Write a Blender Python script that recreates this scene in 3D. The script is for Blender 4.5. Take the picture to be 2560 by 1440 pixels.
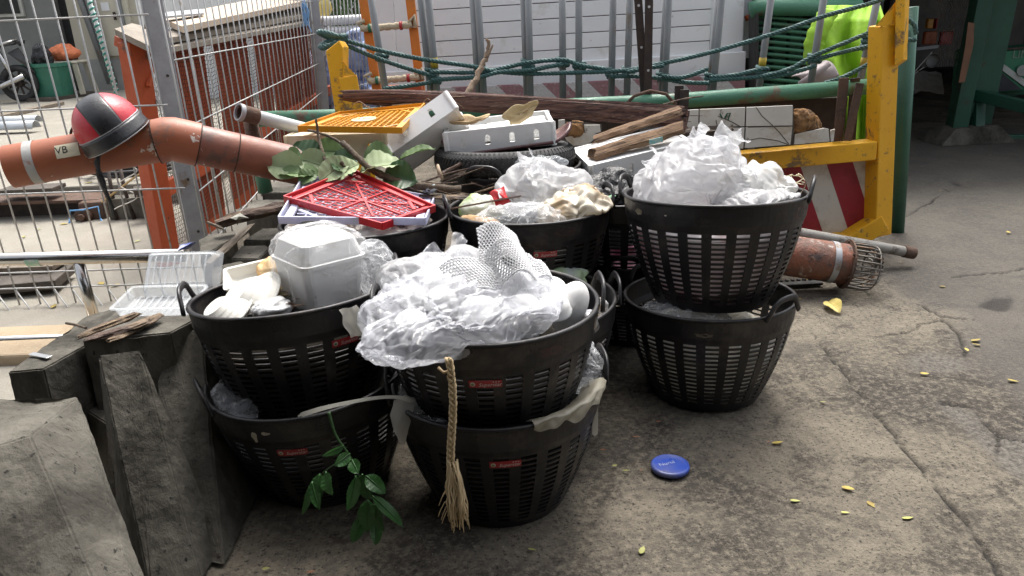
import bpy, bmesh, math, random
import numpy as np
from mathutils import Vector, Matrix

for _o in list(bpy.data.objects):
    bpy.data.objects.remove(_o)
random.seed(7)
RNG = np.random.default_rng(11)
SC = bpy.context.scene
COL = SC.collection
R_ = math.radians

# ------------------------------------------------------------------ camera
CAM_H, PITCH, ROLL, FPX = 1.35, 20.0, -2.4, 1920.0
CAM_M = Matrix.Rotation(R_(90 - PITCH), 3, 'X') @ Matrix.Rotation(R_(ROLL), 3, 'Z')
_cd = bpy.data.cameras.new('camera')
_cd.sensor_width = 36
_cd.lens = 36 * FPX / 2560
_cd.clip_end = 500
_cd.clip_start = 0.02
cam = bpy.data.objects.new('camera', _cd)
COL.objects.link(cam)
cam.matrix_world = Matrix.Translation((0, 0, CAM_H)) @ CAM_M.to_4x4()
SC.camera = cam

# ------------------------------------------------------------------ sky, sun, exposure
SUN_EL, SUN_AZ = 62, 12      # soft sun behind the truck, high
world = bpy.data.worlds.new('World')
SC.world = world
world.use_nodes = True
_nt = world.node_tree
_bg = _nt.nodes['Background']
_sk = _nt.nodes.new('ShaderNodeTexSky')
_sk.sky_type = 'NISHITA'
_sk.sun_disc = False
_sk.sun_elevation = R_(SUN_EL)
_sk.sun_rotation = R_(SUN_AZ)
_sk.air_density = 1.0
_sk.dust_density = 6.0
_sk.ozone_density = 0.6
_hs = _nt.nodes.new('ShaderNodeHueSaturation')
_hs.inputs['Saturation'].default_value = 0.35
_nt.links.new(_sk.outputs[0], _hs.inputs['Color'])
_nt.links.new(_hs.outputs[0], _bg.inputs['Color'])
_bg.inputs['Strength'].default_value = 0.15
_sl = bpy.data.lights.new('sun', 'SUN')
_sl.energy = 1.5
_sl.angle = R_(25)
_sl.color = (1, 0.96, 0.9)
sun = bpy.data.objects.new('sun', _sl)
COL.objects.link(sun)
_d = Vector((math.sin(R_(SUN_AZ)) * math.cos(R_(SUN_EL)), math.cos(R_(SUN_AZ)) * math.cos(R_(SUN_EL)), math.sin(R_(SUN_EL))))
sun.rotation_euler = _d.to_track_quat('Z', 'Y').to_euler()
sun.location = (0, 3, 12)
SC.view_settings.view_transform = 'Standard'
SC.view_settings.look = 'None'
SC.view_settings.exposure = 1.2
SC.view_settings.gamma = 1.0
SC.render.resolution_x = 1024
SC.render.resolution_y = 576
SC.render.engine = 'CYCLES'
SC.cycles.transparent_max_bounces = 10
SC.cycles.max_bounces = 6

# ------------------------------------------------------------------ photo pixel -> place
def ray(x, y):
    return CAM_M @ Vector(((x - 1280) / FPX, -(y - 720) / FPX, -1))

def at(x, y, z=0.0):            # where the pixel's ray meets the height z
    d = ray(x, y)
    return Vector((0, 0, CAM_H)) + d * ((z - CAM_H) / d.z)

def aty(x, y, Y):               # where the pixel's ray meets the depth Y
    d = ray(x, y)
    return Vector((0, 0, CAM_H)) + d * (Y / d.y)

# ------------------------------------------------------------------ helpers
def wloc(o):
    v = Vector((0, 0, 0))
    while o is not None:
        v += o.location
        o = o.parent
    return v

def tag(o, label=None, cat=None, group=None, kind=None):
    if label: o['label'] = label
    if cat: o['category'] = cat
    if group: o['group'] = group
    if kind: o['kind'] = kind
    return o

def thing(name, label, cat, loc=(0, 0, 0), group=None):
    o = bpy.data.objects.new(name, None)
    COL.objects.link(o)
    o.empty_display_size = 0.05
    o.location = loc
    return tag(o, label, cat, group)

def frame_of(p0, p1, up=(0, 0, 1)):
    z = (Vector(p1) - Vector(p0)).normalized()
    u = Vector(up)
    if abs(z.dot(u)) > 0.98: u = Vector((0, 1, 0))
    x = u.cross(z).normalized()
    return x, z.cross(x), z

class MB:
    def __init__(s):
        s.v = []; s.f = []
    def add(s, v, f):
        n = len(s.v)
        s.v += [tuple(p) for p in v]
        s.f += [tuple(i + n for i in q) for q in f]
        return s
    def box(s, c, d, rot=None):
        x, y, z = d[0] / 2, d[1] / 2, d[2] / 2
        vs = [Vector((a * x, b * y, e * z)) for e in (-1, 1) for b in (-1, 1) for a in (-1, 1)]
        if rot is not None: vs = [rot @ q for q in vs]
        c = Vector(c)
        return s.add([q + c for q in vs], [(0, 2, 3, 1), (4, 5, 7, 6), (0, 1, 5, 4), (2, 6, 7, 3), (0, 4, 6, 2), (1, 3, 7, 5)])
    def hexa(s, a, b):          # two loops of equal length joined into a solid
        n = len(a)
        return s.add(list(a) + list(b), [tuple(range(n - 1, -1, -1)), tuple(range(n, 2 * n))] +
                     [(i, (i + 1) % n, (i + 1) % n + n, i + n) for i in range(n)])
    def bar(s, p0, p1, w, h, up=(0, 0, 1), w1=None, h1=None):
        p0, p1 = Vector(p0), Vector(p1)
        x, y, z = frame_of(p0, p1, up)
        w1 = w1 or w; h1 = h1 or h
        f = lambda p, w, h: [p + x * (a * w / 2) + y * (b * h / 2) for a, b in ((-1, -1), (1, -1), (1, 1), (-1, 1))]
        return s.hexa(f(p0, w, h), f(p1, w1, h1))
    def tube(s, pts, r, n=8, cap=True, flat=1.0, up=(0, 0, 1)):
        pts = [Vector(p) for p in pts]
        m = len(pts)
        rr = r if hasattr(r, '__len__') else [r] * m
        vs = []; fs = []
        px = None
        for i, p in enumerate(pts):
            t = (pts[min(i + 1, m - 1)] - pts[max(i - 1, 0)]).normalized()
            if px is None:
                px = frame_of(Vector((0, 0, 0)), t, up)[0]
            px = (px - t * px.dot(t)).normalized()
            py = t.cross(px)
            for k in range(n):
                a = 2 * math.pi * k / n
                vs.append(p + px * (math.cos(a) * rr[i]) + py * (math.sin(a) * rr[i] * flat))
        for i in range(m - 1):
            for k in range(n):
                fs.append((i * n + k, i * n + (k + 1) % n, (i + 1) * n + (k + 1) % n, (i + 1) * n + k))
        if cap:
            fs.append(tuple(range(n - 1, -1, -1))); fs.append(tuple((m - 1) * n + k for k in range(n)))
        return s.add(vs, fs)
    def lathe(s, prof, n=24, M=None, closed=False):
        vs = []; fs = []
        for (r, z) in prof:
            for k in range(n):
                a = 2 * math.pi * k / n
                q = Vector((r * math.cos(a), r * math.sin(a), z))
                vs.append(M @ q if M is not None else q)
        m = len(prof)
        for i in range(m if closed else m - 1):
            j = (i + 1) % m
            for k in range(n):
                fs.append((i * n + k, i * n + (k + 1) % n, j * n + (k + 1) % n, j * n + k))
        return s.add(vs, fs)
    def sheet(s, fn, nu, nv, wrap=False):   # fn(u, v) -> point
        vs = [fn(i / nu, j / nv) for j in range(nv + 1) for i in range(nu + (0 if wrap else 1))]
        w = nu if wrap else nu + 1
        fs = [(j * w + i, j * w + (i + 1) % w, (j + 1) * w + (i + 1) % w, (j + 1) * w + i) for j in range(nv) for i in range(nu)]
        return s.add(vs, fs)
    def build(s, name, m, parent=None, smooth=False, bevel=0, solid=0, local=False, label=None, cat=None, group=None, kind=None, sub=0):
        V = np.array(s.v, dtype=np.float64)
        me = bpy.data.meshes.new(name)
        c = Vector((0, 0, 0))
        if not local:
            lo, hi = V.min(0), V.max(0)
            c = Vector(((lo[0] + hi[0]) / 2, (lo[1] + hi[1]) / 2, lo[2]))
        me.from_pydata([tuple(q) for q in (V - np.array(c))], [], s.f)
        me.materials.append(m)
        if smooth: me.polygons.foreach_set('use_smooth', [True] * len(me.polygons))
        o = bpy.data.objects.new(name, me)
        COL.objects.link(o)
        if parent is not None:
            o.parent = parent
            o.location = c if local else c - wloc(parent)
        else:
            o.location = c
        if solid:
            q = o.modifiers.new('solid', 'SOLIDIFY'); q.thickness = solid; q.offset = 0
        if bevel:
            q = o.modifiers.new('bevel', 'BEVEL'); q.width = bevel; q.segments = 2; q.limit_method = 'ANGLE'; q.angle_limit = R_(35)
            q.harden_normals = False
        if sub:
            q = o.modifiers.new('sub', 'SUBSURF'); q.levels = sub; q.render_levels = sub
        return tag(o, label, cat, group, kind)

def copy_tree(o, parent=None):
    c = o.copy()
    COL.objects.link(c)
    c.parent = parent
    for ch in list(o.children):
        copy_tree(ch, c)
    return c

def hull(pts, name, m, parent=None, cuts=3, rough=0.008, seed=0, bevel=0.0, freq=13.0, **kw):
    """rough solid from corner points: convex hull, bevelled, subdivided and chipped by noise"""
    bm = bmesh.new()
    for p in pts: bm.verts.new(p)
    r = bmesh.ops.convex_hull(bm, input=bm.verts)
    bmesh.ops.delete(bm, geom=[g for g in r['geom_interior'] if isinstance(g, bmesh.types.BMVert)], context='VERTS')
    bmesh.ops.dissolve_limit(bm, angle_limit=R_(4), verts=bm.verts, edges=bm.edges)
    if bevel:
        bmesh.ops.bevel(bm, geom=list(bm.edges), offset=bevel, segments=2, affect='EDGES', clamp_overlap=True)
    bmesh.ops.triangulate(bm, faces=bm.faces)
    for _ in range(cuts):
        es = [e for e in bm.edges if e.calc_length() > 0.022]
        if not es: break
        bmesh.ops.subdivide_edges(bm, edges=es, cuts=1)
        bmesh.ops.triangulate(bm, faces=bm.faces)
    bm.normal_update()
    ns = [v.normal.copy() for v in bm.verts]
    from mathutils import noise as N
    for v, n in zip(bm.verts, ns):
        q = v.co * freq + Vector((seed * 3.1, seed * 1.7, 0))
        a = N.fractal(q, 0.9, 2.1, 4)
        b = N.noise(v.co * freq * 4 + Vector((seed, 0, 5)))
        chip = max(0.0, N.noise(v.co * 7 + Vector((seed, 2, 1))) - 0.25)
        v.co += n * (rough * (a * 0.16 + 0.18 * b) - rough * 1.8 * max(0.0, chip - 0.08))
    mb = MB()
    bm.verts.index_update()
    mb.v = [tuple(v.co) for v in bm.verts]
    mb.f = [tuple(v.index for v in f.verts) for f in bm.faces]
    bm.free()
    return mb.build(name, m, parent, smooth=kw.pop('smooth', False), **kw)

# ---------------------------------------------------------------- crumple fields (numpy)
def tri(x):
    return np.abs((x % 1.0) - 0.5) * 2

def creases(P, rng, freq, n=6, warp=0.25):
    P = np.asarray(P)
    W = P.copy()
    for k in range(3):
        W[:, k] += warp / freq * np.sin(freq * 2.2 * P[:, (k + 1) % 3] + rng.uniform(0, 6)) + warp / freq * 0.6 * np.sin(freq * 3.9 * P[:, (k + 2) % 3] + rng.uniform(0, 6))
    d = np.zeros(len(P))
    for i in range(n):
        u = rng.normal(size=3); u /= np.linalg.norm(u)
        f = freq * rng.uniform(0.6, 1.9)
        d += (tri(W @ u * f + rng.uniform(0, 1)) - 0.5) * freq / f
    return d / n ** 0.5

def blob(c, rad, seed, lumps=(), nu=110, nv=70, crum=0.02, freq=6, rot=None, floor=None, pinch=None, twist=0.0):
    """closed crumpled bag: ellipsoid + lumps + sharp creases; returns MB"""
    rng = np.random.default_rng(seed)
    u = np.linspace(0, 2 * np.pi, nu, endpoint=False)
    v = np.linspace(-np.pi / 2 + 0.02, np.pi / 2 - 0.02, nv)
    U, Vv = np.meshgrid(u, v)
    D = np.stack([np.cos(Vv) * np.cos(U), np.cos(Vv) * np.sin(U), np.sin(Vv)], -1).reshape(-1, 3)
    rad = np.array(rad)
    r = np.ones(len(D))
    for (l, a, k) in lumps:
        l = np.array(l, float); l /= np.linalg.norm(l)
        r += a * np.exp(k * (D @ l - 1))
    P = D * r[:, None] * rad
    q = creases(P, rng, freq, 7) * crum + creases(P, rng, freq * 2.7, 5) * crum * 0.4
    P = P + D * q[:, None]
    if rot is not None:
        P = P @ np.array(rot.to_3x3()).T
    P = P + np.array(c)
    if floor is not None:
        P[:, 2] = np.maximum(P[:, 2], floor + 0.004 * (1 + creases(P, rng, 12, 3)))
    if pinch is not None:
        P = pinch(P)
    mb = MB()
    mb.v = [tuple(p) for p in P]
    mb.f = [(j * nu + i, j * nu + (i + 1) % nu, (j + 1) * nu + (i + 1) % nu, (j + 1) * nu + i) for j in range(nv - 1) for i in range(nu)]
    mb.f += [tuple(range(nu - 1, -1, -1)), tuple((nv - 1) * nu + i for i in range(nu))]
    return mb


def pbd(P, ex, steps, collide, wrap=True, g=0.0006, bend=0.25, seed=0, dmax=0.03, sub=3, amp=0.006, b4=0.4):
    """crumple a sheet: edges are longer than the shape can hold, so the film buckles into folds"""
    rng = np.random.default_rng(seed)
    P = P.astype(np.float64).copy(); ny, nx, _ = P.shape
    A = []
    def reg(a, b, e, k, oneway=False):
        L = np.linalg.norm(P[b] - P[a], axis=-1)
        A.append((a, b, L * e + 1e-6, k, oneway))
    sl = np.s_
    N = np.zeros((ny, nx)); 
    u = np.linspace(0, 2 * np.pi, nx, endpoint=False)[None, :]; v = np.linspace(0, 3, ny)[:, None]
    for k in range(6): N += np.sin(u * rng.integers(1, 5) + v * rng.uniform(-4, 4) + rng.uniform(0, 6))
    E = ex + 0.35 * (ex - 1) * N / 2.5
    idx = np.arange(nx); jdx = np.arange(ny)
    def pair(dj, di, k, f=1.0, oneway=False):
        if di:
            for off in range(2 * abs(di)):
                if off % abs(di) and abs(di) > 1: pass
        groups = 2 * max(abs(di), 1) if di else 2 * dj
        for off in range(groups):
            if di:
                I = [i for i in range(nx) if (i // abs(di)) % 2 == off // abs(di) and i % abs(di) == off % abs(di)]
                I = [i for i in I if wrap or i + di < nx]
                I = [i for i in I if (i + di) % nx not in set(I)]
                J = list(range(ny - dj))
                if not I or not J: continue
                if dj:
                    for jo in (0, 1):
                        Jj = [j for j in J if (j // dj) % 2 == jo]
                        a = np.ix_(Jj, I); b = np.ix_([j + dj for j in Jj], [(i + di) % nx for i in I])
                        reg(a, b, E[a] * f, k, oneway)
                else:
                    a = np.ix_(J, I); b = np.ix_(J, [(i + di) % nx for i in I])
                    reg(a, b, E[a] * f, k, oneway)
            else:
                J = [j for j in range(ny - dj) if (j // dj) % 2 == off // dj and j % dj == off % dj]
                if not J: continue
                a = np.ix_(J, range(nx)); b = np.ix_([j + dj for j in J], range(nx))
                reg(a, b, E[a] * f, k, oneway)
    pair(0, 1, 1.0); pair(1, 0, 1.0); pair(1, 1, 0.8)
    pair(0, 2, bend, 0.94, True); pair(2, 0, bend, 0.94, True)
    if b4: pair(0, 4, bend * b4, 0.84, True); pair(4, 0, bend * b4, 0.84, True)
    P0 = P.copy(); dm = dmax * (1 + 0.3 * N / 2.5)
    P += rng.normal(size=P.shape) * 0.0012
    for k in range(5):
        w = rng.normal(size=3) * 28
        P += (np.sin(P @ w + rng.uniform(0, 6))[..., None]) * rng.normal(size=3) * amp
    old = P.copy()
    for s in range(steps):
        vel = (P - old) * 0.86; old = P.copy()
        P = P + vel; P[..., 2] -= g
        for q in range(sub):
            for a, b, L, k, ow in A:
                d = P[b] - P[a]; l = np.sqrt((d * d).sum(-1)) + 1e-9
                c = (l - L) / l * 0.5 * k
                if ow: c = np.minimum(c, 0)
                c = c[..., None] * d
                P[a] += c; P[b] -= c
            d = P - P0; l = np.sqrt((d * d).sum(-1)) + 1e-9
            P = P0 + d * np.where(l > dm, dm / l, 1.0)[..., None]
            P = collide(P)
    return P

def grid_mb(P, wrap=True, caps=True):
    ny, nx, _ = P.shape; m = MB()
    m.v = [tuple(p) for p in P.reshape(-1, 3)]
    w = nx if wrap else nx - 1
    m.f = [(j * nx + i, j * nx + (i + 1) % nx, (j + 1) * nx + (i + 1) % nx, (j + 1) * nx + i) for j in range(ny - 1) for i in range(w)]
    if wrap and caps: m.f += [tuple(range(nx - 1, -1, -1)), tuple((ny - 1) * nx + i for i in range(nx))]
    return m

def bag_shape(c, rad, lumps=(), nu=96, nv=60, rot=None, e=1.0):
    u = np.linspace(0, 2 * np.pi, nu, endpoint=False); v = np.linspace(-np.pi / 2 + 0.05, np.pi / 2 - 0.05, nv)
    U, Vv = np.meshgrid(u, v)
    sg = lambda x: np.sign(x) * np.abs(x) ** e
    D = np.stack([sg(np.cos(Vv)) * sg(np.cos(U)), sg(np.sin(Vv)), sg(np.cos(Vv)) * sg(np.sin(U))], -1)
    r = np.ones(U.shape); Dn = D / np.linalg.norm(D, axis=-1, keepdims=True)
    for (l, a, k) in lumps:
        l = np.array(l, float); l /= np.linalg.norm(l); r += a * np.exp(k * (Dn @ l - 1))
    P = D * r[..., None] * np.array(rad)
    if rot is not None: P = P @ np.array(rot.to_3x3()).T
    return P + np.array(c)

# ---------------------------------------------------------------- materials
def nodes(name):
    m = bpy.data.materials.new(name)
    m.use_nodes = True
    nt = m.node_tree
    return m, nt, nt.nodes['Principled BSDF'], nt.nodes['Material Output']

def noise_fac(nt, scale, lo, hi, detail=6, rough=0.6, vec=None, dist=0.0):
    n = nt.nodes.new('ShaderNodeTexNoise')
    n.inputs['Scale'].default_value = scale
    n.inputs['Detail'].default_value = detail
    n.inputs['Roughness'].default_value = rough
    n.inputs['Distortion'].default_value = dist
    if vec is not None: nt.links.new(vec, n.inputs['Vector'])
    r = nt.nodes.new('ShaderNodeMapRange')
    r.inputs[1].default_value = lo; r.inputs[2].default_value = hi
    nt.links.new(n.outputs[0], r.inputs[0])
    return r.outputs[0], n

def mixc(nt, fac, a, b, mode='MIX'):
    x = nt.nodes.new('ShaderNodeMix')
    x.data_type = 'RGBA'; x.blend_type = mode
    for s, val in ((0, fac), (6, a), (7, b)):
        if hasattr(val, 'links'): nt.links.new(val, x.inputs[s])
        elif s == 0: x.inputs[0].default_value = val
        else: x.inputs[s].default_value = (*val, 1)
    return x.outputs[2]

def objvec(nt, sc=(1, 1, 1), rnd=True):
    tc = nt.nodes.new('ShaderNodeTexCoord')
    mp = nt.nodes.new('ShaderNodeMapping')
    mp.inputs['Scale'].default_value = sc
    nt.links.new(tc.outputs['Object'], mp.inputs[0])
    if rnd:
        oi = nt.nodes.new('ShaderNodeObjectInfo')
        cx = nt.nodes.new('ShaderNodeCombineXYZ')
        mm = nt.nodes.new('ShaderNodeMath'); mm.operation = 'MULTIPLY'; mm.inputs[1].default_value = 37.0
        nt.links.new(oi.outputs['Random'], mm.inputs[0])
        for k in range(3): nt.links.new(mm.outputs[0], cx.inputs[k])
        nt.links.new(cx.outputs[0], mp.inputs['Location'])
    return mp.outputs[0]

_MC = {}
def pm(name, c1, c2=None, scale=6.0, rough=0.7, metal=0.0, bump=0.15, bscale=60.0, c3=None, s3=4.0, t3=0.62, w3=0.04,
       c4=None, s4=20.0, t4=0.66, stretch=(1, 1, 1), spec=0.5, bdist=0.01, transl=0.0, rv=0.12, coat=0.0, emit=None, hv=0.0):
    if name in _MC: return _MC[name]
    m, nt, b, out = nodes(name)
    vec = objvec(nt, stretch)
    c2 = c2 or tuple(x * 0.7 for x in c1)
    f, _ = noise_fac(nt, scale, 0.32, 0.68, 7, 0.65, vec)
    col = mixc(nt, f, c1, c2)
    t3 = 0.5 + (t3 - 0.5) * 0.62; t4 = 0.5 + (t4 - 0.5) * 0.68
    if c3:
        g, _ = noise_fac(nt, s3, t3 - w3, t3 + w3, 8, 0.7, vec, 0.3)
        col = mixc(nt, g, col, c3)
    if c4:
        g2, _ = noise_fac(nt, s4, t4 - 0.03, t4 + 0.03, 5, 0.7, vec)
        col = mixc(nt, g2, col, c4)
    if hv:
        oi = nt.nodes.new('ShaderNodeObjectInfo')
        hs = nt.nodes.new('ShaderNodeHueSaturation')
        mr = nt.nodes.new('ShaderNodeMapRange')
        mr.inputs[3].default_value = 1 - hv; mr.inputs[4].default_value = 1 + hv
        nt.links.new(oi.outputs['Random'], mr.inputs[0])
        nt.links.new(mr.outputs[0], hs.inputs['Value'])
        nt.links.new(col, hs.inputs['Color'])
        col = hs.outputs[0]
    nt.links.new(col, b.inputs['Base Color'])
    b.inputs['Metallic'].default_value = metal
    b.inputs['Specular IOR Level'].default_value = spec
    b.inputs['Coat Weight'].default_value = coat
    rf, _ = noise_fac(nt, scale * 2.3, 0.3, 0.7, 5, 0.6, vec)
    mr = nt.nodes.new('ShaderNodeMapRange')
    mr.inputs[3].default_value = max(0.03, rough - rv); mr.inputs[4].default_value = min(1, rough + rv)
    nt.links.new(rf, mr.inputs[0])
    nt.links.new(mr.outputs[0], b.inputs['Roughness'])
    if bump:
        h, n = noise_fac(nt, bscale, 0.2, 0.8, 6, 0.65, vec)
        bp = nt.nodes.new('ShaderNodeBump')
        bp.inputs['Strength'].default_value = bump
        bp.inputs['Distance'].default_value = bdist
        nt.links.new(h, bp.inputs['Height'])
        nt.links.new(bp.outputs[0], b.inputs['Normal'])
    if transl:
        t = nt.nodes.new('ShaderNodeBsdfTranslucent')
        nt.links.new(col, t.inputs[0])
        mx = nt.nodes.new('ShaderNodeMixShader')
        mx.inputs[0].default_value = transl
        nt.links.new(b.outputs[0], mx.inputs[1]); nt.links.new(t.outputs[0], mx.inputs[2])
        nt.links.new(mx.outputs[0], out.inputs[0])
    _MC[name] = m
    return m

def film(name, col=(0.85, 0.87, 0.9), clear=0.55, rough=0.16, transl=0.35, bscale=0, bump=0, stain=None, var=0, spec=0.5, facet=0, fk=1.0):
    """thin plastic sheet: a milky share, a gloss and, where it is clear, a see-through share"""
    if name in _MC: return _MC[name]
    m, nt, b, out = nodes(name)
    t = nt.nodes.new('ShaderNodeBsdfTranslucent')
    if stain:
        g, _ = noise_fac(nt, 5, 0.5, 0.62, 3, 0.6, objvec(nt))
        c = mixc(nt, g, col, stain)
        nt.links.new(c, b.inputs['Base Color']); nt.links.new(c, t.inputs[0])
    else:
        b.inputs['Base Color'].default_value = (*col, 1); t.inputs[0].default_value = (*col, 1)
    b.inputs['Roughness'].default_value = rough
    b.inputs['Specular IOR Level'].default_value = spec
    if facet:
        vec = objvec(nt)
        nz = nt.nodes.new('ShaderNodeTexNoise'); nz.inputs['Scale'].default_value = 9; nz.inputs['Detail'].default_value = 1
        nt.links.new(vec, nz.inputs['Vector'])
        wv = nt.nodes.new('ShaderNodeVectorMath'); wv.operation = 'MULTIPLY_ADD'; wv.inputs[1].default_value = (.06, .06, .06)
        nt.links.new(nz.outputs[1], wv.inputs[0]); nt.links.new(vec, wv.inputs[2])
        geo = nt.nodes.new('ShaderNodeNewGeometry'); last = geo.outputs['Normal']
        for sc, k in ((facet, 0.55), (facet * 2.6, 0.45)):
            vo = nt.nodes.new('ShaderNodeTexVoronoi'); vo.inputs['Scale'].default_value = sc
            nt.links.new(wv.outputs[0], vo.inputs['Vector'])
            sb = nt.nodes.new('ShaderNodeVectorMath'); sb.operation = 'SUBTRACT'; sb.inputs[1].default_value = (.5, .5, .5)
            nt.links.new(vo.outputs['Color'], sb.inputs[0])
            ma = nt.nodes.new('ShaderNodeVectorMath'); ma.operation = 'MULTIPLY_ADD'; ma.inputs[1].default_value = (k * fk,) * 3
            nt.links.new(sb.outputs[0], ma.inputs[0]); nt.links.new(last, ma.inputs[2]); last = ma.outputs[0]
        no = nt.nodes.new('ShaderNodeVectorMath'); no.operation = 'NORMALIZE'
        nt.links.new(last, no.inputs[0]); nt.links.new(no.outputs[0], b.inputs['Normal'])
    m1 = nt.nodes.new('ShaderNodeMixShader'); m1.inputs[0].default_value = transl
    nt.links.new(b.outputs[0], m1.inputs[1]); nt.links.new(t.outputs[0], m1.inputs[2])
    last = m1
    if clear > 0.01:
        tr = nt.nodes.new('ShaderNodeBsdfTransparent')
        m2 = nt.nodes.new('ShaderNodeMixShader'); m2.inputs[0].default_value = clear
        nt.links.new(m1.outputs[0], m2.inputs[1]); nt.links.new(tr.outputs[0], m2.inputs[2])
        last = m2
    nt.links.new(last.outputs[0], out.inputs[0])
    _MC[name] = m
    return m

# shared materials
M_BLACK = pm('black_plastic', (0.009, 0.009, 0.011), (0.014, 0.013, 0.014), 5, 0.42, bump=0.12, bscale=45, c3=(0.055, 0.048, 0.042), s3=5.5, t3=0.66, w3=0.08, c4=(0.09, 0.08, 0.07), s4=60, t4=0.80, rv=0.18, spec=0.4)
M_CONC = pm('weathered_concrete', (0.165, 0.154, 0.131), (0.096, 0.09, 0.076), 7, 0.92, bump=0.4, bscale=110, c3=(0.045, 0.042, 0.035), s3=3.4, t3=0.54, w3=0.10, c4=(0.025, 0.024, 0.022), s4=55, t4=0.70, bdist=0.007, stretch=(1, 1, .55), spec=0.2, rv=0.05, hv=0.05)
M_GALV = pm('galvanised_steel', (0.36, 0.37, 0.39), (0.28, 0.285, 0.30), 14, 0.55, 0.25, bump=0.06, c3=(0.20, 0.14, 0.09), s3=7, t3=0.72)
M_GALVDK = pm('dull_galvanised_tube', (0.25, 0.26, 0.265), (0.16, 0.17, 0.175), 9, 0.55, 0.3, bump=0.06, stretch=(1, 1, .25), c3=(0.16, 0.12, 0.08), s3=8, t3=0.7)
M_STEEL = pm('stainless_steel', (0.55, 0.54, 0.52), (0.47, 0.46, 0.44), 10, 0.22, 1.0, bump=0.02, rv=0.06)
M_YEL = pm('yellow_painted_steel', (0.78, 0.41, 0.015), (0.70, 0.35, 0.012), 4, 0.48, bump=0.15, bscale=30, c3=(0.20, 0.12, 0.05), s3=7, t3=0.66, w3=0.03, c4=(0.28, 0.18, 0.07), s4=24, t4=0.70)
M_ORANGE = pm('orange_red_paint', (0.46, 0.085, 0.022), (0.38, 0.062, 0.018), 6, 0.6, bump=0.12, c3=(0.12, 0.05, 0.03), s3=7, t3=0.70)
M_GREEN = pm('green_painted_steel', (0.065, 0.21, 0.13), (0.05, 0.165, 0.10), 5, 0.45, bump=0.25, bscale=45, c3=(0.12, 0.07, 0.045), s3=5, t3=0.69)
M_DKGREEN = pm('dark_green_paint', (0.018, 0.085, 0.052), (0.013, 0.065, 0.04), 5, 0.5, bump=0.12, c3=(0.05, 0.04, 0.03), s3=6, t3=0.72)
M_RUST = pm('rusty_steel', (0.13, 0.075, 0.05), (0.07, 0.045, 0.034), 9, 0.85, 0.1, bump=0.5, bscale=50)
M_DKSTEEL = pm('dark_rusty_steel', (0.035, 0.03, 0.028), (0.06, 0.042, 0.034), 9, 0.7, 0.3, bump=0.3, bscale=50)
M_FOAM = pm('white_foam', (0.80, 0.80, 0.79), (0.72, 0.72, 0.71), 7, 0.65, bump=0.12, bscale=160, c3=(0.5, 0.47, 0.40), s3=4, t3=0.72, w3=0.06, transl=0.12, bdist=0.004)
M_FOAMY = pm('aged_cream_foam', (0.74, 0.70, 0.55), (0.66, 0.60, 0.42), 4, 0.7, bump=0.12, bscale=150, c3=(0.48, 0.44, 0.30), s3=3, t3=0.68, w3=0.08, transl=0.1, bdist=0.004)
M_WOOD = pm('grey_weathered_wood', (0.25, 0.21, 0.16), (0.13, 0.105, 0.08), 9, 0.85, bump=0.5, bscale=30, stretch=(1.5, 1.5, 1.5))
M_BARK = pm('dark_wet_bark', (0.11, 0.07, 0.05), (0.05, 0.032, 0.026), 9, 0.8, bump=0.8, bscale=26, c3=(0.22, 0.16, 0.11), s3=9, t3=0.62)
M_TWIG = pm('brown_twig', (0.12, 0.085, 0.055), (0.06, 0.045, 0.032), 20, 0.85, bump=0.6, bscale=70)
M_ROPE = pm('teal_nylon_rope', (0.05, 0.125, 0.12), (0.03, 0.08, 0.08), 40, 0.6, bump=0.3, bscale=160)
M_RUBBER = pm('black_rubber', (0.022, 0.022, 0.023), (0.035, 0.034, 0.033), 8, 0.75, bump=0.2)
M_WHITEP = pm('white_paint', (0.72, 0.73, 0.74), (0.66, 0.67, 0.68), 3, 0.5, bump=0.05, c3=(0.5, 0.48, 0.45), s3=4, t3=0.72)
M_BAG = film('clear_plastic_bag', (0.90, 0.92, 0.95), 0.72, 0.12, 0.4, spec=1.0, facet=24)
M_BAGW = film('milky_plastic_bag', (0.70, 0.70, 0.71), 0.24, 0.26, 0.5, spec=0.7, facet=15, fk=1.0)
M_BAGD = film('dusty_plastic_bag', (0.62, 0.60, 0.53), 0.3, 0.32, 0.45, 18, 0.25)
M_CLEAR = film('clear_hard_plastic', (0.86, 0.90, 0.93), 0.74, 0.06, 0.2, 9, 0.15, var=0.06)
M_STRAW = pm('raffia_straw', (0.70, 0.56, 0.34), (0.56, 0.43, 0.25), 30, 0.7, bump=0.3, bscale=120, stretch=(1, 1, .2), transl=0.15)
# ================================================================== THE SETTING
def mesh_np(name, V, F, m, attrs=None, smooth=True):
    me = bpy.data.meshes.new(name)
    me.from_pydata(V.tolist(), [], F.tolist())
    me.materials.append(m)
    if smooth: me.polygons.foreach_set('use_smooth', np.ones(len(me.polygons), bool))
    for k, a in (attrs or {}).items():
        t = me.attributes.new(k, 'FLOAT', 'POINT'); t.data.foreach_set('value', a.astype(np.float32))
    o = bpy.data.objects.new(name, me); COL.objects.link(o)
    return o

def seg_dist(X, Y, pts):
    d = np.full(X.shape, 9.0)
    for (ax, ay), (bx, by) in zip(pts[:-1], pts[1:]):
        L = (bx - ax) ** 2 + (by - ay) ** 2 + 1e-12
        t = np.clip(((X - ax) * (bx - ax) + (Y - ay) * (by - ay)) / L, 0, 1)
        d = np.minimum(d, np.hypot(X - ax - t * (bx - ax), Y - ay - t * (by - ay)))
    return d

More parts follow.
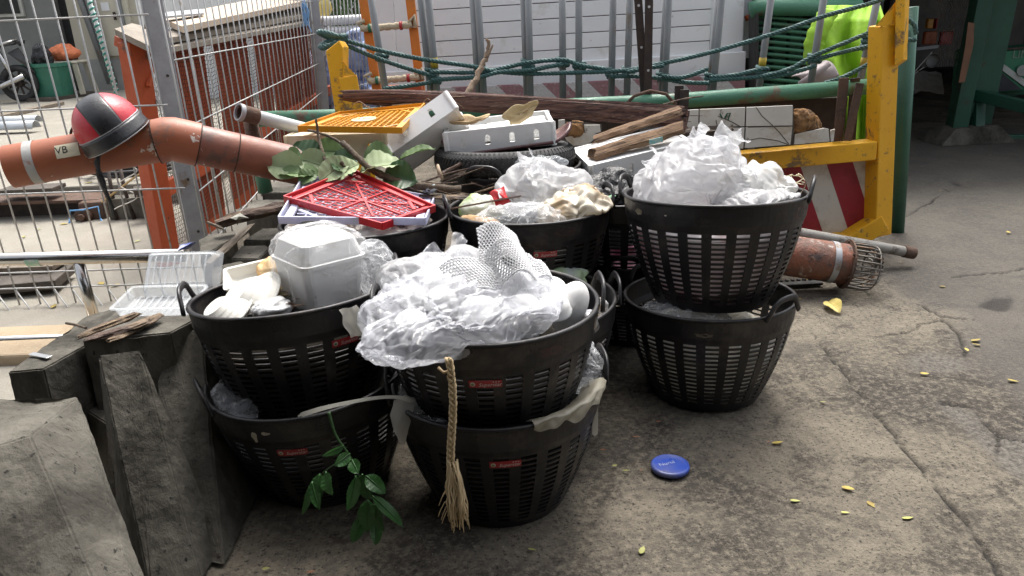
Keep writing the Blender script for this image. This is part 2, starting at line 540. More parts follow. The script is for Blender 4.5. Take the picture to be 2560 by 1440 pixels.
def vnoise(X, Y, f, seed):
    r = np.random.default_rng(seed); s = np.zeros_like(X)
    for k in range(14):
        a = r.uniform(0, 6.3); q = f * r.uniform(0.5, 1.6)
        s += np.sin((X * np.cos(a) + Y * np.sin(a)) * q + r.uniform(0, 6.3) + 0.8 * np.sin(q * 0.7 * (X * np.sin(a) - Y * np.cos(a)) + k))
    return s / 14 ** 0.5

def gpath(px, jit=0.006, n=7):
    p = [at(*q) for q in px]; out = []
    r = random.Random(len(px))
    for a, b in zip(p[:-1], p[1:]):
        for i in range(n):
            q = a.lerp(b, i / n)
            out.append((q.x + r.uniform(-jit, jit), q.y + r.uniform(-jit, jit)))
    out.append((p[-1].x, p[-1].y))
    return out

def ground():
    def axis(a, b, st, lo, hi):
        x = list(np.arange(a, b, st)); s = st; q = b
        while q < hi: s *= 1.35; q += s; x.append(min(q, hi))
        s = st; q = a; l = []
        while q > lo: s *= 1.35; q -= s; l.append(max(q, lo))
        return np.array(l[::-1] + x)
    xs = axis(-1.3, 3.2, 0.0125, -70, 70); ys = axis(1.2, 5.2, 0.0125, -25, 90)
    X, Y = np.meshgrid(xs, ys)
    cracks = [(gpath([(2036, 829), (2047, 851), (2097, 912), (2128, 951), (2156, 990), (2194, 1037), (2244, 1096), (2278, 1140), (2317, 1190), (2367, 1246), (2411, 1301), (2456, 1362), (2483, 1412), (2540, 1500)]), 0.006),
              (gpath([(2183, 840), (2272, 829), (2305, 807), (2355, 798), (2389, 823), (2411, 868), (2416, 890)]), 0.006),
              (gpath([(2300, 760), (2355, 790), (2433, 799)]), 0.006), (gpath([(2383, 689), (2466, 682), (2511, 679), (2570, 666)], 0.01), 0.008),
              (gpath([(2355, 1006), (2422, 1012), (2466, 1056), (2494, 1084), (2570, 1096)]), 0.006), (gpath([(2500, 1090), (2489, 1129)]), 0.004),
              (gpath([(1500, 978), (1560, 972), (1640, 975)]), 0.004), (gpath([(2230, 430), (2300, 400), (2340, 380)], 0.01), 0.01), (gpath([(2225, 560), (2300, 520), (2380, 470), (2440, 400)], 0.01), 0.006)]
    crack = np.zeros_like(X)
    for p, w in cracks:
        wv = w * (1 + 0.5 * vnoise(X, Y, 14, 5))
        crack = np.maximum(crack, np.clip(1.25 - seg_dist(X, Y, p) / np.maximum(wv, 0.003), 0, 1))
    def poly(px, soft):
        p = [at(*q) for q in px]; p = [(q.x, q.y) for q in p]
        ins = np.zeros(X.shape, bool)
        for (ax, ay), (bx, by) in zip(p, p[1:] + p[:1]):
            c = ((ay > Y) != (by > Y)) & (X < (bx - ax) * (Y - ay) / (by - ay + 1e-12) + ax)
            ins ^= c
        d = seg_dist(X, Y, p + p[:1]) * np.where(ins, 1, -1) + 0.03 * vnoise(X, Y, 22, 3)
        return np.clip(d / soft + 0.5, 0, 1)
    patch = np.maximum(poly([(2366, 1012), (2433, 1023), (2489, 1084), (2580, 1096), (2580, 1210), (2489, 1151), (2400, 1068)], 0.05), 0.8 * poly([(2260, 880), (2330, 870), (2390, 900), (2360, 930), (2280, 925)], 0.06))
    damp = np.maximum(poly([(2455, 765), (2490, 748), (2540, 738), (2545, 752), (2500, 770)], 0.03), 0.7 * poly([(1960, 855), (2040, 850), (2060, 870), (1990, 880)], 0.06))
    smooth_asph = poly([(2240, 740), (2330, 760), (2390, 800), (2430, 900), (2700, 1090), (2900, 900), (2700, 300), (2230, 330), (2200, 560)], 0.2)
    near = np.exp(-np.maximum(0, np.hypot(X - 0.8, Y - 2.5) - 4) / 2)
    Z = 0.003 * vnoise(X, Y, 3.0, 1) * near + 0.001 * vnoise(X, Y, 25, 2) * near - 0.012 * crack - patch * (0.004 + 0.003 * vnoise(X, Y, 120, 9)) - 0.003 * damp
    Z -= 0.003
    ny, nx = X.shape
    V = np.stack([X, Y, Z], -1).reshape(-1, 3)
    I = np.arange(ny * nx).reshape(ny, nx)
    F = np.stack([I[:-1, :-1], I[:-1, 1:], I[1:, 1:], I[1:, :-1]], -1).reshape(-1, 4)
    m, nt, b, out = nodes('stained_concrete_ground')
    tc = nt.nodes.new('ShaderNodeTexCoord'); vec = tc.outputs['Object']
    f1, _ = noise_fac(nt, 1.5, 0.40, 0.60, 10, 0.66, vec, 0.5)
    col = mixc(nt, f1, (0.060, 0.053, 0.045), (0.215, 0.188, 0.146))
    f2, _ = noise_fac(nt, 3.0, 0.50, 0.60, 10, 0.74, vec, 0.9)
    f2m = nt.nodes.new('ShaderNodeMath'); f2m.operation = 'MULTIPLY'; f2m.inputs[1].default_value = 0.85; nt.links.new(f2, f2m.inputs[0])
    col = mixc(nt, f2m.outputs[0], col, (0.045, 0.039, 0.033))
    f3, _ = noise_fac(nt, 42, 0.47, 0.62, 9, 0.80, vec)
    fm = nt.nodes.new('ShaderNodeMath'); fm.operation = 'MULTIPLY'; fm.inputs[1].default_value = 0.65; nt.links.new(f3, fm.inputs[0])
    col = mixc(nt, fm.outputs[0], col, (0.30, 0.262, 0.202))
    f4, _ = noise_fac(nt, 85, 0.55, 0.62, 6, 0.78, vec)
    col = mixc(nt, f4, col, (0.035, 0.03, 0.026))
    f5, _ = noise_fac(nt, 5.0, 0.70, 0.74, 9, 0.75, vec, 1.2)
    col = mixc(nt, f5, col, (0.36, 0.33, 0.29))
    def att(n):
        a = nt.nodes.new('ShaderNodeAttribute'); a.attribute_name = n; return a.outputs['Fac']
    fa, _ = noise_fac(nt, 60, 0.3, 0.7, 5, 0.7, vec)
    asp = mixc(nt, fa, (0.085, 0.079, 0.072), (0.135, 0.124, 0.11))
    am = nt.nodes.new('ShaderNodeMath'); am.operation = 'MULTIPLY'; am.inputs[1].default_value = 0.75
    nt.links.new(att('smooth_part'), am.inputs[0])
    col = mixc(nt, am.outputs[0], col, asp)
    vo = nt.nodes.new('ShaderNodeTexVoronoi'); vo.inputs['Scale'].default_value = 75; nt.links.new(vec, vo.inputs['Vector'])
    gr = mixc(nt, vo.outputs['Distance'], (0.24, 0.22, 0.19), (0.06, 0.055, 0.05))
    pmul = nt.nodes.new('ShaderNodeMath'); pmul.operation = 'MULTIPLY'; pmul.inputs[1].default_value = 0.85
    nt.links.new(att('patch'), pmul.inputs[0])
    col = mixc(nt, pmul.outputs[0], col, gr)
    col = mixc(nt, att('crack'), col, (0.022, 0.02, 0.018))
    dm = nt.nodes.new('ShaderNodeMath'); dm.operation = 'MULTIPLY'; dm.inputs[1].default_value = 0.75
    nt.links.new(att('damp'), dm.inputs[0])
    col = mixc(nt, dm.outputs[0], col, (0.03, 0.026, 0.022))
    nt.links.new(col, b.inputs['Base Color'])
    mr = nt.nodes.new('ShaderNodeMapRange'); mr.inputs[3].default_value = 0.9; mr.inputs[4].default_value = 0.35
    nt.links.new(att('damp'), mr.inputs[0]); nt.links.new(mr.outputs[0], b.inputs['Roughness'])
    b.inputs['Specular IOR Level'].default_value = 0.3
    h, _ = noise_fac(nt, 110, 0.2, 0.8, 8, 0.72, vec)
    bp = nt.nodes.new('ShaderNodeBump'); bp.inputs['Strength'].default_value = 0.9; bp.inputs['Distance'].default_value = 0.009
    nt.links.new(h, bp.inputs['Height']); nt.links.new(bp.outputs[0], b.inputs['Normal'])
    o = mesh_np('ground', V, F, m, dict(crack=crack.ravel(), patch=patch.ravel(), damp=damp.ravel(), smooth_part=smooth_asph.ravel()))
    tag(o, kind='structure')
ground()

# sunlit yard pavement beyond the fence and its raised slab
M_YARD = pm('pale_yard_concrete', (0.30, 0.28, 0.24), (0.225, 0.205, 0.172), 3, 0.9, bump=0.5, bscale=80, c3=(0.26, 0.25, 0.21), s3=1.6, t3=0.56, w3=0.1, c4=(0.2, 0.18, 0.15), s4=90, t4=0.68, spec=0.25, bdist=0.006)
q = [(-40, 1.0), (-1.45, 1.0), (-1.45, 3.2), (-1.75, 4.2), (-1.9, 9), (-1.9, 60), (-40, 60)]
m_ = MB(); m_.add([(x, y, 0.006) for x, y in q], [tuple(range(len(q)))])
m_.build('yard_pavement', M_YARD, kind='structure')
m_ = MB(); m_.hexa([(-40, 6.1, -.01), (-2.55, 6.0, -.01), (-2.55, 40, -.01), (-40, 40, -.01)], [(-40, 6.1, .17), (-2.55, 6.0, .17), (-2.55, 40, .17), (-40, 40, .17)])
m_.build('raised_pavement', M_YARD, kind='structure', bevel=0.012)
# kerb ledge under the stainless rail
m_ = MB(); m_.box((-3.4, 3.16, 0.02), (4.0, 0.34, 0.07)); m_.build('kerb', pm('tan_kerb', (0.42, 0.33, 0.22), (0.35, 0.27, 0.18), 5, 0.9, bump=0.4), kind='structure', bevel=0.012)

# ---------------------------------------------------------------- unseen shed added behind the camera to shade the foreground, and the dark shed on the right
M_SHEET = pm('grey_roof_sheet', (0.10, 0.10, 0.10), (0.06, 0.06, 0.06), 3, 0.7, bump=0.1)
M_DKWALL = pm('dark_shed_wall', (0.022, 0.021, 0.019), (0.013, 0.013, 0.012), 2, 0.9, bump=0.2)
t = thing('shade_shed', 'unseen grey sheet roof and plain walls added behind the camera to shade the foreground', 'shed', (0, -2, 0))
def corrug(x0, x1, y0, y1, z0, z1, n):
    return lambda u, v: Vector((x0 + (x1 - x0) * u, y0 + (y1 - y0) * v, z0 + (z1 - z0) * v + 0.018 * math.sin(u * n * 6.283)))
MB().sheet(corrug(-6, 6.5, -4.5, 0.2, 2.9, 2.75, 60), 480, 2).build('roof', M_SHEET, t, solid=0.003)
MB().box((0, -4.5, 1.4), (12.5, 0.12, 2.8)).build('wall', M_DKWALL, t)
MB().box((-1.66, -1.35, 1.2), (0.12, 6.3, 2.4)).build('wall', M_DKWALL, t)  # unseen side wall added to keep sky light off the near-left blocks
MB().sheet(corrug(-1.7, -0.45, 0.15, 1.75, 2.60, 2.3, 6), 60, 2).build('shade_canopy', M_SHEET, t, solid=0.003)  # unseen overhang added to darken the near-left blocks
for x in (-3.9, 5.9):
    MB().box((x, 0.1, 1.35), (0.1, 0.1, 2.7)).build('post', M_DKGREEN, t)

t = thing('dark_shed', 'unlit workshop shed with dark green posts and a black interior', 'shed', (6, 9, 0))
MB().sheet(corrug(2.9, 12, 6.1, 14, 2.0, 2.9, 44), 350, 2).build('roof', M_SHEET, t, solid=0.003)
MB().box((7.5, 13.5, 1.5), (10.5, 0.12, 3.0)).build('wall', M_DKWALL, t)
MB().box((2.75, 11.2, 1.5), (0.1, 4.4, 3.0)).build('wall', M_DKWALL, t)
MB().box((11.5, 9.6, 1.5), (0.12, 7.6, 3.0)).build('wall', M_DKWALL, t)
# green I-post on a mortar foot
b0 = at(2412, 352); b0.z = 0
top = Vector((b0.x + 0.10, b0.y + 0.02, 2.1))
w = 0.24
m_ = MB()
xx, yy, zz = frame_of(b0, top, (0.25, 1, 0))
m_.bar(b0 - xx * w * .40, top - xx * w * .40, 0.13, 0.24, (0.25, 1, 0)); m_.build('post', M_DKGREEN, t, bevel=0.006)
m_ = MB(); m_.bar(b0 + xx * w * .45 + Vector((0, .05, 0)), top + xx * w * .45 + Vector((0, .05, 0)), 0.2, 0.1, (0.25, 1, 0)); m_.build('post_flange', M_DKGREEN, t, bevel=0.004)
hull([b0 + Vector((a, c, z)) for a, c, z in ((-.34, -.22, 0), (.36, -.2, 0), (.4, .2, 0), (-.36, .2, 0), (-.2, -.16, .14), (.2, -.15, .16), (.2, .1, .16), (-.2, .1, .14), (.3, -.1, .09))], 'mortar_foot', M_CONC, t, cuts=4, rough=0.03, seed=3)

# ---------------------------------------------------------------- concrete blocks along the left
def concrete_block(label, top, z, base=None, drop=None, lean=(0, 0), seed=0, grow=0.03, zbase=0.0, rough=0.011, cat='concrete block', bevel=0.004):
    T = [at(x, y, zz if zz is not None else z) for x, y, zz in [(p + (None,))[:3] for p in top]]
    c = sum(T, Vector()) / len(T)
    if base is None:
        B = []
        for p in T:
            d = (p - c); d.z = 0
            B.append(Vector((p.x + lean[0], p.y + lean[1], zbase)) + d.normalized() * grow)
    else:
        B = [Vector(p) for p in base]
    return hull(T + B, 'concrete_block', M_CONC, None, cuts=6, rough=rough, seed=seed, bevel=bevel, label=label, cat=cat, group='concrete blocks stacked along the fence')

concrete_block('broad cracked concrete slab leaning at the foot of the block row, pitted front face', [(-190, 1030), (-60, 1000), (195, 991), (75, 1090), (-190, 1170)], 0.5,
      base=[(-0.66, 1.15, 0), (-0.58, 0.95, 0), (-1.4, 0.8, 0), (-1.5, 1.45, 0), (-0.86, 1.42, 0)], seed=1, rough=0.012)
concrete_block('narrow broken concrete wedge with a jagged pointed top', [(246, 887), (350, 873), (372, 930, .46), (318, 935, .47), (252, 960, .42)], 0.52,
      base=[tuple(at(505, 1450)), tuple(at(560, 1360)), tuple(at(380, 1500)), tuple(at(330, 1350)), (-1.1, 1.75, 0)], seed=2, rough=0.012)
concrete_block('long pale concrete bar with a metal clip lying on its top', [(18, 930), (108, 922), (345, 790), (300, 765), (215, 790)], 0.47, drop=0.2, zbase=0.16, seed=3, grow=0.01)
concrete_block('thick concrete block under the clear plastic clamshell', [(205, 850), (425, 832), (535, 772), (510, 735), (330, 742)], 0.5, zbase=0.0, seed=4, grow=0.02, lean=(0.02, -0.02))
concrete_block('tall concrete slab leaning beside the left basket stack', [(392, 955, .36), (462, 940, .36), (505, 830, .47), (470, 800, .48), (430, 835, .47)], 0.40,
      base=[tuple(at(560, 1420)), tuple(at(645, 1235)), (-0.80, 2.35, 0), (-0.98, 2.3, 0), (-1.0, 1.75, 0)], seed=5, rough=0.010)
concrete_block('squat concrete block behind the clear clamshell, beside the left basket', [(530, 668), (604, 652), (614, 657), (588, 684), (531, 724)], 0.5, seed=6, grow=0.015)
concrete_block('small square concrete block behind the left basket stack', [(577, 645), (602, 615), (665, 613), (674, 620), (645, 647)], 0.5, seed=7, grow=0.01)
concrete_block('large dark faced concrete block below the driftwood', [(606, 600), (655, 571), (708, 569), (728, 590), (700, 600)], 0.5, seed=8, grow=0.02)
concrete_block('flat concrete block beside the grey fence post', [(497, 600), (523, 585), (588, 579), (590, 592), (502, 641)], 0.47, seed=9, grow=0.01)
concrete_block('long concrete block under the driftwood near the plastic crates', [(612, 522), (633, 500), (715, 498), (722, 522)], 0.5, seed=10, grow=0.01)
concrete_block('short concrete block beside the corner of the lavender crate', [(654, 482), (671, 467), (735, 465), (740, 482)], 0.52, seed=11, grow=0.01)
concrete_block('dirt crusted concrete footing between the leaning slabs', [(190, 1010), (270, 940), (400, 930), (430, 1000), (300, 1080)], 0.28, zbase=0.0, seed=12, grow=0.05, rough=0.014)
# ================================================================== BASKETS
BH = 0.37
def brad(z):
    t = max(0.0, min(1.0, z / BH))
    return 0.190 + (0.292 - 0.190) * (1 - (1 - t) ** 1.7)

def text_mesh(s, size, shear=0.0, extrude=0.0):
    cu = bpy.data.curves.new('lettering', 'FONT')
    cu.body = s; cu.size = size; cu.shear = shear; cu.align_x = 'CENTER'; cu.align_y = 'CENTER'
    cu.extrude = extrude; cu.resolution_u = 3
    o = bpy.data.objects.new('lettering', cu); COL.objects.link(o)
    dg = bpy.context.evaluated_depsgraph_get()
    me = bpy.data.meshes.new_from_object(o.evaluated_get(dg))
    v = [p.co.copy() for p in me.vertices]; f = [tuple(p.vertices) for p in me.polygons]
    bpy.data.objects.remove(o); bpy.data.meshes.remove(me); bpy.data.curves.remove(cu)
    return v, f

M_LABEL = pm('red_label_print', (0.36, 0.018, 0.022), (0.28, 0.014, 0.018), 12, 0.4, bump=0.03, c3=(0.1, 0.03, 0.03), s3=14, t3=0.72)
M_LTXT = pm('silver_label_ink', (0.62, 0.58, 0.56), (0.5, 0.46, 0.45), 20, 0.4, bump=0)
M_LGRN = pm('green_label_ink', (0.06, 0.16, 0.07), (0.3, 0.3, 0.1), 60, 0.4, bump=0)

def basket_shell():
    N = 24; va = []
    for k in range(N):
        for f in (0.0, 0.42, 0.71):
            va.append(2 * math.pi * (k + f) / N)
    n = len(va)
    zs = [0.0, 0.03]; kind = ['s']
    rows = 15; p = (0.286 - 0.03) / rows
    for r in range(rows):
        zs += [0.03 + p * r + p * 0.62, 0.03 + p * (r + 1)]; kind += ['slot', 's']
    zs += [0.305, 0.33, BH]; kind += ['s', 's', 's']
    m = MB()
    for i, z in enumerate(zs):
        r = brad(z) + (0.004 if z > 0.30 else 0)
        m.v += [(r * math.cos(a), r * math.sin(a), z) for a in va]
    for i, kd in enumerate(kind):
        for k in range(n):
            if kd == 'slot' and k % 3 != 0: continue
            m.f.append((i * n + k, i * n + (k + 1) % n, (i + 1) * n + (k + 1) % n, (i + 1) * n + k))
    c = len(m.v); m.v.append((0, 0, 0.0))
    m.f += [(c, (k + 1) % n, k) for k in range(n)]
    return m

def make_basket():
    t = thing('waste_basket', 'x', 'basket', group='black plastic waste baskets')
    basket_shell().build('shell', M_BLACK, t, solid=0.005, local=True, smooth=False)
    prof = [(brad(BH) + 0.004 + 0.0075 * math.cos(a), BH + 0.0065 * math.sin(a)) for a in [i * math.pi / 4 for i in range(8)]]
    MB().lathe(prof, 72, None, True).build('rim', M_BLACK, t, smooth=True, local=True)
    for s in (0, 1):
        a0 = math.pi * s
        rd = Vector((math.cos(a0), math.sin(a0), 0)); tg = Vector((-math.sin(a0), math.cos(a0), 0))
        pts = []
        for i in range(17):
            a = math.pi * i / 16
            cx = 0.072 * math.copysign(abs(math.cos(a)) ** 0.6, math.cos(a)); cz = 0.062 * abs(math.sin(a)) ** 0.6
            pts.append(rd * (brad(BH) + 0.006 + 0.012 * cz / 0.068) + tg * (cx * (1.32 - 0.42 * (cz / 0.062) ** .5)) + Vector((0, 0, BH - 0.008 + cz)))
        MB().tube(pts, 0.0115, 8, True, 0.55, rd).build('handle', M_BLACK, t, smooth=True, local=True)
    return t

PROTO = None
BASK = {}
def sticker(t, ang, z=0.262, w=0.082, h=0.021):
    r = brad(z) + 0.0045
    slope = math.atan2(brad(z + .02) - brad(z - .02), 0.04)
    def wrap(x, y, off):
        a = ang + x / r
        rr = r + y * math.tan(slope) + off
        return Vector((rr * math.cos(a), rr * math.sin(a), z + y))
    m = MB().sheet(lambda u, v: wrap((u - .5) * w, (v - .5) * h, 0), 8, 1)
    st = m.build('label_sticker', M_LABEL, t, solid=0.0008, local=True)
    v, f = text_mesh('Superstar', 0.0145, 0.35)
    MB().add([wrap(p.x + 0.011, p.y - 0.002, 0.0012) for p in v], f).build('lettering', M_LTXT, st, local=True)
    e = MB()
    for k in range(3):
        v, f = [], []
        for i in range(10):
            a = i * math.pi / 5 + math.pi / 2; q = 0.0026 if i % 2 == 0 else 0.0011
            v.append(wrap(0.020 + k * 0.0065 + q * math.cos(a), 0.0066 + q * math.sin(a), 0.0012))
        e.add(v, [tuple(range(10))])
    e.build('stars', M_LTXT, st, local=True)
    e = MB(); e.add([wrap(-0.031 + 0.0065 * math.cos(i * .5236), 0.0065 * math.sin(i * .5236), 0.0012) for i in range(12)], [tuple(range(12))])
    e.build('emblem', M_LTXT, st, local=True)
    e = MB(); e.add([wrap(-0.0315 + 0.0042 * math.cos(i * .5236), -0.0008 + 0.0042 * math.sin(i * .5236), 0.0018) for i in range(12)], [tuple(range(12))])
    e.build('emblem_centre', M_LGRN, st, local=True)

def basket(key, label, x, y, z, tx=0, ty=0, rz=0, st=None, stz=0.262):
    global PROTO
    if PROTO is None:
        PROTO = make_basket(); t = PROTO
    else:
        t = PROTO.copy(); COL.objects.link(t)
        for ch in PROTO_PARTS:
            c = ch.copy(); COL.objects.link(c); c.parent = t
    t['label'] = label
    M = Matrix.Translation((x, y, z)) @ Matrix.Rotation(R_(tx), 4, 'X') @ Matrix.Rotation(R_(ty), 4, 'Y')
    rv_ = random.Random(key)
    t.matrix_basis = M @ Matrix.Diagonal((rv_.uniform(.98, 1.03), rv_.uniform(.98, 1.03), rv_.uniform(.985, 1.01), 1)) @ Matrix.Rotation(R_(rz), 4, 'Z')
    BASK[key] = M
    return t

def first_parts():
    return [c for c in PROTO.children]
b_fl = basket('fl', 'bottom basket of the stack with the raffia tassel, brown film over its rim', -0.055, 1.965, 0.0, rz=6)
PROTO_PARTS = first_parts()
b_fu = basket('fu', 'upper basket heaped with a clear bag and white foam fruit nets', -0.065, 1.965, 0.232, 0, 0, 2)
b_ll = basket('ll', 'lower left basket with a leafy sprig and white paint chips', -0.60, 2.10, 0.0, 2, -3, 30)
b_lu = basket('lu', 'basket holding white foam bowls and a bagged foam lunch box', -0.63, 2.13, 0.225, -5, -3, 12)
b_rl = basket('rl', 'lower basket of the stack beside the red and white striped panel', 0.70, 2.54, 0.0, -3, 0, -52)
b_ru = basket('ru', 'upper basket full of milky white bags, pale scuff below its rim', 0.70, 2.535, 0.362, -5, 0.5, -22)
b_mi = basket('mi', 'basket holding food bags and a red packet behind the foam nets', 0.075, 2.78, 0.285, -1, 0, 10)
b_ml = basket('ml', 'shadowed basket hidden under the one with the red packet', 0.08, 2.80, 0.0, 0, 0, 60)
b_s1 = basket('s1', 'half hidden basket of crinkled wrappers squeezed between three stacks', 0.05, 2.36, 0.078, 0, -2, 3)
b_rc = basket('rc', 'basket covered by the red and lavender plastic crates', -0.53, 2.74, 0.272, -2, 0, 70)
b_rcl = basket('rcl', 'bottom basket under the pair of plastic crates', -0.54, 2.76, 0.0, 0, 0, 20)
b_b9 = basket('b9', 'basket under the tyre, wide handle turned forward', 0.02, 3.34, 0.35, 2, 0, -112)
b_bl = basket('bl', 'basket with stacked pale box lids behind the striped panel stack', 0.52, 3.12, -0.0, 0, 0, 75)
b_br = basket('br', 'basket with the shiny black rubbish bag', 0.47, 3.08, 0.27, 0, 0, 35)
for t_, a in ((b_fu, -94), (b_fl, -92), (b_ll, -120), (b_lu, -62), (b_mi, -91)):
    sticker(t_, R_(a), 0.262)
# the heap under the back row
MB().box((0, 3.36, 0.17), (0.5, 0.46, 0.34)).build('timber_crate', M_BARK, None, bevel=0.01, label='dark timber crate under the basket with the tyre', cat='crate')

def chip(t, ang, z, w, h, m, seed, name='paint_chip'):
    rr = random.Random(seed); r = brad(z) + (0.0068 if z > .3 else .0045)
    pts = []
    for i in range(14):
        a = i * .4488; q = rr.uniform(.6, 1.0)
        x, y = w / 2 * q * math.cos(a), h / 2 * q * math.sin(a)
        an = R_(ang) + x / r; rr_ = r + (brad(z + y) - brad(z)) 
        pts.append(Vector((rr_ * math.cos(an), rr_ * math.sin(an), z + y)))
    MB().add(pts, [tuple(range(14))]).build(name, m, t, local=True)
M_CHIP = pm('cream_paint_chip', (0.55, 0.53, 0.45), (0.40, 0.37, 0.3), 40, .7, bump=.1)
M_SCUF = pm('dried_dirt', (0.22, 0.19, 0.13), (0.06, 0.05, 0.04), 60, .9, bump=.3)
M_MAROON = pm('maroon_smear', (0.05, 0.012, 0.012), (0.018, 0.012, 0.012), 14, .5, bump=.1)
for a_, z_, w_, h_, q_ in ((-138, .318, .022, .045, 1), (-131, .332, .03, .014, 2)): chip(b_ll, a_, z_, w_, h_, M_CHIP, q_)
chip(b_ru, -135, .335, .05, .026, M_SCUF, 3); chip(b_ru, -112, .335, .01, .007, M_CHIP, 4); chip(b_ru, -20, .33, .10, .05, M_MAROON, 5)
chip(b_mi, -78, .335, .09, .03, M_MAROON, 6); chip(b_lu, -165, .335, .12, .05, M_MAROON, 7); chip(b_rl, -55, .32, .07, .02, M_SCUF, 8); chip(b_fu, -60, .33, .09, .04, M_MAROON, 9); chip(b_fu, -20, .33, .05, .05, M_SCUF, 10)

def inside(key, o):         # put an object built in basket coordinates into its basket
    o.matrix_basis = BASK[key] @ o.matrix_basis
    return o

def clampb(P, pad=0.012):   # keep a bag inside the basket wall below the rim
    r = np.hypot(P[:, 0], P[:, 1]) + 1e-9
    z = P[:, 2]
    lim = np.array([brad(q) for q in np.clip(z, 0, BH)]) - pad
    over = (z < BH + 0.004) & (r > lim)
    k = np.where(over, lim / r, 1.0)
    P[:, 0] *= k; P[:, 1] *= k
    P[:, 2] = np.maximum(P[:, 2], 0.012)
    return P

def bag_in(key, name, label, m, c, rad, seed, lumps=(), cat='bag', crum=0.02, freq=6, rot=None, clamp=True, nu=120, nv=80, group=None):
    if isinstance(m, bpy.types.Material) and cat == 'bag' and name != 'bag_contents':
        return film_bag(key, name, label, m, c, rad, seed, lumps, clamp, rot=rot, group=group)
    mb = blob(c, rad, seed, lumps, nu, nv, crum, freq, rot, pinch=clampb if clamp else None)
    o = mb.build(name, m, None, smooth=True, local=True, label=label, cat=cat, group=group)
    return inside(key, o)

def film_bag(key, name, label, m, c, rad, seed, lumps=(), clamp=True, spheres=(), ex=1.28, core=0.72, steps=28, nu=90, nv=54, sub=0, rot=None, e=1.0, group=None, g=0.0001, cat='bag', bend=0.06, keep=None, dmax=None, b4=0.0, wrap_amp=0.006):
    P = bag_shape(c, rad, lumps, nu, nv, rot, e)
    cc = np.array(c); rr = np.array(rad) * core
    R3 = np.array(rot.to_3x3()) if rot is not None else np.eye(3)
    def collide(Q):
        q = ((Q - cc) @ R3) / rr
        l = np.sqrt((q * q).sum(-1)) if e == 1.0 else (np.abs(q) ** (2 / e)).sum(-1) ** (e / 2)
        k = np.where(l < 1, 1 / np.maximum(l, 1e-3), 1.0)
        Q = cc + ((q * k[..., None]) * rr) @ R3.T
        for (x, y, z, r) in spheres:
            d = Q - np.array((x, y, z)); l = np.sqrt((d * d).sum(-1)) + 1e-9
            k = np.where(l < r, r / l, 1.0)[..., None]
            Q = np.array((x, y, z)) + d * k
        if clamp:
            s = Q.shape; Q = clampb(Q.reshape(-1, 3).copy()).reshape(s)
        if keep is not None: Q = keep(Q)
        return Q
    P = pbd(P, ex, steps, collide, True, g, bend, seed, dmax or min(0.036, 0.2 * sorted(rad)[1]), 2, wrap_amp, b4)
    o = grid_mb(P).build(name, m, None, smooth=True, local=True, label=label, cat=cat, group=group, sub=sub)
    return inside(key, o)

# ---------------------------------------------------------------- right upper: bags
M_BAGPK = film('pinkish_plastic_bag', (0.86, 0.82, 0.83), 0.0, 0.26, 0.35, 10, 0.5, stain=(0.72, 0.40, 0.42), var=0.05)
BIGBAG = film_bag('ru', 'plastic_bag', 'large milky white plastic bag heaped highest over the basket rim', M_BAGW, (-0.075, 0.0, 0.37), (0.185, 0.18, 0.16), 21, [((-.2, -.3, .9), .12, 5), ((.6, -.1, .7), .14, 6), ((-.8, -.3, .3), .1, 6), ((.1, -.8, .2), .08, 6)], nu=130, nv=76, ex=1.33, dmax=.045, sub=1)
bag_in('ru', 'bag_contents', 'pink stained wrappings packed down inside the basket under the milky bag', M_BAGPK, (-0.01, 0.0, 0.185), (0.29, 0.29, 0.155), 22, crum=0.03, freq=6)
bag_in('ru', 'plastic_bag', 'small clear bag of noodles beside the large milky bag', film('cloudy_bag', (0.82, 0.82, 0.80), 0.2, 0.2, 0.35, 12, 0.6, stain=(0.55, 0.5, 0.42)), (0.13, -0.02, 0.385), (0.12, 0.12, 0.075), 23, [((.1, .1, 1), .25, 5)], crum=0.014, freq=8)
bag_in('ru', 'plastic_bag', 'flat white bag lying along the rim by the looped handle', M_BAGW, (0.10, -0.16, 0.37), (0.15, 0.10, 0.032), 24, crum=0.012, freq=9)
bag_in('ru', 'plastic_bag', 'crumpled grey clear bag bulging behind the milky bag', M_BAG, (0.02, 0.12, 0.39), (0.16, 0.12, 0.06), 25, crum=0.02, freq=7)
r_ = random.Random(4)
def squiggle(c, rad, n, r, k):
    rr = random.Random(k); p = []
    d = Vector((rr.uniform(-1, 1), rr.uniform(-1, 1), rr.uniform(-.3, .3)))
    q = Vector(c)
    for i in range(n):
        d = (d + Vector((rr.uniform(-1, 1), rr.uniform(-1, 1), rr.uniform(-.6, .6))) * 0.8).normalized()
        q = q + d * rad * 0.35
        o = q - Vector(c)
        if o.length > rad: q = Vector(c) + o * (rad / o.length)
        p.append(q.copy())
    return p
m_ = MB()
for k in range(7): m_.tube(squiggle((0.255, -0.02, 0.39), 0.045, 22, 0.0016, k), 0.0016, 5)
inside('ru', m_.build('string_tangle', pm('pale_string', (0.66, 0.58, 0.42), (0.55, 0.46, 0.3), 30, 0.8, bump=0), None, smooth=True, local=True, label='tangle of pale string caught on the looped handle', cat='string'))
# right lower: bag showing between the baskets
bag_in('rl', 'plastic_bag', 'grey clear bag squeezed between the two stacked baskets', M_BAG, (-0.13, -0.12, 0.335), (0.15, 0.14, 0.045), 26, crum=0.02, freq=8)
bag_in('rl', 'bag_contents', 'pale wrappings seen through the slots of the lower basket', M_BAGD, (0, 0, 0.16), (0.27, 0.27, 0.13), 27, crum=0.03, freq=7)

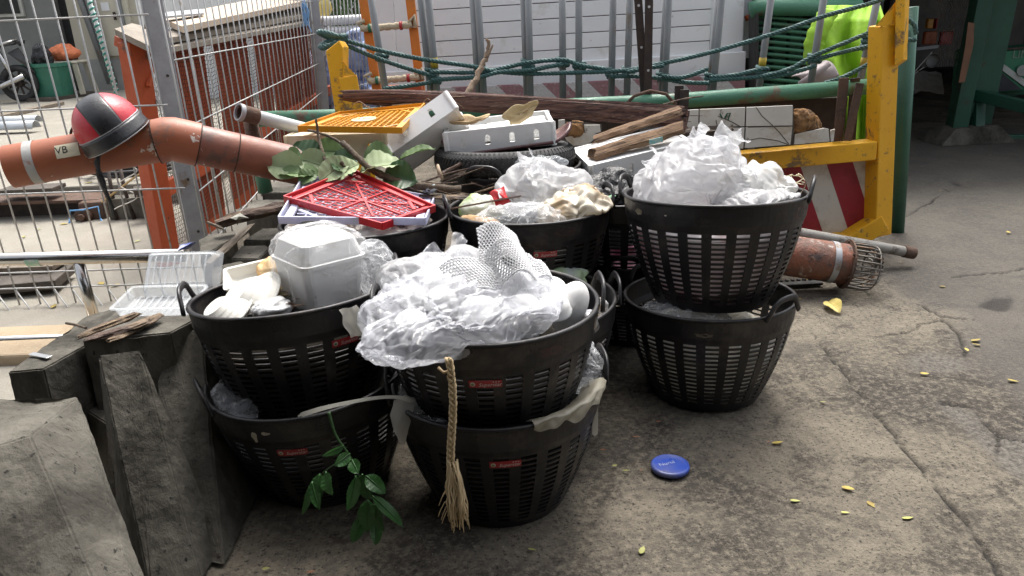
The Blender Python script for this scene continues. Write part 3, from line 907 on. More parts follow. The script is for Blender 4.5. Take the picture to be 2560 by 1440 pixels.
# ---------------------------------------------------------------- middle: food bags
M_FOOD = film('food_bag', (0.80, 0.74, 0.62), 0.0, 0.22, 0.3, 11, 0.6, stain=(0.60, 0.46, 0.30), var=0.06)
MIDBAG = bag_in('mi', 'plastic_bag', 'milky bag piled at the back of the basket with the red packet', M_BAGW, (0.06, 0.09, 0.39), (0.17, 0.15, 0.11), 31, [((-.1, .2, 1), .25, 6), ((.5, -.3, .5), .15, 6)], crum=0.024, freq=6)
bag_in('mi', 'plastic_bag', 'bag of beige leftovers slumped against the basket rim', M_FOOD, (0.17, -0.10, 0.365), (0.135, 0.12, 0.085), 32, [((.2, .2, 1), .15, 5)], crum=0.016, freq=7)
bag_in('mi', 'plastic_bag', 'clear bag spread behind the tall foam net', M_BAG, (-0.03, -0.14, 0.365), (0.16, 0.13, 0.055), 33, crum=0.016, freq=8)
bag_in('mi', 'wrapper', 'crumpled wrapper with pale green print', film('green_wrapper', (0.78, 0.80, 0.70), 0.0, 0.3, 0.3, 12, 0.5, stain=(0.45, 0.6, 0.22), var=0.03), (-0.18, 0.02, 0.36), (0.085, 0.075, 0.055), 34, cat='wrapper', crum=0.016, freq=11, nu=70, nv=46)
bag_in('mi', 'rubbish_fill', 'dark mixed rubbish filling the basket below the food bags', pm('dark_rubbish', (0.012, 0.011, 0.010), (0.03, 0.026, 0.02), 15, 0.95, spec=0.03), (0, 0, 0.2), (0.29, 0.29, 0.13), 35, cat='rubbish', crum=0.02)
# red packet
def packet(c, w, h, th, rot, seed):
    rng = np.random.default_rng(seed)
    def fn(s):
        return lambda u, v: c + rot @ Vector(((u - .5) * w * (1 - .12 * math.sin(math.pi * v)), (v - .5) * h, s * th * (math.sin(math.pi * u) * math.sin(math.pi * v)) ** .5 + .004 * math.sin(9 * u + 5 * v)))
    return MB().sheet(fn(1), 10, 12).sheet(fn(-1), 10, 12)
o = packet(Vector((-0.105, -0.02, 0.415)), 0.06, 0.07, 0.012, Matrix.Rotation(R_(50), 3, 'X') @ Matrix.Rotation(R_(20), 3, 'Z'), 1).build('snack_packet', pm('red_foil', (0.62, 0.03, 0.03), (0.5, 0.02, 0.025), 10, 0.3, bump=0.3, bscale=40), None, smooth=True, local=True, label='small crinkled red packet in the basket of food bags', cat='packet')
inside('mi', o)
m_ = MB().box((0, 0, 0), (0.011, 0.024, 0.001)); o2 = m_.build('print', M_WHITEP, o, local=True); o2.location = Vector((-0.105, -0.031, 0.424)); o2.rotation_euler = (R_(50), 0, R_(20))
o = MB().bar((-0.30, -0.10, 0.395), (-0.03, -0.02, 0.415), 0.022, 0.004, (0, .4, 1)).build('wood_strip', pm('reddish_wood_strip', (0.22, 0.15, 0.12), (0.15, 0.10, 0.08), 20, 0.8, stretch=(.3, 3, 1)), None, local=True, label='thin reddish wood strip resting on the basket rim', cat='wood strip')
inside('mi', o)
bag_in('mi', 'cardboard_scrap', 'torn brown cardboard tucked inside the basket rim', pm('brown_card', (0.42, 0.27, 0.14), (0.32, 0.2, 0.1), 9, 0.85), (-0.19, -0.15, 0.345), (0.085, 0.06, 0.03), 36, cat='cardboard', crum=0.012, freq=12, nu=50, nv=30)
# pale foam tray behind
def tray(c, w, d, h, rot, flare=0.012, th=0.004, lip=0.008, holes=False):
    m = MB(); R = rot if rot is not None else Matrix.Identity(3)
    def loop(a, b, z, r=0.18, n=5):
        out = []; rr = r * min(a, b) / 2
        for qx, qy, s in ((1, 1, 0), (-1, 1, 1), (-1, -1, 2), (1, -1, 3)):
            for i in range(n + 1):
                an = math.pi / 2 * (s + i / n)
                out.append(c + R @ Vector((qx * (a / 2 - rr) + rr * math.cos(an), qy * (b / 2 - rr) + rr * math.sin(an), z)))
        return out
    loops = [loop(w - 4 * flare, d - 4 * flare, 0), loop(w - 2 * flare, d - 2 * flare, h * .15), loop(w, d, h), loop(w + 2 * lip, d + 2 * lip, h + .001), loop(w + 2 * lip, d + 2 * lip, h - .004), loop(w + th, d + th, h - th), loop(w - 2 * flare + th, d - 2 * flare + th, h * .15 - th), loop(w - 4 * flare, d - 4 * flare, -th)]
    n = len(loops[0])
    for L in loops: m.v += [tuple(p) for p in L]
    for i in range(len(loops) - 1):
        for k in range(n): m.f.append((i * n + k, i * n + (k + 1) % n, (i + 1) * n + (k + 1) % n, (i + 1) * n + k))
    m.f.append(tuple(range(n))); m.f.append(tuple((len(loops) - 1) * n + k for k in range(n - 1, -1, -1)))
    return m
o = tray(Vector((-0.02, 0.14, 0.36)), 0.17, 0.13, 0.03, Matrix.Rotation(R_(28), 3, 'X') @ Matrix.Rotation(R_(-12), 3, 'Z')).build('foam_tray', M_FOAM, None, local=True, smooth=False, label='white foam tray propped at the back of the food bag basket', cat='foam tray')
inside('mi', o)
o = MB().box((0.285, -0.02, 0.392), (0.02, 0.12, 0.004), Matrix.Rotation(R_(-35), 3, 'Z')).build('plastic_strip', pm('mint_strip', (0.42, 0.72, 0.45), (0.36, 0.6, 0.4), 9, 0.4), None, local=True, label='mint green plastic strip lying over the basket rim', cat='plastic strip')
inside('mi', o)

# ---------------------------------------------------------------- front upper: clear bag with foam cups, foam nets
CUPS = [(-0.02, -0.06, .425, .06), (.085, -0.05, .425, .058), (-.02, -.165, .41, .056), (.085, -.16, .408, .055), (.17, -.13, .40, .045), (-.11, -.11, .42, .052), (-.12, .0, .43, .052), (-.2, -.06, .415, .045), (-.19, -.17, .39, .045), (.17, -.03, .41, .045), (.0, .05, .43, .05)]
FRONTBAG = film_bag('fu', 'plastic_bag', 'big clear crinkled bag draped over the rim above the raffia tassel', film('glossy_clear_bag', (0.88, 0.90, 0.96), 0.66, 0.07, 0.4, spec=1.0, facet=22), (-0.055, -0.07, 0.40), (0.235, 0.225, 0.07), 41,
       [((-.62, -.75, -.3), .48, 9), ((-.9, -.1, .1), .12, 7), ((.2, -.5, .8), .1, 6), ((-.2, .3, .9), .2, 5), ((.85, -.3, .1), .1, 8)], clamp=False, spheres=[(x, y, z - .012, r * .95) for x, y, z, r in CUPS], nu=150, nv=90, ex=1.24, core=.01, dmax=.034, bend=.03)
for k, (x, y, z, r) in enumerate(CUPS):
    rr = np.random.default_rng(k)
    prof = [(0.001, 0.8), (0.35, 0.77), (0.65, 0.62), (0.86, 0.36), (0.98, 0.0), (1.04, -0.06), (1.0, -0.1), (0.9, -.1)]
    M = Matrix.Translation((x, y, z - .012)) @ Matrix.Rotation(rr.uniform(-.4, .4), 4, 'X') @ Matrix.Rotation(rr.uniform(-.4, .4), 4, 'Y') @ Matrix.Scale(r, 4)
    o = MB().lathe(prof, 20, M).build('foam_cup', M_FOAM, None, smooth=True, local=True, label='round white foam cup inside the big clear bag', cat='foam cup', group='foam cups in the clear bag', solid=0.003)
    inside('fu', o)
bag_in('fu', 'plastic_bag', 'off-white bag bunched at the back beneath the foam nets', M_BAGW, (-0.12, 0.11, 0.40), (0.19, 0.13, 0.07), 42, [((-.5, .2, .6), .15, 6)], crum=0.022, freq=7)
bag_in('fu', 'rubbish_fill', 'dark rubbish filling the basket under the clear bag', pm('dark_rubbish', (0.05, 0.045, 0.04)), (0, 0, 0.17), (0.285, 0.285, 0.125), 43, cat='rubbish', crum=0.03)
bag_in('fu', 'foam_shell', 'white foam shell standing at the right of the clear bag', M_FOAM, (0.215, -0.075, 0.37), (0.045, 0.05, 0.075), 44, cat='foam piece', crum=0.003, freq=9, nu=40, nv=26, rot=Matrix.Rotation(R_(25), 4, 'Y'))
o = MB().tube([(0.275, -0.06, 0.30), (0.262, -0.075, 0.345)], 0.022, 14).build('small_tin', pm('silver_tin', (0.6, 0.6, 0.62), (0.4, 0.4, 0.42), 30, 0.3, 0.7, bump=0.2), None, smooth=True, local=True, label='small silver tin against the basket wall', cat='tin')
inside('fu', o)
M_NET = pm('white_foam_net', (0.90, 0.90, 0.91), (0.85, 0.85, 0.87), 8, 0.6, bump=0.05, transl=0.2)
def foam_net(label, fn, nu, nv, r=0.0032):
    m = MB()
    for j in range(nv + 1):
        pts = []
        for i in range(nu * 2 + 1):
            dv = (0.42 if (i + j) % 2 else -0.42)
            pts.append(fn(i / (nu * 2), min(1, max(0, (j + dv) / nv))))
        m.tube(pts, r, 5, True)
    return m.build('foam_net', M_NET, None, smooth=True, label=label, cat='foam net', group='white foam fruit nets')
def patch(px, bulge=0.03, k=1.0, wav=0.006):
    c = [aty(x, y, Y) for x, y, Y in px]      # tl tr br bl
    n = (c[1] - c[0]).cross(c[3] - c[0]).normalized()
    if n.y > 0 : n = -n
    def fn(u, v):
        p = (c[0] * (1 - u) + c[1] * u) * (1 - v) + (c[3] * (1 - u) + c[2] * u) * v
        return p + n * (bulge * math.sin(math.pi * u) * (1 - .3 * v) * k + wav * math.sin(7 * u + 4 * v))
    return fn
foam_net('tall white foam net standing up behind the others', patch([(1192, 572, 1.99), (1288, 590, 2.0), (1318, 668, 1.90), (1200, 655, 1.90)], 0.04), 14, 16, .0030)
foam_net('flat white foam net spread over the clear bag', patch([(1098, 668, 1.93), (1240, 655, 1.92), (1262, 728, 1.83), (1140, 745, 1.83)], 0.03), 16, 12, .0030)
foam_net('rolled white foam net with a torn fringe', patch([(1212, 642, 1.90), (1305, 625, 1.93), (1345, 700, 1.86), (1250, 712, 1.82)], 0.06), 14, 14, .0030)
foam_net('torn white foam net strip at the inner rim', patch([(1300, 640, 1.99), (1350, 655, 2.0), (1392, 705, 1.93), (1330, 690, 1.90)], 0.01), 9, 7)

# braided raffia tassel
def braid():
    top = aty(1122, 895, 1.625); mid = aty(1134, 1185, 1.60); end = aty(1142, 1315, 1.565)
    t = thing('raffia_tassel', 'braided raffia cord with a frayed tassel hanging down the baskets', 'tassel', end)
    m = MB()
    for s in range(3):
        pts = []
        for i in range(70):
            f = i / 69
            p = top.lerp(mid, f)
            a = f * 42 + s * 2.094
            p = p + Vector((math.sin(a) * 0.0065, math.sin(2 * a) * 0.004, 0)) + Vector((0.006 * math.sin(f * 5), 0, 0))
            pts.append(p)
        m.tube(pts, 0.0045, 6, flat=0.7)
    m.build('braid', M_STRAW, t, smooth=True)
    m = MB(); rr = random.Random(2)
    for k in range(75):
        a = rr.uniform(0, 6.28); s = rr.uniform(0, 1) ** .6
        e = end + Vector((math.cos(a) * 0.027 * s + 0.006, math.sin(a) * 0.02 * s, rr.uniform(-0.01, 0.05)))
        q = mid + Vector((math.cos(a) * 0.012, math.sin(a) * 0.008, rr.uniform(-.02, .04)))
        h = q.lerp(e, .5) + Vector((rr.uniform(-.012, .012), rr.uniform(-.004, .006), 0))
        m.tube([q, q.lerp(h, .5) + Vector((rr.uniform(-.006, .006), 0, 0)), h, h.lerp(e, .5) + Vector((rr.uniform(-.006, .006), 0, 0)), e], [.0022, .0022, .002, .0017, .0013], 4)
    for k in range(5):
        q = mid.lerp(end, .3 + .1 * k) + Vector((-.012, 0, 0)); e = q + Vector((rr.uniform(-.035, -.018), rr.uniform(-.01, 0), rr.uniform(-.035, .0)))
        m.tube([q, q.lerp(e, .5) + Vector((0, 0, .012)), e, e + Vector((-.004, 0, -.012))], .0012, 4)
    m.build('fringe', M_STRAW, t, smooth=True)
    m = MB(); p = aty(1095, 918, 1.63)
    m.tube([p, p + Vector((.012, -.004, -.012)), p + Vector((.03, -.006, -.008)), top + Vector((0, 0, -.02))], .0035, 6)
    m.build('loop_end', M_STRAW, t, smooth=True)
braid()

# ---------------------------------------------------------------- left upper: foam bowls, lunch box in a bag, leaves
def superbox(c, rad, e, seed, crum, freq, rot, nu=120, nv=80, pinch=None, taper=0.0):
    rng = np.random.default_rng(seed)
    u = np.linspace(0, 2 * np.pi, nu, endpoint=False); v = np.linspace(-np.pi / 2 + .02, np.pi / 2 - .02, nv)
    U, V = np.meshgrid(u, v)
    sg = lambda x, p: np.sign(x) * np.abs(x) ** p
    P = np.stack([sg(np.cos(V), e) * sg(np.cos(U), e), sg(np.cos(V), e) * sg(np.sin(U), e), sg(np.sin(V), e)], -1).reshape(-1, 3)
    Dn = P / np.linalg.norm(P, axis=1, keepdims=True)
    P = P * np.array(rad)
    P[:, :2] *= (1 + taper * P[:, 2:3] / rad[2])
    P = P + Dn * (creases(P, rng, freq, 7) * crum + creases(P, rng, freq * 2.6, 5) * crum * .4)[:, None]
    P = P @ np.array(rot).T + np.array(c)
    if pinch: P = pinch(P)
    m = MB(); m.v = [tuple(p) for p in P]
    m.f = [(j * nu + i, j * nu + (i + 1) % nu, (j + 1) * nu + (i + 1) % nu, (j + 1) * nu + i) for j in range(nv - 1) for i in range(nu)]
    m.f += [tuple(range(nu - 1, -1, -1)), tuple((nv - 1) * nu + i for i in range(nu))]
    return m
Rb = Matrix.Rotation(R_(42), 3, 'Z') @ Matrix.Rotation(R_(6), 3, 'X')
cb = Vector((0.085, 0.0, 0.425))
t = thing('foam_lunch_box', 'white foam lunch box with a ridged lid tied inside a plastic bag', 'foam box')
M = BASK['lu']
t.location = M @ (cb + Vector((0, 0, -.11)))
def rrect(a, b, z, r, n=4):
    out = []
    for qx, qy, s in ((1, 1, 0), (-1, 1, 1), (-1, -1, 2), (1, -1, 3)):
        for i in range(n + 1):
            an = math.pi / 2 * (s + i / n)
            out.append(Vector((qx * (a - r) + r * math.cos(an), qy * (b - r) + r * math.sin(an), z)))
    return out
def loft(loops, Mx, cap=True):
    m = MB(); n = len(loops[0])
    for L in loops: m.v += [tuple(Mx @ p) for p in L]
    for i in range(len(loops) - 1):
        for k in range(n): m.f.append((i * n + k, i * n + (k + 1) % n, (i + 1) * n + (k + 1) % n, (i + 1) * n + k))
    if cap: m.f.append(tuple(range(n - 1, -1, -1))); m.f.append(tuple((len(loops) - 1) * n + k for k in range(n)))
    return m
MX = M @ Matrix.Translation(cb) @ Rb.to_4x4()
a = 0.100
loft([rrect(a * .8, a * .8, -.13, .02), rrect(a * .84, a * .84, -.125, .022), rrect(a, a, .028, .026)], MX).build('tray', M_FOAM, t, bevel=0)
loft([rrect(a * 1.05, a * 1.05, .030, .026), rrect(a * 1.06, a * 1.06, .040, .026), rrect(a * 1.0, a * 1.0, .042, .026), rrect(a * .99, a * .99, .050, .026), rrect(a * .86, a * .86, .092, .026), rrect(a * .70, a * .70, .106, .022), rrect(a * .60, a * .60, .102, .02)], MX).build('lid', M_FOAM, t)
film_bag('lu', 'plastic_bag', 'thin clear bag stretched round the foam lunch box', film('thin_clear_bag', (0.92, 0.92, 0.93), 0.84, 0.07, 0.4, spec=1.0, facet=20), tuple(cb + Vector((0, 0, -.008))), (0.120, 0.120, 0.140), 51, (), True, e=0.5, rot=Rb.to_4x4(), ex=1.2, core=0.9, dmax=.016, nu=130, nv=78)
bag_in('lu', 'plastic_bag', 'small speckled bag bunched beside the lunch box bag', M_BAG, (0.235, 0.06, 0.40), (0.06, 0.075, 0.085), 52, crum=0.014, freq=10, nu=80, nv=50)
bag_in('lu', 'rubbish_fill', 'dark rubbish filling the basket under the foam bowls', pm('dark_rubbish', (0.05, 0.045, 0.04)), (0, 0, 0.19), (0.29, 0.29, 0.14), 53, cat='rubbish', crum=0.025)
def bowl(c, r, h, rot, ridges=3):
    pr = [(r * .02, 0.0), (r * .42, 0.0), (r * .48, h * .1)]
    for i in range(ridges):
        f = (i + 1) / (ridges + .4)
        pr += [(r * (.48 + .48 * f) - .003, h * (.1 + .8 * f) - .004), (r * (.48 + .48 * f), h * (.1 + .8 * f))]
    pr += [(r * .99, h * .97), (r * 1.06, h), (r * 1.06, h - .004), (r * .97, h * .93), (r * .46, h * .16), (r * .02, h * .12)]
    return MB().lathe(pr, 40, Matrix.Translation(c) @ rot.to_4x4())
for k, (c, r, h, dn, lb) in enumerate([((-0.145, -0.085, 0.392), .110, .062, (.50, .42, -.76), 'ridged white foam bowl turned on its side by the basket handle'), ((-0.185, -0.15, 0.375), .085, .05, (.42, .34, -.84), 'second smaller foam bowl nested against the basket handle')]):
    o = bowl(Vector(c), r, h, Vector(dn).to_track_quat('Z', 'Y').to_matrix()).build('foam_bowl', pm('cream_foam', (0.80, 0.79, 0.74), (0.74, 0.72, 0.66), 6, 0.5, bump=0.03, transl=0.12), None, smooth=False, local=True, label=lb, cat='foam bowl', group='white foam bowls')
    inside('lu', o)
o = tray(Vector((-0.15, 0.11, 0.375)), 0.16, 0.10, 0.035, Matrix.Rotation(R_(24), 3, 'X') @ Matrix.Rotation(R_(14), 3, 'Z')).build('foam_tray', pm('cream_foam', (0.8, 0.79, 0.74)), None, local=True, label='dirty cream foam tray behind the foam bowls', cat='foam tray')
inside('lu', o)
bag_in('lu', 'greasy_paper', 'crumpled greasy orange brown paper behind the foam bowls', pm('greasy_paper', (0.66, 0.42, 0.18), (0.56, 0.28, 0.07), 7, 0.55, bump=0.3, bscale=30, c3=(0.75, 0.58, 0.36), s3=5, t3=0.55, w3=0.08), (-0.05, 0.13, 0.405), (0.10, 0.055, 0.04), 54, cat='paper', crum=0.02, freq=11, nu=80, nv=50)
bag_in('lu', 'foil_scrap', 'crumpled white foil lying on the dead leaves', pm('white_foil', (0.75, 0.75, 0.75), (0.6, 0.6, 0.6), 12, 0.35, 0.3, bump=0.6, bscale=30), (-0.03, -0.14, 0.35), (0.06, 0.05, 0.022), 55, cat='foil', crum=0.016, freq=14, nu=60, nv=36)
o = MB().tube([(-0.10, 0.03, 0.40), (-0.08, -0.08, 0.372), (-0.075, -0.19, 0.345)], [.010, .009, .008], 6).build('charred_stick', pm('charcoal', (0.02, 0.018, 0.017), (0.035, 0.03, 0.028), 20, 0.9, bump=0.8, bscale=50), None, local=True, label='charred black stick across the dead leaves', cat='stick')
inside('lu', o)

# leaf blade used everywhere
def leaf_mb(L, W, fold=0.15, curl=0.2, tip=1.4, nu=8, nv=4, wav=0.0):
    def fn(u, v):
        w = W * (math.sin(math.pi * min(1, u ** 0.75)) ** 0.8 if 0 < u < 1 else 0.02)
        if u > 0.85: w = max(w * .9, 0)
        s = (v - .5) * 2
        return Vector((u * L, s * w / 2, fold * abs(s) * w / 2 + curl * L * (u - .5) ** 2 + wav * math.sin(u * 12 + s * 2) * abs(s)))
    return MB().sheet(fn, nu, nv)
LEAFM = {}
def leaf_me(key, L, W, m, **k):
    if key not in LEAFM:
        o = leaf_mb(L, W, **k).build('leaf', m, None, smooth=True, local=True)
        LEAFM[key] = o.data
        bpy.data.objects.remove(o)
    return LEAFM[key]
M_DEADLEAF = pm('dead_leaf', (0.24, 0.13, 0.06), (0.14, 0.075, 0.035), 20, 0.7, bump=0.2, c3=(0.30, 0.30, 0.07), s3=12, t3=0.6, hv=0.35)
m_ = MB(); rr = random.Random(9)
for k in range(70):
    a = rr.uniform(0, 6.28); q = rr.uniform(0, .14)
    c = Vector((-0.04 + q * math.cos(a), -0.02 + q * math.sin(a), 0.335 + rr.uniform(0, .03)))
    Rm = Matrix.Rotation(rr.uniform(0, 6.28), 3, 'Z') @ Matrix.Rotation(rr.uniform(-.7, .7), 3, 'X')
    lf = leaf_mb(rr.uniform(.03, .06), rr.uniform(.014, .024), .3, .4, nu=5, nv=2)
    m_.add([c + Rm @ Vector(p) for p in lf.v], lf.f)
inside('lu', m_.build('dead_leaves', M_DEADLEAF, None, smooth=True, local=True, label='mass of brown dead leaves in the basket of foam bowls', cat='leaves', kind='stuff'))
o = MB().sheet(lambda u, v: M @ Vector((0.215 + (u - .5) * .04, -.265 + 0.03 * (u - .5), .37 - v * .075)) + Vector((0.02 * v + .004 * math.sin(9 * v), -.012 - .01 * v + .006 * math.sin(7 * u), 0)), 5, 10).build('plastic_scrap', M_BAGD, None, smooth=True, label='limp grey plastic scrap hanging over the basket rim', cat='plastic scrap')
# ---------------------------------------------------------------- lower rims: films and straps
def ribbon(label, px, w, m, name='plastic_strap', cat='strap', tw=0.0, up=(0, 0, 1)):
    P = [aty(x, y, Y) for x, y, Y in px]
    n = 40
    def cr(f):
        s = f * (len(P) - 1); i = min(int(s), len(P) - 2); t = s - i
        p0, p1, p2, p3 = P[max(i - 1, 0)], P[i], P[i + 1], P[min(i + 2, len(P) - 1)]
        return 0.5 * ((2 * p1) + (p2 - p0) * t + (2 * p0 - 5 * p1 + 4 * p2 - p3) * t * t + (3 * p1 - p0 - 3 * p2 + p3) * t ** 3)
    def fn(u, v):
        p = cr(u); d = (cr(min(1, u + .02)) - cr(max(0, u - .02))).normalized()
        s = Vector(up) - d * d.dot(Vector(up)); s.normalize()
        ang = tw * u; s = Matrix.Rotation(ang, 3, d) @ s
        return p + s * ((v - .5) * w * (1 if 0.03 < u < .97 else .4))
    return MB().sheet(fn, n, 3).build(name, m, None, smooth=True, label=label, cat=cat)
ribbon('pale plastic strap arching over the lower left basket rim', [(745, 1040, 1.77), (830, 1015, 1.74), (960, 993, 1.75), (1030, 1005, 1.80), (1075, 1060, 1.86)], 0.013, film('strap_film', (0.55, 0.56, 0.52), 0.1, 0.35, 0.3, 20, 0.2), tw=0.8)
def drape(label, px, m, depth=0.01, seed=0, cat='plastic film', name='plastic_film'):
    P = [[aty(x, y, Y) for x, y, Y in row] for row in px]
    nr, nc = len(P), len(P[0]); rng = np.random.default_rng(seed)
    nu, nv = 36, 24; pts = []
    for j in range(nv + 1):
        for i in range(nu + 1):
            s = i / nu * (nc - 1); t = j / nv * (nr - 1)
            a = min(int(s), nc - 2); b = min(int(t), nr - 2); s -= a; t -= b
            pts.append((P[b][a] * (1 - s) + P[b][a + 1] * s) * (1 - t) + (P[b + 1][a] * (1 - s) + P[b + 1][a + 1] * s) * t)
    A = np.array([tuple(p) for p in pts]); A[:, 1] += (creases(A, rng, 14, 6) * depth); A[:, 2] += creases(A, rng, 17, 5) * depth * .6
    mb = MB(); mb.v = [tuple(p) for p in A]
    mb.f = [(j * (nu + 1) + i, j * (nu + 1) + i + 1, (j + 1) * (nu + 1) + i + 1, (j + 1) * (nu + 1) + i) for j in range(nv) for i in range(nu)]
    return mb.build(name, m, None, smooth=True, label=label, cat=cat)
def rim_film(key, label, a0, a1, m, hang, seed, inner=.05):
    """film folded over a basket rim, followed round the wall in basket coordinates"""
    nu, nv = 50, 26; rng = np.random.default_rng(seed); V = []
    for j in range(nv + 1):
        v = j / nv
        for i in range(nu + 1):
            u = i / nu; an = R_(a0 + (a1 - a0) * u)
            hg = hang * (.35 + .65 * math.sin(math.pi * min(1, u * .8 + .1)) + .18 * math.sin(u * 17) + .1 * math.sin(u * 37))
            if v < .35: t_ = v / .35; r = brad(BH) - inner * (1 - t_); z = BH - .02 * (1 - t_) + .013 * math.sin(t_ * 1.57)
            else:
                t_ = (v - .35) / .65; z = BH + .013 - hg * t_; r = brad(min(z, BH)) + .016 + .004 * math.sin(u * 23 + t_ * 4)
            V.append((r * math.cos(an), r * math.sin(an), z))
    A = np.array(V); A[:, 2] += creases(A, rng, 18, 5) * .004; k = 1 + creases(A, rng, 24, 5) * .010; A[:, 0] *= k; A[:, 1] *= k
    mb = MB(); mb.v = [tuple(p) for p in A]
    mb.f = [(j * (nu + 1) + i, j * (nu + 1) + i + 1, (j + 1) * (nu + 1) + i + 1, (j + 1) * (nu + 1) + i) for j in range(nv) for i in range(nu)]
    return inside(key, mb.build('plastic_film', m, None, smooth=True, local=True, label=label, cat='plastic film'))
rim_film('fl', 'dusty brown film folded over the rim of the tassel stack', -72, -12, film('brown_film', (0.40, 0.37, 0.29), 0.12, 0.35, 0.3), .035, 3)

def flap(key, c, w, h, R, m, parent, seed):
    """loose crinkled edge of a bag: a small sheet with spare length"""
    n = 26
    u = np.linspace(-.5, .5, n); U, V = np.meshgrid(u, np.linspace(0, 1, n))
    rng = np.random.default_rng(seed)
    taper = 1 - .35 * V + .12 * np.sin(V * 6 + seed)
    P = np.stack([U * w * taper, .02 * np.sin(U * 9 + seed) * V, V * h * (1 + .25 * np.sin(U * 7 + seed))], -1)
    P = P @ np.array(R).T + np.array(c)
    P = pbd(P, 1.22, 22, lambda q: q, False, 0.0, .05, seed, .016, 2, .004, 0)
    o = grid_mb(P, False).build('loose_edge', m, parent, smooth=True, local=True, sub=1)
    return o
def flaps(o, lst, m):
    for k, (c, w, h, rx, ry, rz) in enumerate(lst):
        flap(None, c, w, h, Matrix.Rotation(R_(rz), 3, 'Z') @ Matrix.Rotation(R_(ry), 3, 'Y') @ Matrix.Rotation(R_(rx), 3, 'X'), m, o, 70 + k)
M_EDGE = film('bag_edge_film', (0.86, 0.87, 0.89), 0.45, 0.16, 0.45, spec=0.9, facet=22)
flaps(BIGBAG, [((-.02, -.10, .50), .13, .07, -35, 12, 10), ((.06, .02, .52), .12, .075, 10, -25, -30), ((-.19, -.05, .46), .12, .06, -20, -50, 40), ((.09, -.12, .44), .12, .06, -70, 25, 0), ((-.12, -.16, .42), .14, .06, -80, -10, -10), ((-.06, .05, .54), .12, .05, 20, 5, 60)], M_EDGE)
flaps(MIDBAG, [((.02, .02, .49), .10, .05, -30, 20, 0), ((.10, .0, .46), .11, .05, -60, 20, 20), ((.0, .1, .50), .1, .05, 10, -20, 30)], M_EDGE)
flaps(FRONTBAG, [((-.23, -.12, .42), .13, .07, -60, -60, 20), ((-.17, -.25, .38), .15, .06, -110, -20, 0), ((.02, -.23, .42), .20, .05, -75, 0, 4), ((-.10, .0, .47), .16, .07, -20, -15, 15), ((.15, -.14, .43), .12, .06, -60, 30, 20)], film('clear_edge_film', (0.90, 0.92, 0.96), 0.68, 0.07, 0.4, spec=1.0, facet=24))

drape('torn clear film caught on the rim between the two front stacks', [[(985, 1000, 1.80), (1010, 990, 1.80), (1040, 1000, 1.80)], [(975, 1040, 1.77), (1003, 1050, 1.77), (1025, 1060, 1.77)], [(990, 1085, 1.76), (1002, 1110, 1.76), (1012, 1112, 1.76)]], M_BAGD, 0.01, 5)
ribbon('clear plastic strip dangling from the right handle of the tassel stack', [(1478, 945, 1.90), (1484, 985, 1.87), (1488, 1040, 1.86), (1487, 1090, 1.86)], 0.016, M_BAGD, cat='plastic strip', name='plastic_strip', up=(1, 0, 0))
bag_in('fl', 'plastic_bag', 'clear bag of wrappers pressed inside the bottom basket of the tassel stack', M_BAG, (-0.17, -0.02, 0.33), (0.13, 0.22, 0.05), 61, crum=0.02, freq=9)
bag_in('fl', 'plastic_bag', 'crinkled clear pack by the right handle of the tassel stack', M_BAG, (0.24, 0.05, 0.385), (0.06, 0.12, 0.07), 62, crum=0.02, freq=11, clamp=False, nu=80, nv=50)
bag_in('fl', 'rubbish_fill', 'dark rubbish inside the bottom basket of the tassel stack', pm('dark_rubbish', (0.05, 0.045, 0.04)), (0, 0, 0.17), (0.28, 0.28, 0.14), 63, cat='rubbish', crum=0.03)
bag_in('ll', 'rubbish_fill', 'dark rubbish inside the lower left basket', pm('dark_rubbish', (0.05, 0.045, 0.04)), (0, 0, 0.17), (0.28, 0.28, 0.14), 64, cat='rubbish', crum=0.03)
bag_in('ll', 'plastic_bag', 'clear bag edge showing over the lower left basket rim', M_BAG, (-0.2, -0.09, 0.34), (0.10, 0.12, 0.035), 65, crum=0.015, freq=10, nu=70, nv=40)
bag_in('s1', 'plastic_bag', 'crinkled clear wrappers with brown scraps in the half hidden basket', film('scrap_wrappers', (0.8, 0.82, 0.84), 0.4, 0.12, 0.3, 16, 0.8, stain=(0.4, 0.28, 0.16)), (0.14, 0.0, 0.30), (0.15, 0.2, 0.07), 66, crum=0.025, freq=11)
bag_in('s1', 'wrapper', 'green and clear wrapper at the back of the half hidden basket', film('lime_wrapper', (0.55, 0.72, 0.45), 0.2, 0.2, 0.3, 12, 0.5, stain=(0.7, 0.72, 0.8)), (0.14, 0.2, 0.36), (0.10, 0.06, 0.05), 67, cat='wrapper', crum=0.014, freq=12, nu=60, nv=36)
bag_in('br', 'rubbish_bag', 'shiny black rubbish bag knotted in the basket behind the striped stack', pm('black_bag_film', (0.012, 0.012, 0.013), (0.02, 0.02, 0.022), 5, 0.25, bump=0.7, bscale=16, bdist=0.02), (-0.06, -0.10, 0.37), (0.15, 0.14, 0.085), 68, [((0, 0, 1), .3, 8)], crum=0.03, freq=8)
for k in range(4):
    o = tray(Vector((-0.02 + .01 * k, -0.16, 0.28 + .022 * k)), 0.22, 0.15, 0.028, Matrix.Rotation(R_(30 + 3 * k), 3, 'X') @ Matrix.Rotation(R_(-8 + 5 * k), 3, 'Z')).build('food_container', pm(('pale_lid', 'pink_lid')[k % 2], ((0.62, 0.66, 0.64), (0.45, 0.16, 0.24))[k % 2], None, 5, 0.35, bump=0.03), None, local=True, label=('translucent pale plastic box lid at the bottom of the lid pile', 'dull pink plastic box lid next above the bottom of the lid pile', 'translucent pale plastic box lid between two pink lids', 'dull pink plastic box lid on top of the lid pile')[k], cat='lid', group='plastic box lids')
    inside('bl', o)
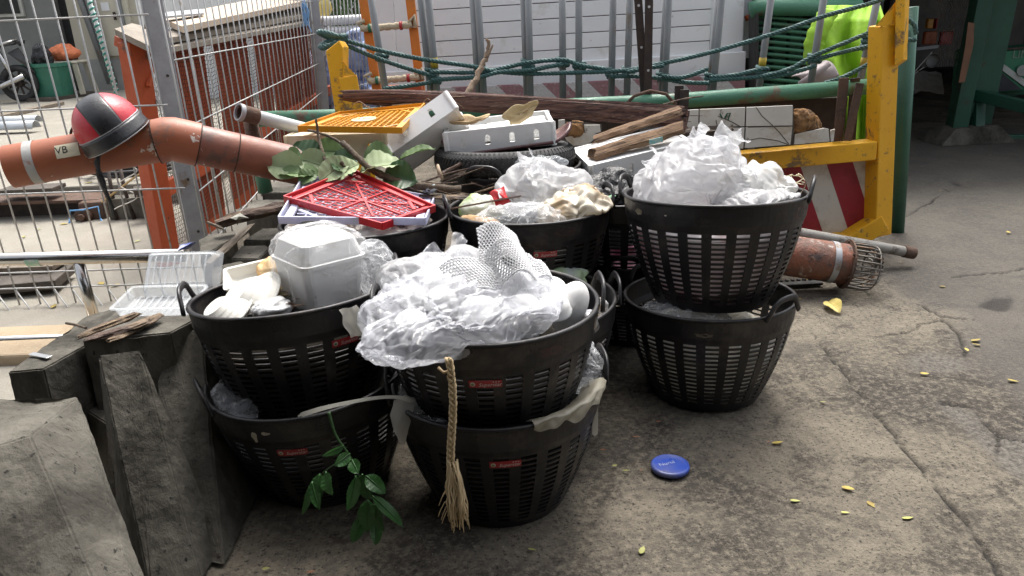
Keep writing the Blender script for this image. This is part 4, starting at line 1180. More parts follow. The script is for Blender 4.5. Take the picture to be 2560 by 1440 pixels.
# ================================================================== LEFT SIDE: fence, barrier, pipe, helmet, rail, yard
M_WIRE = pm('fence_wire', (0.46, 0.46, 0.45), (0.36, 0.36, 0.35), 20, 0.5, 0.3, bump=0.03, c3=(0.22, 0.17, 0.11), s3=9, t3=0.70)
YF = 3.75
t = thing('mesh_fence', 'welded wire fence panel with folded foot, behind the stainless rail', 'fence', aty(200, 830, YF), group='welded wire fence panels')
def wire(p, r=0.0048, par=None, m=None, name='wire', n=6):
    return MB().tube(p, r, n).build(name, m or M_WIRE, par or t, smooth=True)
for k in range(-14, 9):
    s = 0.277 - 0.011 * max(k, -3); x0 = 25 + 53 * k
    f = lambda y: x0 + s * y
    wire([aty(f(-260), -260, YF), aty(f(830), 830, YF)])
    p = aty(f(722), 722, YF)
    wire([p, aty(f(722) + 62, 806, YF - .12), aty(f(722) + 62, 812, YF - .1), aty(f(826), 818, YF)], 0.0042)
for (y0, y1) in ((-165, -200), (60, 36), (284, 262), (488, 470), (682, 667), (722, 706), (818, 806), (829, 818)):
    wire([aty(-760, y0 + 26, YF - .006), aty(350 + (y1 + 40) * .21 + 5, y1, YF - .006)], 0.0046)
# near post: folded channel
p0, p1 = aty(505, 628, 3.83), aty(330, -260, 3.83)
MB().bar(p0, p1, 0.085, 0.012, (0.55, -1, 0)).build('post', M_GALV, t, bevel=0.002)
x_, y_, z_ = frame_of(p0, p1, (0.55, -1, 0))
MB().bar(p0 + x_ * .044 - y_ * .026, p1 + x_ * .044 - y_ * .026, 0.01, 0.06, (0.55, -1, 0)).build('post_side', M_GALV, t, bevel=0.002)
MB().bar(p0 - x_ * .038 - y_ * .03, p1 - x_ * .038 - y_ * .03, 0.01, 0.05, (0.55, -1, 0)).build('post_side', M_GALV, t, bevel=0.002)
for y in (155, 310, 425, 570):
    q = p0.lerp(p1, (628 - y) / 888) + y_ * .007
    MB().tube([q, q + y_ * .004], .007, 8).build('bolt', M_DKSTEEL, t)

t = thing('mesh_fence', 'welded wire fence panel running back in front of the red slatted barrier', 'fence', aty(650, 450, 5), group='welded wire fence panels')
B1, B2, T1, T2 = aty(520, 650, 3.86), aty(812, 305, 7.0), aty(345, -200, 3.86), aty(776, -60, 7.0)
for k in range(1, 30):
    f = k / 30
    wire([B1.lerp(B2, f), T1.lerp(T2, f)], 0.0042)
for h in (0.04, 0.22, 0.42, 0.62, 0.83):
    wire([B1.lerp(T1, h) + Vector((.01, -.008, 0)), B2.lerp(T2, h) + Vector((.01, -.008, 0))], 0.0042)
MB().bar(B2, T2 + (T2 - B2) * .4, 0.11, 0.09, (1, .3, 0)).build('post', M_GALV, t, bevel=0.004)
# third run behind the yellow post
t = thing('mesh_fence', 'far wire fence panel with blue sheeting tied behind it', 'fence', aty(870, 250, 7.4), group='welded wire fence panels')
for k in range(13):
    wire([aty(812 + 9.2 * k, 275, 7.4), aty(790 + 9.2 * k, -80, 7.4)], 0.005)
for y in (-30, 120, 215): wire([aty(795, y + 25, 7.39), aty(925, y - 8, 7.39)], 0.005)

# ---------------------------------------------------------------- red slatted barrier with boards on top
t = thing('slatted_barrier', 'orange red slatted timber barrier with wire mesh, behind the fence', 'barrier', aty(420, 600, 4.35))
D1, D2 = aty(415, 625, 4.35), aty(825, 300, 7.6)
U1, U2 = aty(330, 105, 4.35), aty(800, 40, 7.6)
up_ = (U1 - D1)
def wp(f, h): return D1.lerp(D2, f).lerp(U1.lerp(U2, f), h)
nrm = (D2 - D1).cross(Vector((0, 0, 1))).normalized()
MB().bar(wp(0, -.1), wp(0, 1), 0.115, 0.10, (1, -.6, 0)).build('post', M_ORANGE, t, bevel=0.006)
MB().bar(wp(0, .97), aty(296, 100, 4.4), 0.055, 0.055).build('bracket', M_ORANGE, t, bevel=0.004)
MB().bar(wp(.01, .80) + Vector((.06, -.06, 0)), wp(.05, .95) + Vector((.06, -.06, 0)), 0.02, 0.02).build('brace', M_ORANGE, t)
for f in (.12, .20, .34, .42, .54, .64, .74, .84, .94):
    MB().bar(wp(f, -.1), wp(f, .97), 0.23 + .03 * (int(f * 100) % 3), 0.022, nrm).build('slat', M_ORANGE, t, bevel=0.003)
MB().bar(wp(0, .30) + nrm * .03, wp(1, .30) + nrm * .03, 0.04, 0.09).build('rail', M_ORANGE, t, bevel=0.003)
MB().bar(wp(0, .96) + nrm * -.03, wp(1, .96) + nrm * -.03, 0.04, 0.09).build('rail', M_ORANGE, t, bevel=0.003)
M_MESHW = pm('rusty_crimped_mesh', (0.06, 0.032, 0.025), (0.035, 0.02, 0.017), 20, 0.8, 0.2, bump=0)
m_ = MB(); L = (D2 - D1).length
nn = nrm * (-0.035 if nrm.y > 0 else 0.035)
for k in range(0, 150):
    f = (k + .5) / 150
    pts = [wp(f + (.0016 if i % 2 else -.0016), i / 44) + nn for i in range(45)]
    m_.tube(pts, 0.0015, 3, False)
for k in range(0, 46):
    h = k / 46
    m_.tube([wp(i / 40, h + (.004 if i % 2 else -.004)) + nn for i in range(41)], 0.0015, 3, False)
m_.build('mesh', M_MESHW, t, kind='stuff')
# weathered boards lying on top
M_BOARD = pm('grey_board', (0.30, 0.26, 0.21), (0.19, 0.165, 0.135), 7, 0.85, bump=0.4, bscale=25, stretch=(1, 3, 1))
M_BOARDP = pm('pale_dusty_board', (0.50, 0.41, 0.32), (0.40, 0.32, 0.24), 5, 0.85, bump=0.2, bscale=30)
def board(label, c4, th, m=M_BOARD, seed=0, name='board', rough=0.004):
    T = [Vector(p) for p in c4]
    return hull(T + [p - Vector((0, 0, th)) for p in T], name, m, None, cuts=3, rough=rough, seed=seed, label=label, cat='board', group='old boards laid on the red barrier')
def offs(p, dx, dy, dz=0): return p + Vector((dx, dy, dz))
board('short grey board with a nail sticking up, overhanging the barrier post', [aty(286, 72, 4.30), aty(330, 58, 4.75), aty(440, 85, 4.75), aty(395, 125, 4.2)], 0.035, seed=1)
q0 = aty(362, 72, 4.5); MB().tube([q0, q0 + Vector((.02, 0, .07))], .004, 6).build('nail', M_RUST, None, label='bent rusty nail standing in the grey board', cat='nail')
board('long wide pale board with dusty top along the barrier', [aty(455, 66, 4.6), aty(400, 44, 5.4), aty(760, -28, 7.8), aty(800, -6, 7.4)], 0.035, M_BOARDP, 2)
board('long grey board under the pale board', [aty(420, 95, 4.5), aty(410, 75, 5.0), aty(770, 5, 7.7), aty(800, 30, 7.3)], 0.03, seed=3)
board('grey plank edge lowest along the barrier top', [aty(425, 118, 4.45), aty(430, 98, 4.8), aty(790, 25, 7.6), aty(805, 48, 7.3)], 0.028, seed=4)
board('thin steel angle lying over the boards', [aty(398, 42, 4.9), aty(396, 32, 5.1), aty(505, 22, 5.4), aty(510, 32, 5.2)], 0.012, M_GALV, 5)
m_ = MB(); rr = random.Random(3)
for k in range(10):
    q = aty(757 + rr.uniform(-5, 6), rr.uniform(-6, 20), 6.6); m_.tube([q, q + Vector((rr.uniform(-.03, .03), 0, -.07)), q + Vector((rr.uniform(-.05, .06), 0, rr.uniform(-.25, -.12)))], .005, 4)
m_.build('string_scrap', pm('sky_blue_string', (0.25, 0.45, 0.72), (0.2, 0.38, 0.62), 20, 0.5, bump=0), None, label='frayed sky blue string tied to the fence', cat='string', kind='stuff')

# green white spiral hose hanging down
t = thing('spiral_hose', 'green and white spiral hose hanging through the fence', 'hose', aty(285, 225, 4.3))
H0, H1 = aty(205, -60, 4.3), aty(292, 232, 4.3)
MB().tube([H0, H0.lerp(H1, .5), H1], 0.011, 10).build('core', pm('white_hose', (0.7, 0.74, 0.72), None, 10, 0.4, bump=0), t, smooth=True)
m_ = MB(); x_, y_, z_ = frame_of(H0, H1); LL = (H1 - H0).length; nT = int(LL / 0.028)
m_.tube([H0.lerp(H1, i / (nT * 9)) + x_ * (.0115 * math.cos(i * .698)) + y_ * (.0115 * math.sin(i * .698)) for i in range(nT * 9)], 0.0055, 5)
m_.build('spiral', pm('teal_hose', (0.04, 0.30, 0.24), None, 10, 0.4, bump=0), t, smooth=True)

# ---------------------------------------------------------------- orange sewer pipe, helmet
t = thing('sewer_pipe', 'scuffed orange plastic sewer pipe with an elbow, helmet resting on it', 'pipe', aty(400, 420, 2.9))
M_PVC = pm('orange_pvc', (0.34, 0.10, 0.043), (0.25, 0.075, 0.035), 3, 0.5, bump=0.06, c3=(0.62, 0.56, 0.50), s3=12, t3=0.70, w3=0.012, c4=(0.20, 0.09, 0.055), s4=5, t4=0.63)
M_PVCB = pm('brown_scuffed_pvc', (0.27, 0.085, 0.045), (0.16, 0.06, 0.04), 5, 0.5, bump=0.1, c3=(0.60, 0.54, 0.5), s3=16, t3=0.70, w3=0.012, c4=(0.12, 0.06, 0.045), s4=7, t4=0.6)
PR = 0.077
A0, A1 = aty(24, 417, 2.78), aty(402, 352, 2.92)
C0, C1 = aty(452, 352, 2.94), aty(770, 420, 3.12)
def pipe_mb(pts, r, n=32, th=0.006):
    m = MB(); m.tube(pts, r, n, False); m.tube(pts[::-1], r - th, n, False)
    k = len(pts)
    for e in (0, 1):
        a = e * (k - 1) * n; b = k * n + (k - 1 - e * (k - 1)) * n
        P = [m.v[a + i] for i in range(n)]
        cen = Vector(pts[0] if e == 0 else pts[-1])
        Q = [tuple(cen + (Vector(p) - cen) * ((r - th) / r)) for p in P]
        m.add(P + Q, [(i, (i + 1) % n, (i + 1) % n + n, i + n) if e else (i + n, (i + 1) % n + n, (i + 1) % n, i) for i in range(n)])
    return m
pipe_mb([A0.lerp(A1, i / 6) for i in range(7)], PR).build('straight_pipe', M_PVC, t, smooth=True)
pipe_mb([A1 + (A0 - A1).normalized() * .015, A1, A1.lerp(C0, .33) + Vector((0, 0, .006)), A1.lerp(C0, .66) + Vector((0, 0, .006)), C0, C0 + (C1 - C0).normalized() * .06], PR + .005).build('elbow', M_PVC, t, smooth=True)
pipe_mb([C0.lerp(C1, i / 6) for i in range(7)], PR - .001).build('straight_pipe', M_PVCB, t, smooth=True)
for q_, e_ in ((A1 + (A0 - A1).normalized() * .016, .006), (C0 + (C1 - C0).normalized() * .0602, .006), (C0 + (C1 - C0).normalized() * .2, .0005)):
    dd = (C1 - C0).normalized() if e_ < .003 or q_ is not None and (q_ - A1).length > .05 else (A1 - A0).normalized()
    MB().tube([q_, q_ + dd * .004], PR + e_ + .0008, 32, False).build('joint_line', pm('joint_dirt', (0.06, 0.03, 0.02), None, 9, .8, bump=0), t, smooth=True)
for f, c, wd in ((.135, M_WIRE, .028),):
    a = A0.lerp(A1, f); b = A0.lerp(A1, f + .06)
    MB().tube([a, b], PR + .0012, 32, False).build('tape_band', pm('grey_tape', (0.36, 0.36, 0.35), (0.48, 0.46, 0.43), 9, 0.5, c3=(0.36, 0.12, 0.06), s3=9, t3=0.6), t, smooth=True)
x_, y_, z_ = frame_of(A0, A1)
def on_pipe(f, ang, off=.0016):
    a = R_(ang); c = A0.lerp(A1, f)
    d = Vector((0, -1, 0)); d = (d - z_ * d.dot(z_)).normalized(); u = z_.cross(d)
    if u.z < 0: u = -u
    return c + (d * math.cos(a) + u * math.sin(a)) * (PR + off)
st = MB().sheet(lambda u, v: on_pipe(.345 + u * .15, 4 + v * 36), 6, 8).build('sticker', pm('cream_sticker', (0.62, 0.58, 0.44), (0.45, 0.43, 0.26), 6, 0.5, bump=0, stretch=(1, 1, 3)), t, smooth=True)
v_, f_ = text_mesh('VB', 0.036)
LP = (A1 - A0).length
MB().add([on_pipe(.385 + p.x / LP, 24 + math.degrees(p.y / PR), .0028) for p in v_], f_).build('lettering', M_BLACK, st)
# helmet
hc = aty(276, 322, 2.84)
t = thing('half_helmet', 'red and black half helmet with a short peak, sitting on the orange pipe', 'helmet', hc)
Rh = Matrix.Rotation(R_(-24), 3, 'Y') @ Matrix.Rotation(R_(12), 3, 'X') @ Matrix.Rotation(R_(-62), 3, 'Z')   # local +X = front
HA, HB, HC = 0.134, 0.115, 0.128
def hp(lon, lat, s=1.0): return hc + Rh @ Vector((HA * s * math.cos(lat) * math.cos(lon), HB * s * math.cos(lat) * math.sin(lon), HC * s * math.sin(lat)))
def dome(y0, y1, s=1.0, x0=-1, x1=1):        # strip of the dome between two y fractions
    def fn(u, v):
        yy = y0 + (y1 - y0) * u; th = math.pi * (x0 + 1) / 2 + math.pi * (x1 - x0) / 2 * v
        r = math.sqrt(max(0, 1 - yy * yy))
        return hc + Rh @ Vector((-HA * s * r * math.cos(th), HB * s * yy, HC * s * r * math.sin(th)))
    return MB().sheet(fn, 14, 30)
M_RED = pm('red_vinyl', (0.50, 0.012, 0.028), (0.44, 0.01, 0.024), 6, 0.35, bump=0.12, bscale=90, coat=0.1)
M_BLV = pm('black_vinyl', (0.018, 0.018, 0.02), (0.026, 0.026, 0.028), 6, 0.32, bump=0.12, bscale=90)
dome(-1, -.36).build('side_panel', M_RED, t, smooth=True, solid=0.006)
dome(.36, 1).build('side_panel', M_RED, t, smooth=True, solid=0.006)
dome(-.375, .375, 1.008).build('centre_stripe', M_BLV, t, smooth=True, solid=0.006)
for yy in (-.375, .375):
    pts = [hc + Rh @ Vector((-HA * 1.012 * math.sqrt(1 - yy * yy) * math.cos(a), HB * 1.012 * yy, HC * 1.012 * math.sqrt(1 - yy * yy) * math.sin(a))) for a in [math.pi * i / 30 for i in range(31)]]
    MB().tube(pts, .0022, 5).build('piping', M_BLV, t, smooth=True)
def brim(u, v):
    a = -math.pi * .62 + math.pi * 1.24 * u
    k = math.cos(a * .8) ** 1
    return hc + Rh @ Vector((HA * (1.015 + .13 * v * max(0, k)) * math.cos(a), HB * (1.015 + .06 * v) * math.sin(a), .006 - .046 * v))
MB().sheet(brim, 34, 5).build('peak', M_BLV, t, smooth=True, solid=0.005)
MB().tube([brim(i / 34, 1.02) for i in range(35)], .0026, 6).build('peak_trim', pm('grey_trim', (0.35, 0.35, 0.36), None, 5, 0.4, bump=0), t, smooth=True)
MB().tube([brim(i / 34, -.02) + Rh @ Vector((0, 0, .002)) for i in range(35)], .003, 6).build('peak_trim', pm('grey_trim', (0.35, 0.35, 0.36)), t, smooth=True)
prof = [(HB * .98, 0.0), (HB * .9, -.012), (HB * .86, -.03), (HB * .80, -.03), (HB * .8, .0)]
MB().lathe(prof, 32, Matrix.Translation(hc) @ Rh.to_4x4() @ Matrix.Diagonal((1.15, 1, 1, 1))).build('liner', pm('black_foam_liner', (0.02, 0.02, 0.02)), t, smooth=True)
for k, (dx, e) in enumerate(((0, (285, 545)), (.012, (262, 480)))):
    s0 = aty(236, 345, 2.77) + Vector((dx, 0, 0)); e0 = aty(e[0], e[1], 2.75)
    P = [s0, s0 + Vector((.006, -.01, -.04)), s0.lerp(e0, .45) + Vector((-.012, -.012, 0)), s0.lerp(e0, .8), e0]
    MB().tube(P, .009, 6, True, .18, (0, 1, 0)).build('strap', M_BLV, t, smooth=True)
MB().tube([aty(192, 292, 2.86), aty(183, 293, 2.85)], .011, 10).build('snap_button', M_STEEL, t, smooth=True)
pts = [aty(195 + 18 * math.cos(a), 335 + 22 * math.sin(a), 2.9) for a in [1.2 + i * .35 for i in range(13)]]
MB().tube(pts, .005, 6).build('cable_loop', M_RUBBER, None, smooth=True, label='loop of black cable hooked behind the helmet', cat='cable')

# support post and other pipes
t = thing('standpipe', 'upright rusty standpipe with flaking green paint beside the orange pipe', 'pipe', aty(655, 470, 3.3))
a, b = aty(622, 285, 3.3), aty(664, 480, 3.3)
MB().tube([a, b], .030, 16).build('pipe_body', M_RUST, t, smooth=True)
MB().tube([a.lerp(b, .55), b], .0315, 16).build('paint_band', M_GREEN, t, smooth=True)
t = thing('scaffold_pipe', 'dull white steel pipe with a rusty collar, leaning in from the fence', 'pipe', aty(700, 330, 3.3))
a, b = aty(612, 284, 3.22), aty(790, 330, 3.45)
pipe_mb([a, a.lerp(b, .5), b], .028, 20, .004).build('tube_body', pm('chalky_white_pipe', (0.5, 0.52, 0.53), (0.38, 0.39, 0.4), 7, 0.55, 0.2, c3=(0.25, 0.17, 0.12), s3=8, t3=0.68), t, smooth=True)
pipe_mb([a + (a - b).normalized() * .02, a.lerp(b, .16)], .0335, 20, .006).build('collar', M_RUST, t, smooth=True)
pipe_mb([a + (a - b).normalized() * .03, a + (a - b).normalized() * .012], .036, 20, .006).build('end_ring', M_GALV, t, smooth=True)

# ---------------------------------------------------------------- stainless rail
t = thing('hand_rail', 'low polished stainless rail with a round post, before the wire fence', 'rail', at(230, 830))
a, b = aty(-700, 666, 3.2), aty(462, 638, 3.2)
MB().tube([a, a.lerp(b, .5), b], .029, 24).build('top_rail', M_STEEL, t, smooth=True)
MB().tube([aty(196, 655, 3.2), aty(246, 832, 3.2)], .024, 20).build('post', M_STEEL, t, smooth=True)
MB().tube([aty(-620, 870, 3.17), aty(400, 838, 3.17)], .019, 18).build('bottom_rail', M_STEEL, t, smooth=True)
MB().tube([aty(70, 649, 3.2), aty(105, 648, 3.2)], .0294, 24, False).build('paint_smear', pm('green_smear', (0.2, 0.42, 0.30), (0.5, 0.52, 0.5), 30, 0.4, 0.4, bump=0), t, smooth=True)

# ---------------------------------------------------------------- on the blocks: clamshell, bark, clip, driftwood
hz = 0.525
t = thing('clamshell_box', 'open clear plastic clamshell food box resting on the concrete blocks', 'food box', at(410, 770, .51))
h0, h1 = at(345, 738, hz), at(522, 735, hz)
hw = (h1 - h0).length; hm = h0.lerp(h1, .5); hx = (h1 - h0).normalized()
Rz_ = Matrix((hx, Vector((0, 0, 1)).cross(hx), Vector((0, 0, 1)))).transposed()
dp = 0.135
def ribbed(c, R, sgn):
    m = tray(c, hw, dp, 0.035, R, 0.006, 0.002, 0.01)
    return m
base = ribbed(hm + Rz_ @ Vector((0, -dp / 2 - .008, -0.012)), Rz_ @ Matrix.Rotation(R_(8), 3, 'X'), 1).build('base', M_CLEAR, t)
Rl = Rz_ @ Matrix.Rotation(R_(-128), 3, 'X')
lidc = hm + Rz_ @ Vector((0, .02, .005)) + Rl @ Vector((0, -dp / 2 - .004, -.0))
ribbed(lidc, Rl @ Matrix.Rotation(R_(0), 3, 'X'), 1).build('lid', M_CLEAR, t)
for k in range(9):
    u = (k + 1) / 10
    p = hm + Rz_ @ Vector(((u - .5) * hw, -.02, .004)); q = hm + Rz_ @ Vector(((u - .5) * hw * .96, -dp + .01, -.012))
    MB().tube([p, p.lerp(q, .5) + Vector((0, 0, -.004)), q], .0028, 5).build('rib', M_CLEAR, t, smooth=True)
    MB().tube([lidc + Rl @ Vector(((u - .5) * hw * .9, -dp * .4, .002)), lidc + Rl @ Vector(((u - .5) * hw * .9, dp * .42, .002))], .0026, 5).build('rib', M_CLEAR, t, smooth=True)
def shard(label, a, b, w, th, seed, m=M_BARK, name='bark_shard', cat='bark', group='bark shards on the concrete blocks', **kw):
    rng = np.random.default_rng(seed)
    a, b = Vector(a), Vector(b); x, y, z = frame_of(a, b)
    n = 26; nc = 14; loops = []
    jag0 = rng.uniform(-.04, .07, nc); jag1 = rng.uniform(-.09, .06, nc)
    prof = rng.uniform(.55, 1.15, nc)
    prof2 = rng.uniform(.55, 1.15, nc)
    mb = MB()
    for i in range(n + 1):
        f = i / n
        for k in range(nc):
            an = 6.2832 * k / nc
            pr = prof[k] * (1 - f) + prof2[k] * f
            ff = f + (jag0[k] if i == 0 else 0) + (jag1[k] if i == n else 0)
            tap = (.6 + .4 * min(1, f * 6)) * (.6 + .4 * min(1, (1 - f) * 6))
            wob = 1 + .10 * math.sin(f * 9 + k * 2.1) + .05 * math.sin(f * 23 + k * 5)
            p = a.lerp(b, ff) + x * (math.cos(an) * w / 2 * pr * tap * wob) + y * (math.sin(an) * th / 2 * pr * tap * wob) + y * (.05 * w * math.sin(f * 4 + seed))
            mb.v.append(tuple(p))
    for i in range(n):
        for k in range(nc): mb.f.append((i * nc + k, i * nc + (k + 1) % nc, (i + 1) * nc + (k + 1) % nc, (i + 1) * nc + k))
    mb.f += [tuple(range(nc - 1, -1, -1)), tuple(n * nc + k for k in range(nc))]
    return mb.build(name, m, None, label=label, cat=cat, group=group, **kw)
M_SPLIT = pm('split_bark', (0.26, 0.19, 0.12), (0.10, 0.07, 0.05), 30, 0.85, bump=0.9, bscale=40, stretch=(1, 1, 1), c3=(0.06, 0.045, 0.035), s3=12, t3=0.56)
shard('pale split bark strip on the block below the clamshell', at(195, 845, .50), at(345, 782, .54), .035, .02, 1, M_SPLIT)
shard('dark bark strip on the block below the clamshell', at(215, 852, .50), at(372, 800, .53), .05, .018, 2, M_BARK)
shard('broad flaking bark piece pointing at the left basket', at(270, 850, .50), at(400, 790, .52), .06, .016, 3, M_SPLIT)
MB().tube([at(165, 808, .5), at(190, 812, .5), at(215, 820, .52)], .004, 6).build('twig', M_TWIG, None, label='short dark twig beside the bark strips', cat='twig')
t = thing('metal_clip', 'flat silver metal clip on the pale concrete bar', 'clip', at(100, 892, .475))
a, b = at(78, 884, .478), at(124, 893, .478)
MB().bar(a, b, .018, .003).build('plate', M_STEEL, t, bevel=.001)
MB().bar(a, b.lerp(a, .3) + Vector((0, 0, -.006)), .016, .003).build('lower_jaw', M_STEEL, t)
shard('dark hollow driftwood log across the block tops by the fence post', at(540, 560, .53), at(725, 512, .56), .07, .06, 7, M_BARK, 'driftwood', 'driftwood', None)
shard('long grey splintered plank slanting down over the blocks', at(520, 660, .53), at(628, 562, .55), .04, .02, 8, M_WOOD, 'driftwood', 'driftwood', None)
shard('pale twig sticking out from the driftwood', at(517, 555, .56), at(558, 572, .53), .014, .014, 9, M_WOOD, 'driftwood', 'driftwood', None)
hull([at(575, 545, .57), at(600, 533, .57), at(622, 545, .57), at(590, 550, .57), at(598, 541, .585), at(598, 548, .55)], 'fungus_shell', pm('pale_fungus', (0.42, 0.42, 0.36), (0.3, 0.3, 0.26), 12, 0.8), None, cuts=2, rough=.003, label='flat pale fungus shell on the driftwood', cat='fungus')
hull([at(440, 630, .5), at(452, 612, .5), at(490, 606, .5), at(470, 625, .5), at(452, 622, .53), at(480, 606, .53)], 'blue_scrap', pm('blue_cloth', (0.05, 0.10, 0.45), (0.04, 0.07, 0.3), 9, 0.6, c3=(0.6, 0.6, 0.62), s3=6, t3=0.55), None, cuts=3, rough=.01, label='scrap of blue and white packaging behind the concrete blocks', cat='packaging')

# ---------------------------------------------------------------- yard: steel beam with wheel block, timber, hoses
YB = 5.75
t = thing('steel_beam', 'rusty steel beam with a bolted end block lying on the kerb', 'steel beam', aty(100, 560, YB))
a, b = aty(-160, 505, YB), aty(268, 492, YB)
MB().bar(a, b, .26, .022).build('top_flange', M_RUST, t, bevel=.003)
MB().bar(a - Vector((0, -.02, .075)), b - Vector((0, -.02, .075)), .03, .13).build('web', M_DKSTEEL, t)
MB().bar(a - Vector((0, 0, .155)), b - Vector((0, 0, .155)), .26, .022).build('bottom_flange', M_RUST, t, bevel=.003)
c = aty(243, 532, YB - .12)
MB().box(c, (.19, .16, .20), Matrix.Rotation(.1, 3, 'Z')).build('end_block', M_RUST, t, bevel=.02)
c2 = c + Vector((-.05, -.10, 0))
MB().tube([c2 + Vector((0, .03, 0)), c2 - Vector((0, .02, 0))], .062, 20).build('wheel_hub', M_RUST, t, smooth=False, bevel=.006)
MB().tube([c2, c2 - Vector((0, .05, 0))], .028, 6).build('nut', M_RUST, t, bevel=.003)
MB().box(c + Vector((0, 0, -.13)), (.36, .26, .02)).build('base_plate', M_RUST, t, bevel=.003)
m_ = MB()
m_.tube([c2 + Vector((-.09, -.02, .0)), c2 + Vector((-.06, -.05, .06)), c2 + Vector((.03, -.05, .06)), c2 + Vector((.12, .0, .07)), c2 + Vector((.13, -.02, -.02))], .006, 6)
m_.tube([c2 + Vector((-.11, -.05, -.10)), c2 + Vector((-.08, -.06, -.03)), c2 + Vector((-.09, -.02, .0))], .007, 6)
m_.tube([c2 + Vector((.13, -.02, -.02)), c2 + Vector((.17, -.04, -.08)), c2 + Vector((.21, -.04, -.10))], .007, 6)
m_.build('tie_string', pm('blue_cord', (0.14, 0.36, 0.65), (0.1, 0.28, 0.55), 20, 0.5, bump=0), None, smooth=True, label='bright blue cord tied round the beam end block', cat='cord')
def plank(label, a, b, w, h, m=M_WOOD, up=(0, 0, 1), name='timber', cat='timber', group='timber offcuts in the yard', bevel=.004):
    return MB().bar(a, b, w, h, up).build(name, m, None, bevel=bevel, label=label, cat=cat, group=group)
M_TIMBDK = pm('dark_wet_timber', (0.09, 0.075, 0.06), (0.05, 0.042, 0.035), 9, 0.8, bump=0.4)
plank('black slatted board lying on the steel beam', aty(15, 484, YB - .02) + Vector((0, 0, .03)), aty(150, 478, YB - .02) + Vector((0, 0, .03)), .2, .03, M_TIMBDK)
plank('dark wide plank on the ground behind the stainless rail', at(-120, 715, .06), at(165, 690, .06), .30, .05, M_TIMBDK)
plank('pale plank on the dark plank behind the stainless rail', at(-120, 672, .11), at(150, 660, .11), .16, .03, M_WOOD)
plank('dark block of timber beside the orange barrier post', at(335, 480, .22), at(420, 470, .22), .12, .06, M_TIMBDK)
plank('low concrete kerb stone at the edge of the raised pavement', at(280, 520, .08), at(420, 512, .08), .14, .16, M_CONC, name='kerb_stone', cat='kerb stone')
plank('long low plank lying before the motorcycle', at(-60, 305, .2), at(150, 258, .2), .14, .05, M_WOOD)
plank('second low plank beside the green tub', at(95, 250, .2), at(215, 232, .2), .5, .06, M_TIMBDK)
for k, (dx, dy) in enumerate(((0, 0), (-6, 14))):
    a, b = at(-60 + dx, 312 + dy, .22), at(98 + dx, 306 + dy, .22)
    MB().sheet(lambda u, v: a.lerp(b, u) + Vector((0, .09 * math.cos(math.pi * v), .09 * math.sin(math.pi * v))), 2, 10).build('gutter_offcut', pm('grey_gutter', (0.42, 0.45, 0.47), (0.34, 0.37, 0.4), 4, 0.4), None, smooth=True, solid=.006, label=('grey plastic gutter offcut on the yard slab', 'second grey gutter offcut lying in front of the first')[k], cat='gutter', group='gutter offcuts')
rr = random.Random(6)
for k in range(3):
    c = at(285 + 35 * k, 418 + 10 * k, .2)
    MB().tube([c + Vector((.30 * math.cos(i * .3) * (1 - .003 * i), .30 * math.sin(i * .3), .012 + .0012 * i + .012 * k)) for i in range(44)], .016, 7).build('hose_coil', M_RUBBER, None, smooth=True, label='coil of black hose on the raised slab, one of three heaped together', cat='hose', group='black hose coils')
for (x0, x1) in ((268, 293), (300, 338)):
    MB().tube([aty(x0, 418, 5.6), aty(x0 + 10, 470, 5.55), aty(x1, 556, 5.5)], .014, 7).build('upright_rod', M_DKSTEEL, None, smooth=True, label='thin dark rod leaning just beside the ' + ('bolted end block' if x0 < 280 else 'orange barrier post'), cat='rod', group='leaning rods by the beam')
MB().tube([aty(255, 505, 5.5), aty(330, 448, 5.5), aty(385, 410, 5.5)], .008, 6).build('bamboo_stick', pm('bamboo', (0.55, 0.38, 0.16), None, 9, 0.6), None, label='thin tan stick leaning towards the orange barrier post', cat='stick')
m_ = MB()
q = aty(312, 470, 5.4); m_.tube([q + Vector((.08 * math.sin(i * .5) + .05 * math.sin(i * .21), 0, .18 - .016 * i)) for i in range(24)], .004, 5)
m_.build('string_scrap', pm('white_string', (0.7, 0.68, 0.62), None, 9, 0.7), None, smooth=True, label='loose white string hanging by the beam', cat='string')
# ================================================================== YARD BUILDING, MOTORCYCLE, TUB, STOOL
YW = 15.4
M_WALLG = pm('grey_green_wall', (0.20, 0.205, 0.19), (0.15, 0.155, 0.145), 1.5, 0.85, bump=0.1)
M_WALLB = pm('beige_wall', (0.46, 0.43, 0.34), (0.40, 0.37, 0.29), 1.5, 0.85, bump=0.1)
M_WALLW = pm('white_wall', (0.70, 0.71, 0.71), (0.6, 0.6, 0.6), 1.2, 0.85, bump=0.1, c3=(0.5, 0.5, 0.48), s3=2, t3=0.64)
t = thing('workshop_building', 'grey and beige yard building with a door, window and white end wall', 'building', (-8, YW + 1, .17))
def wall(x0, x1, y0, y1, m, name='wall', Y=YW, th=.3, par=None):      # px box on the facade
    a, b = aty(x0, y1, Y), aty(x1, y0, Y)
    c = Vector(((a.x + b.x) / 2, Y + th / 2, (a.z + b.z) / 2))
    return MB().box(c, (abs(b.x - a.x), th, abs(b.z - a.z))).build(name, m, par or t, bevel=.01)
zt = 5.0
def wallw(x0, x1, z0, z1, m, name='wall', Y=YW, th=.3, par=None):
    return MB().box(((x0 + x1) / 2, Y + th / 2, (z0 + z1) / 2), (x1 - x0, th, z1 - z0)).build(name, m, par or t)
xa = aty(-900, 200, YW).x; xb = aty(152, 100, YW).x; xc = aty(185, 100, YW).x; xd = aty(305, 60, YW).x
wallw(xa, xb, 0, zt, M_WALLG)
wallw(xb, xc - .02, 0, zt, pm('dark_strip', (0.02, 0.02, 0.02)), 'dark_pillar_strip', YW + .2)  # dark pillar strip set back between the grey and beige walls
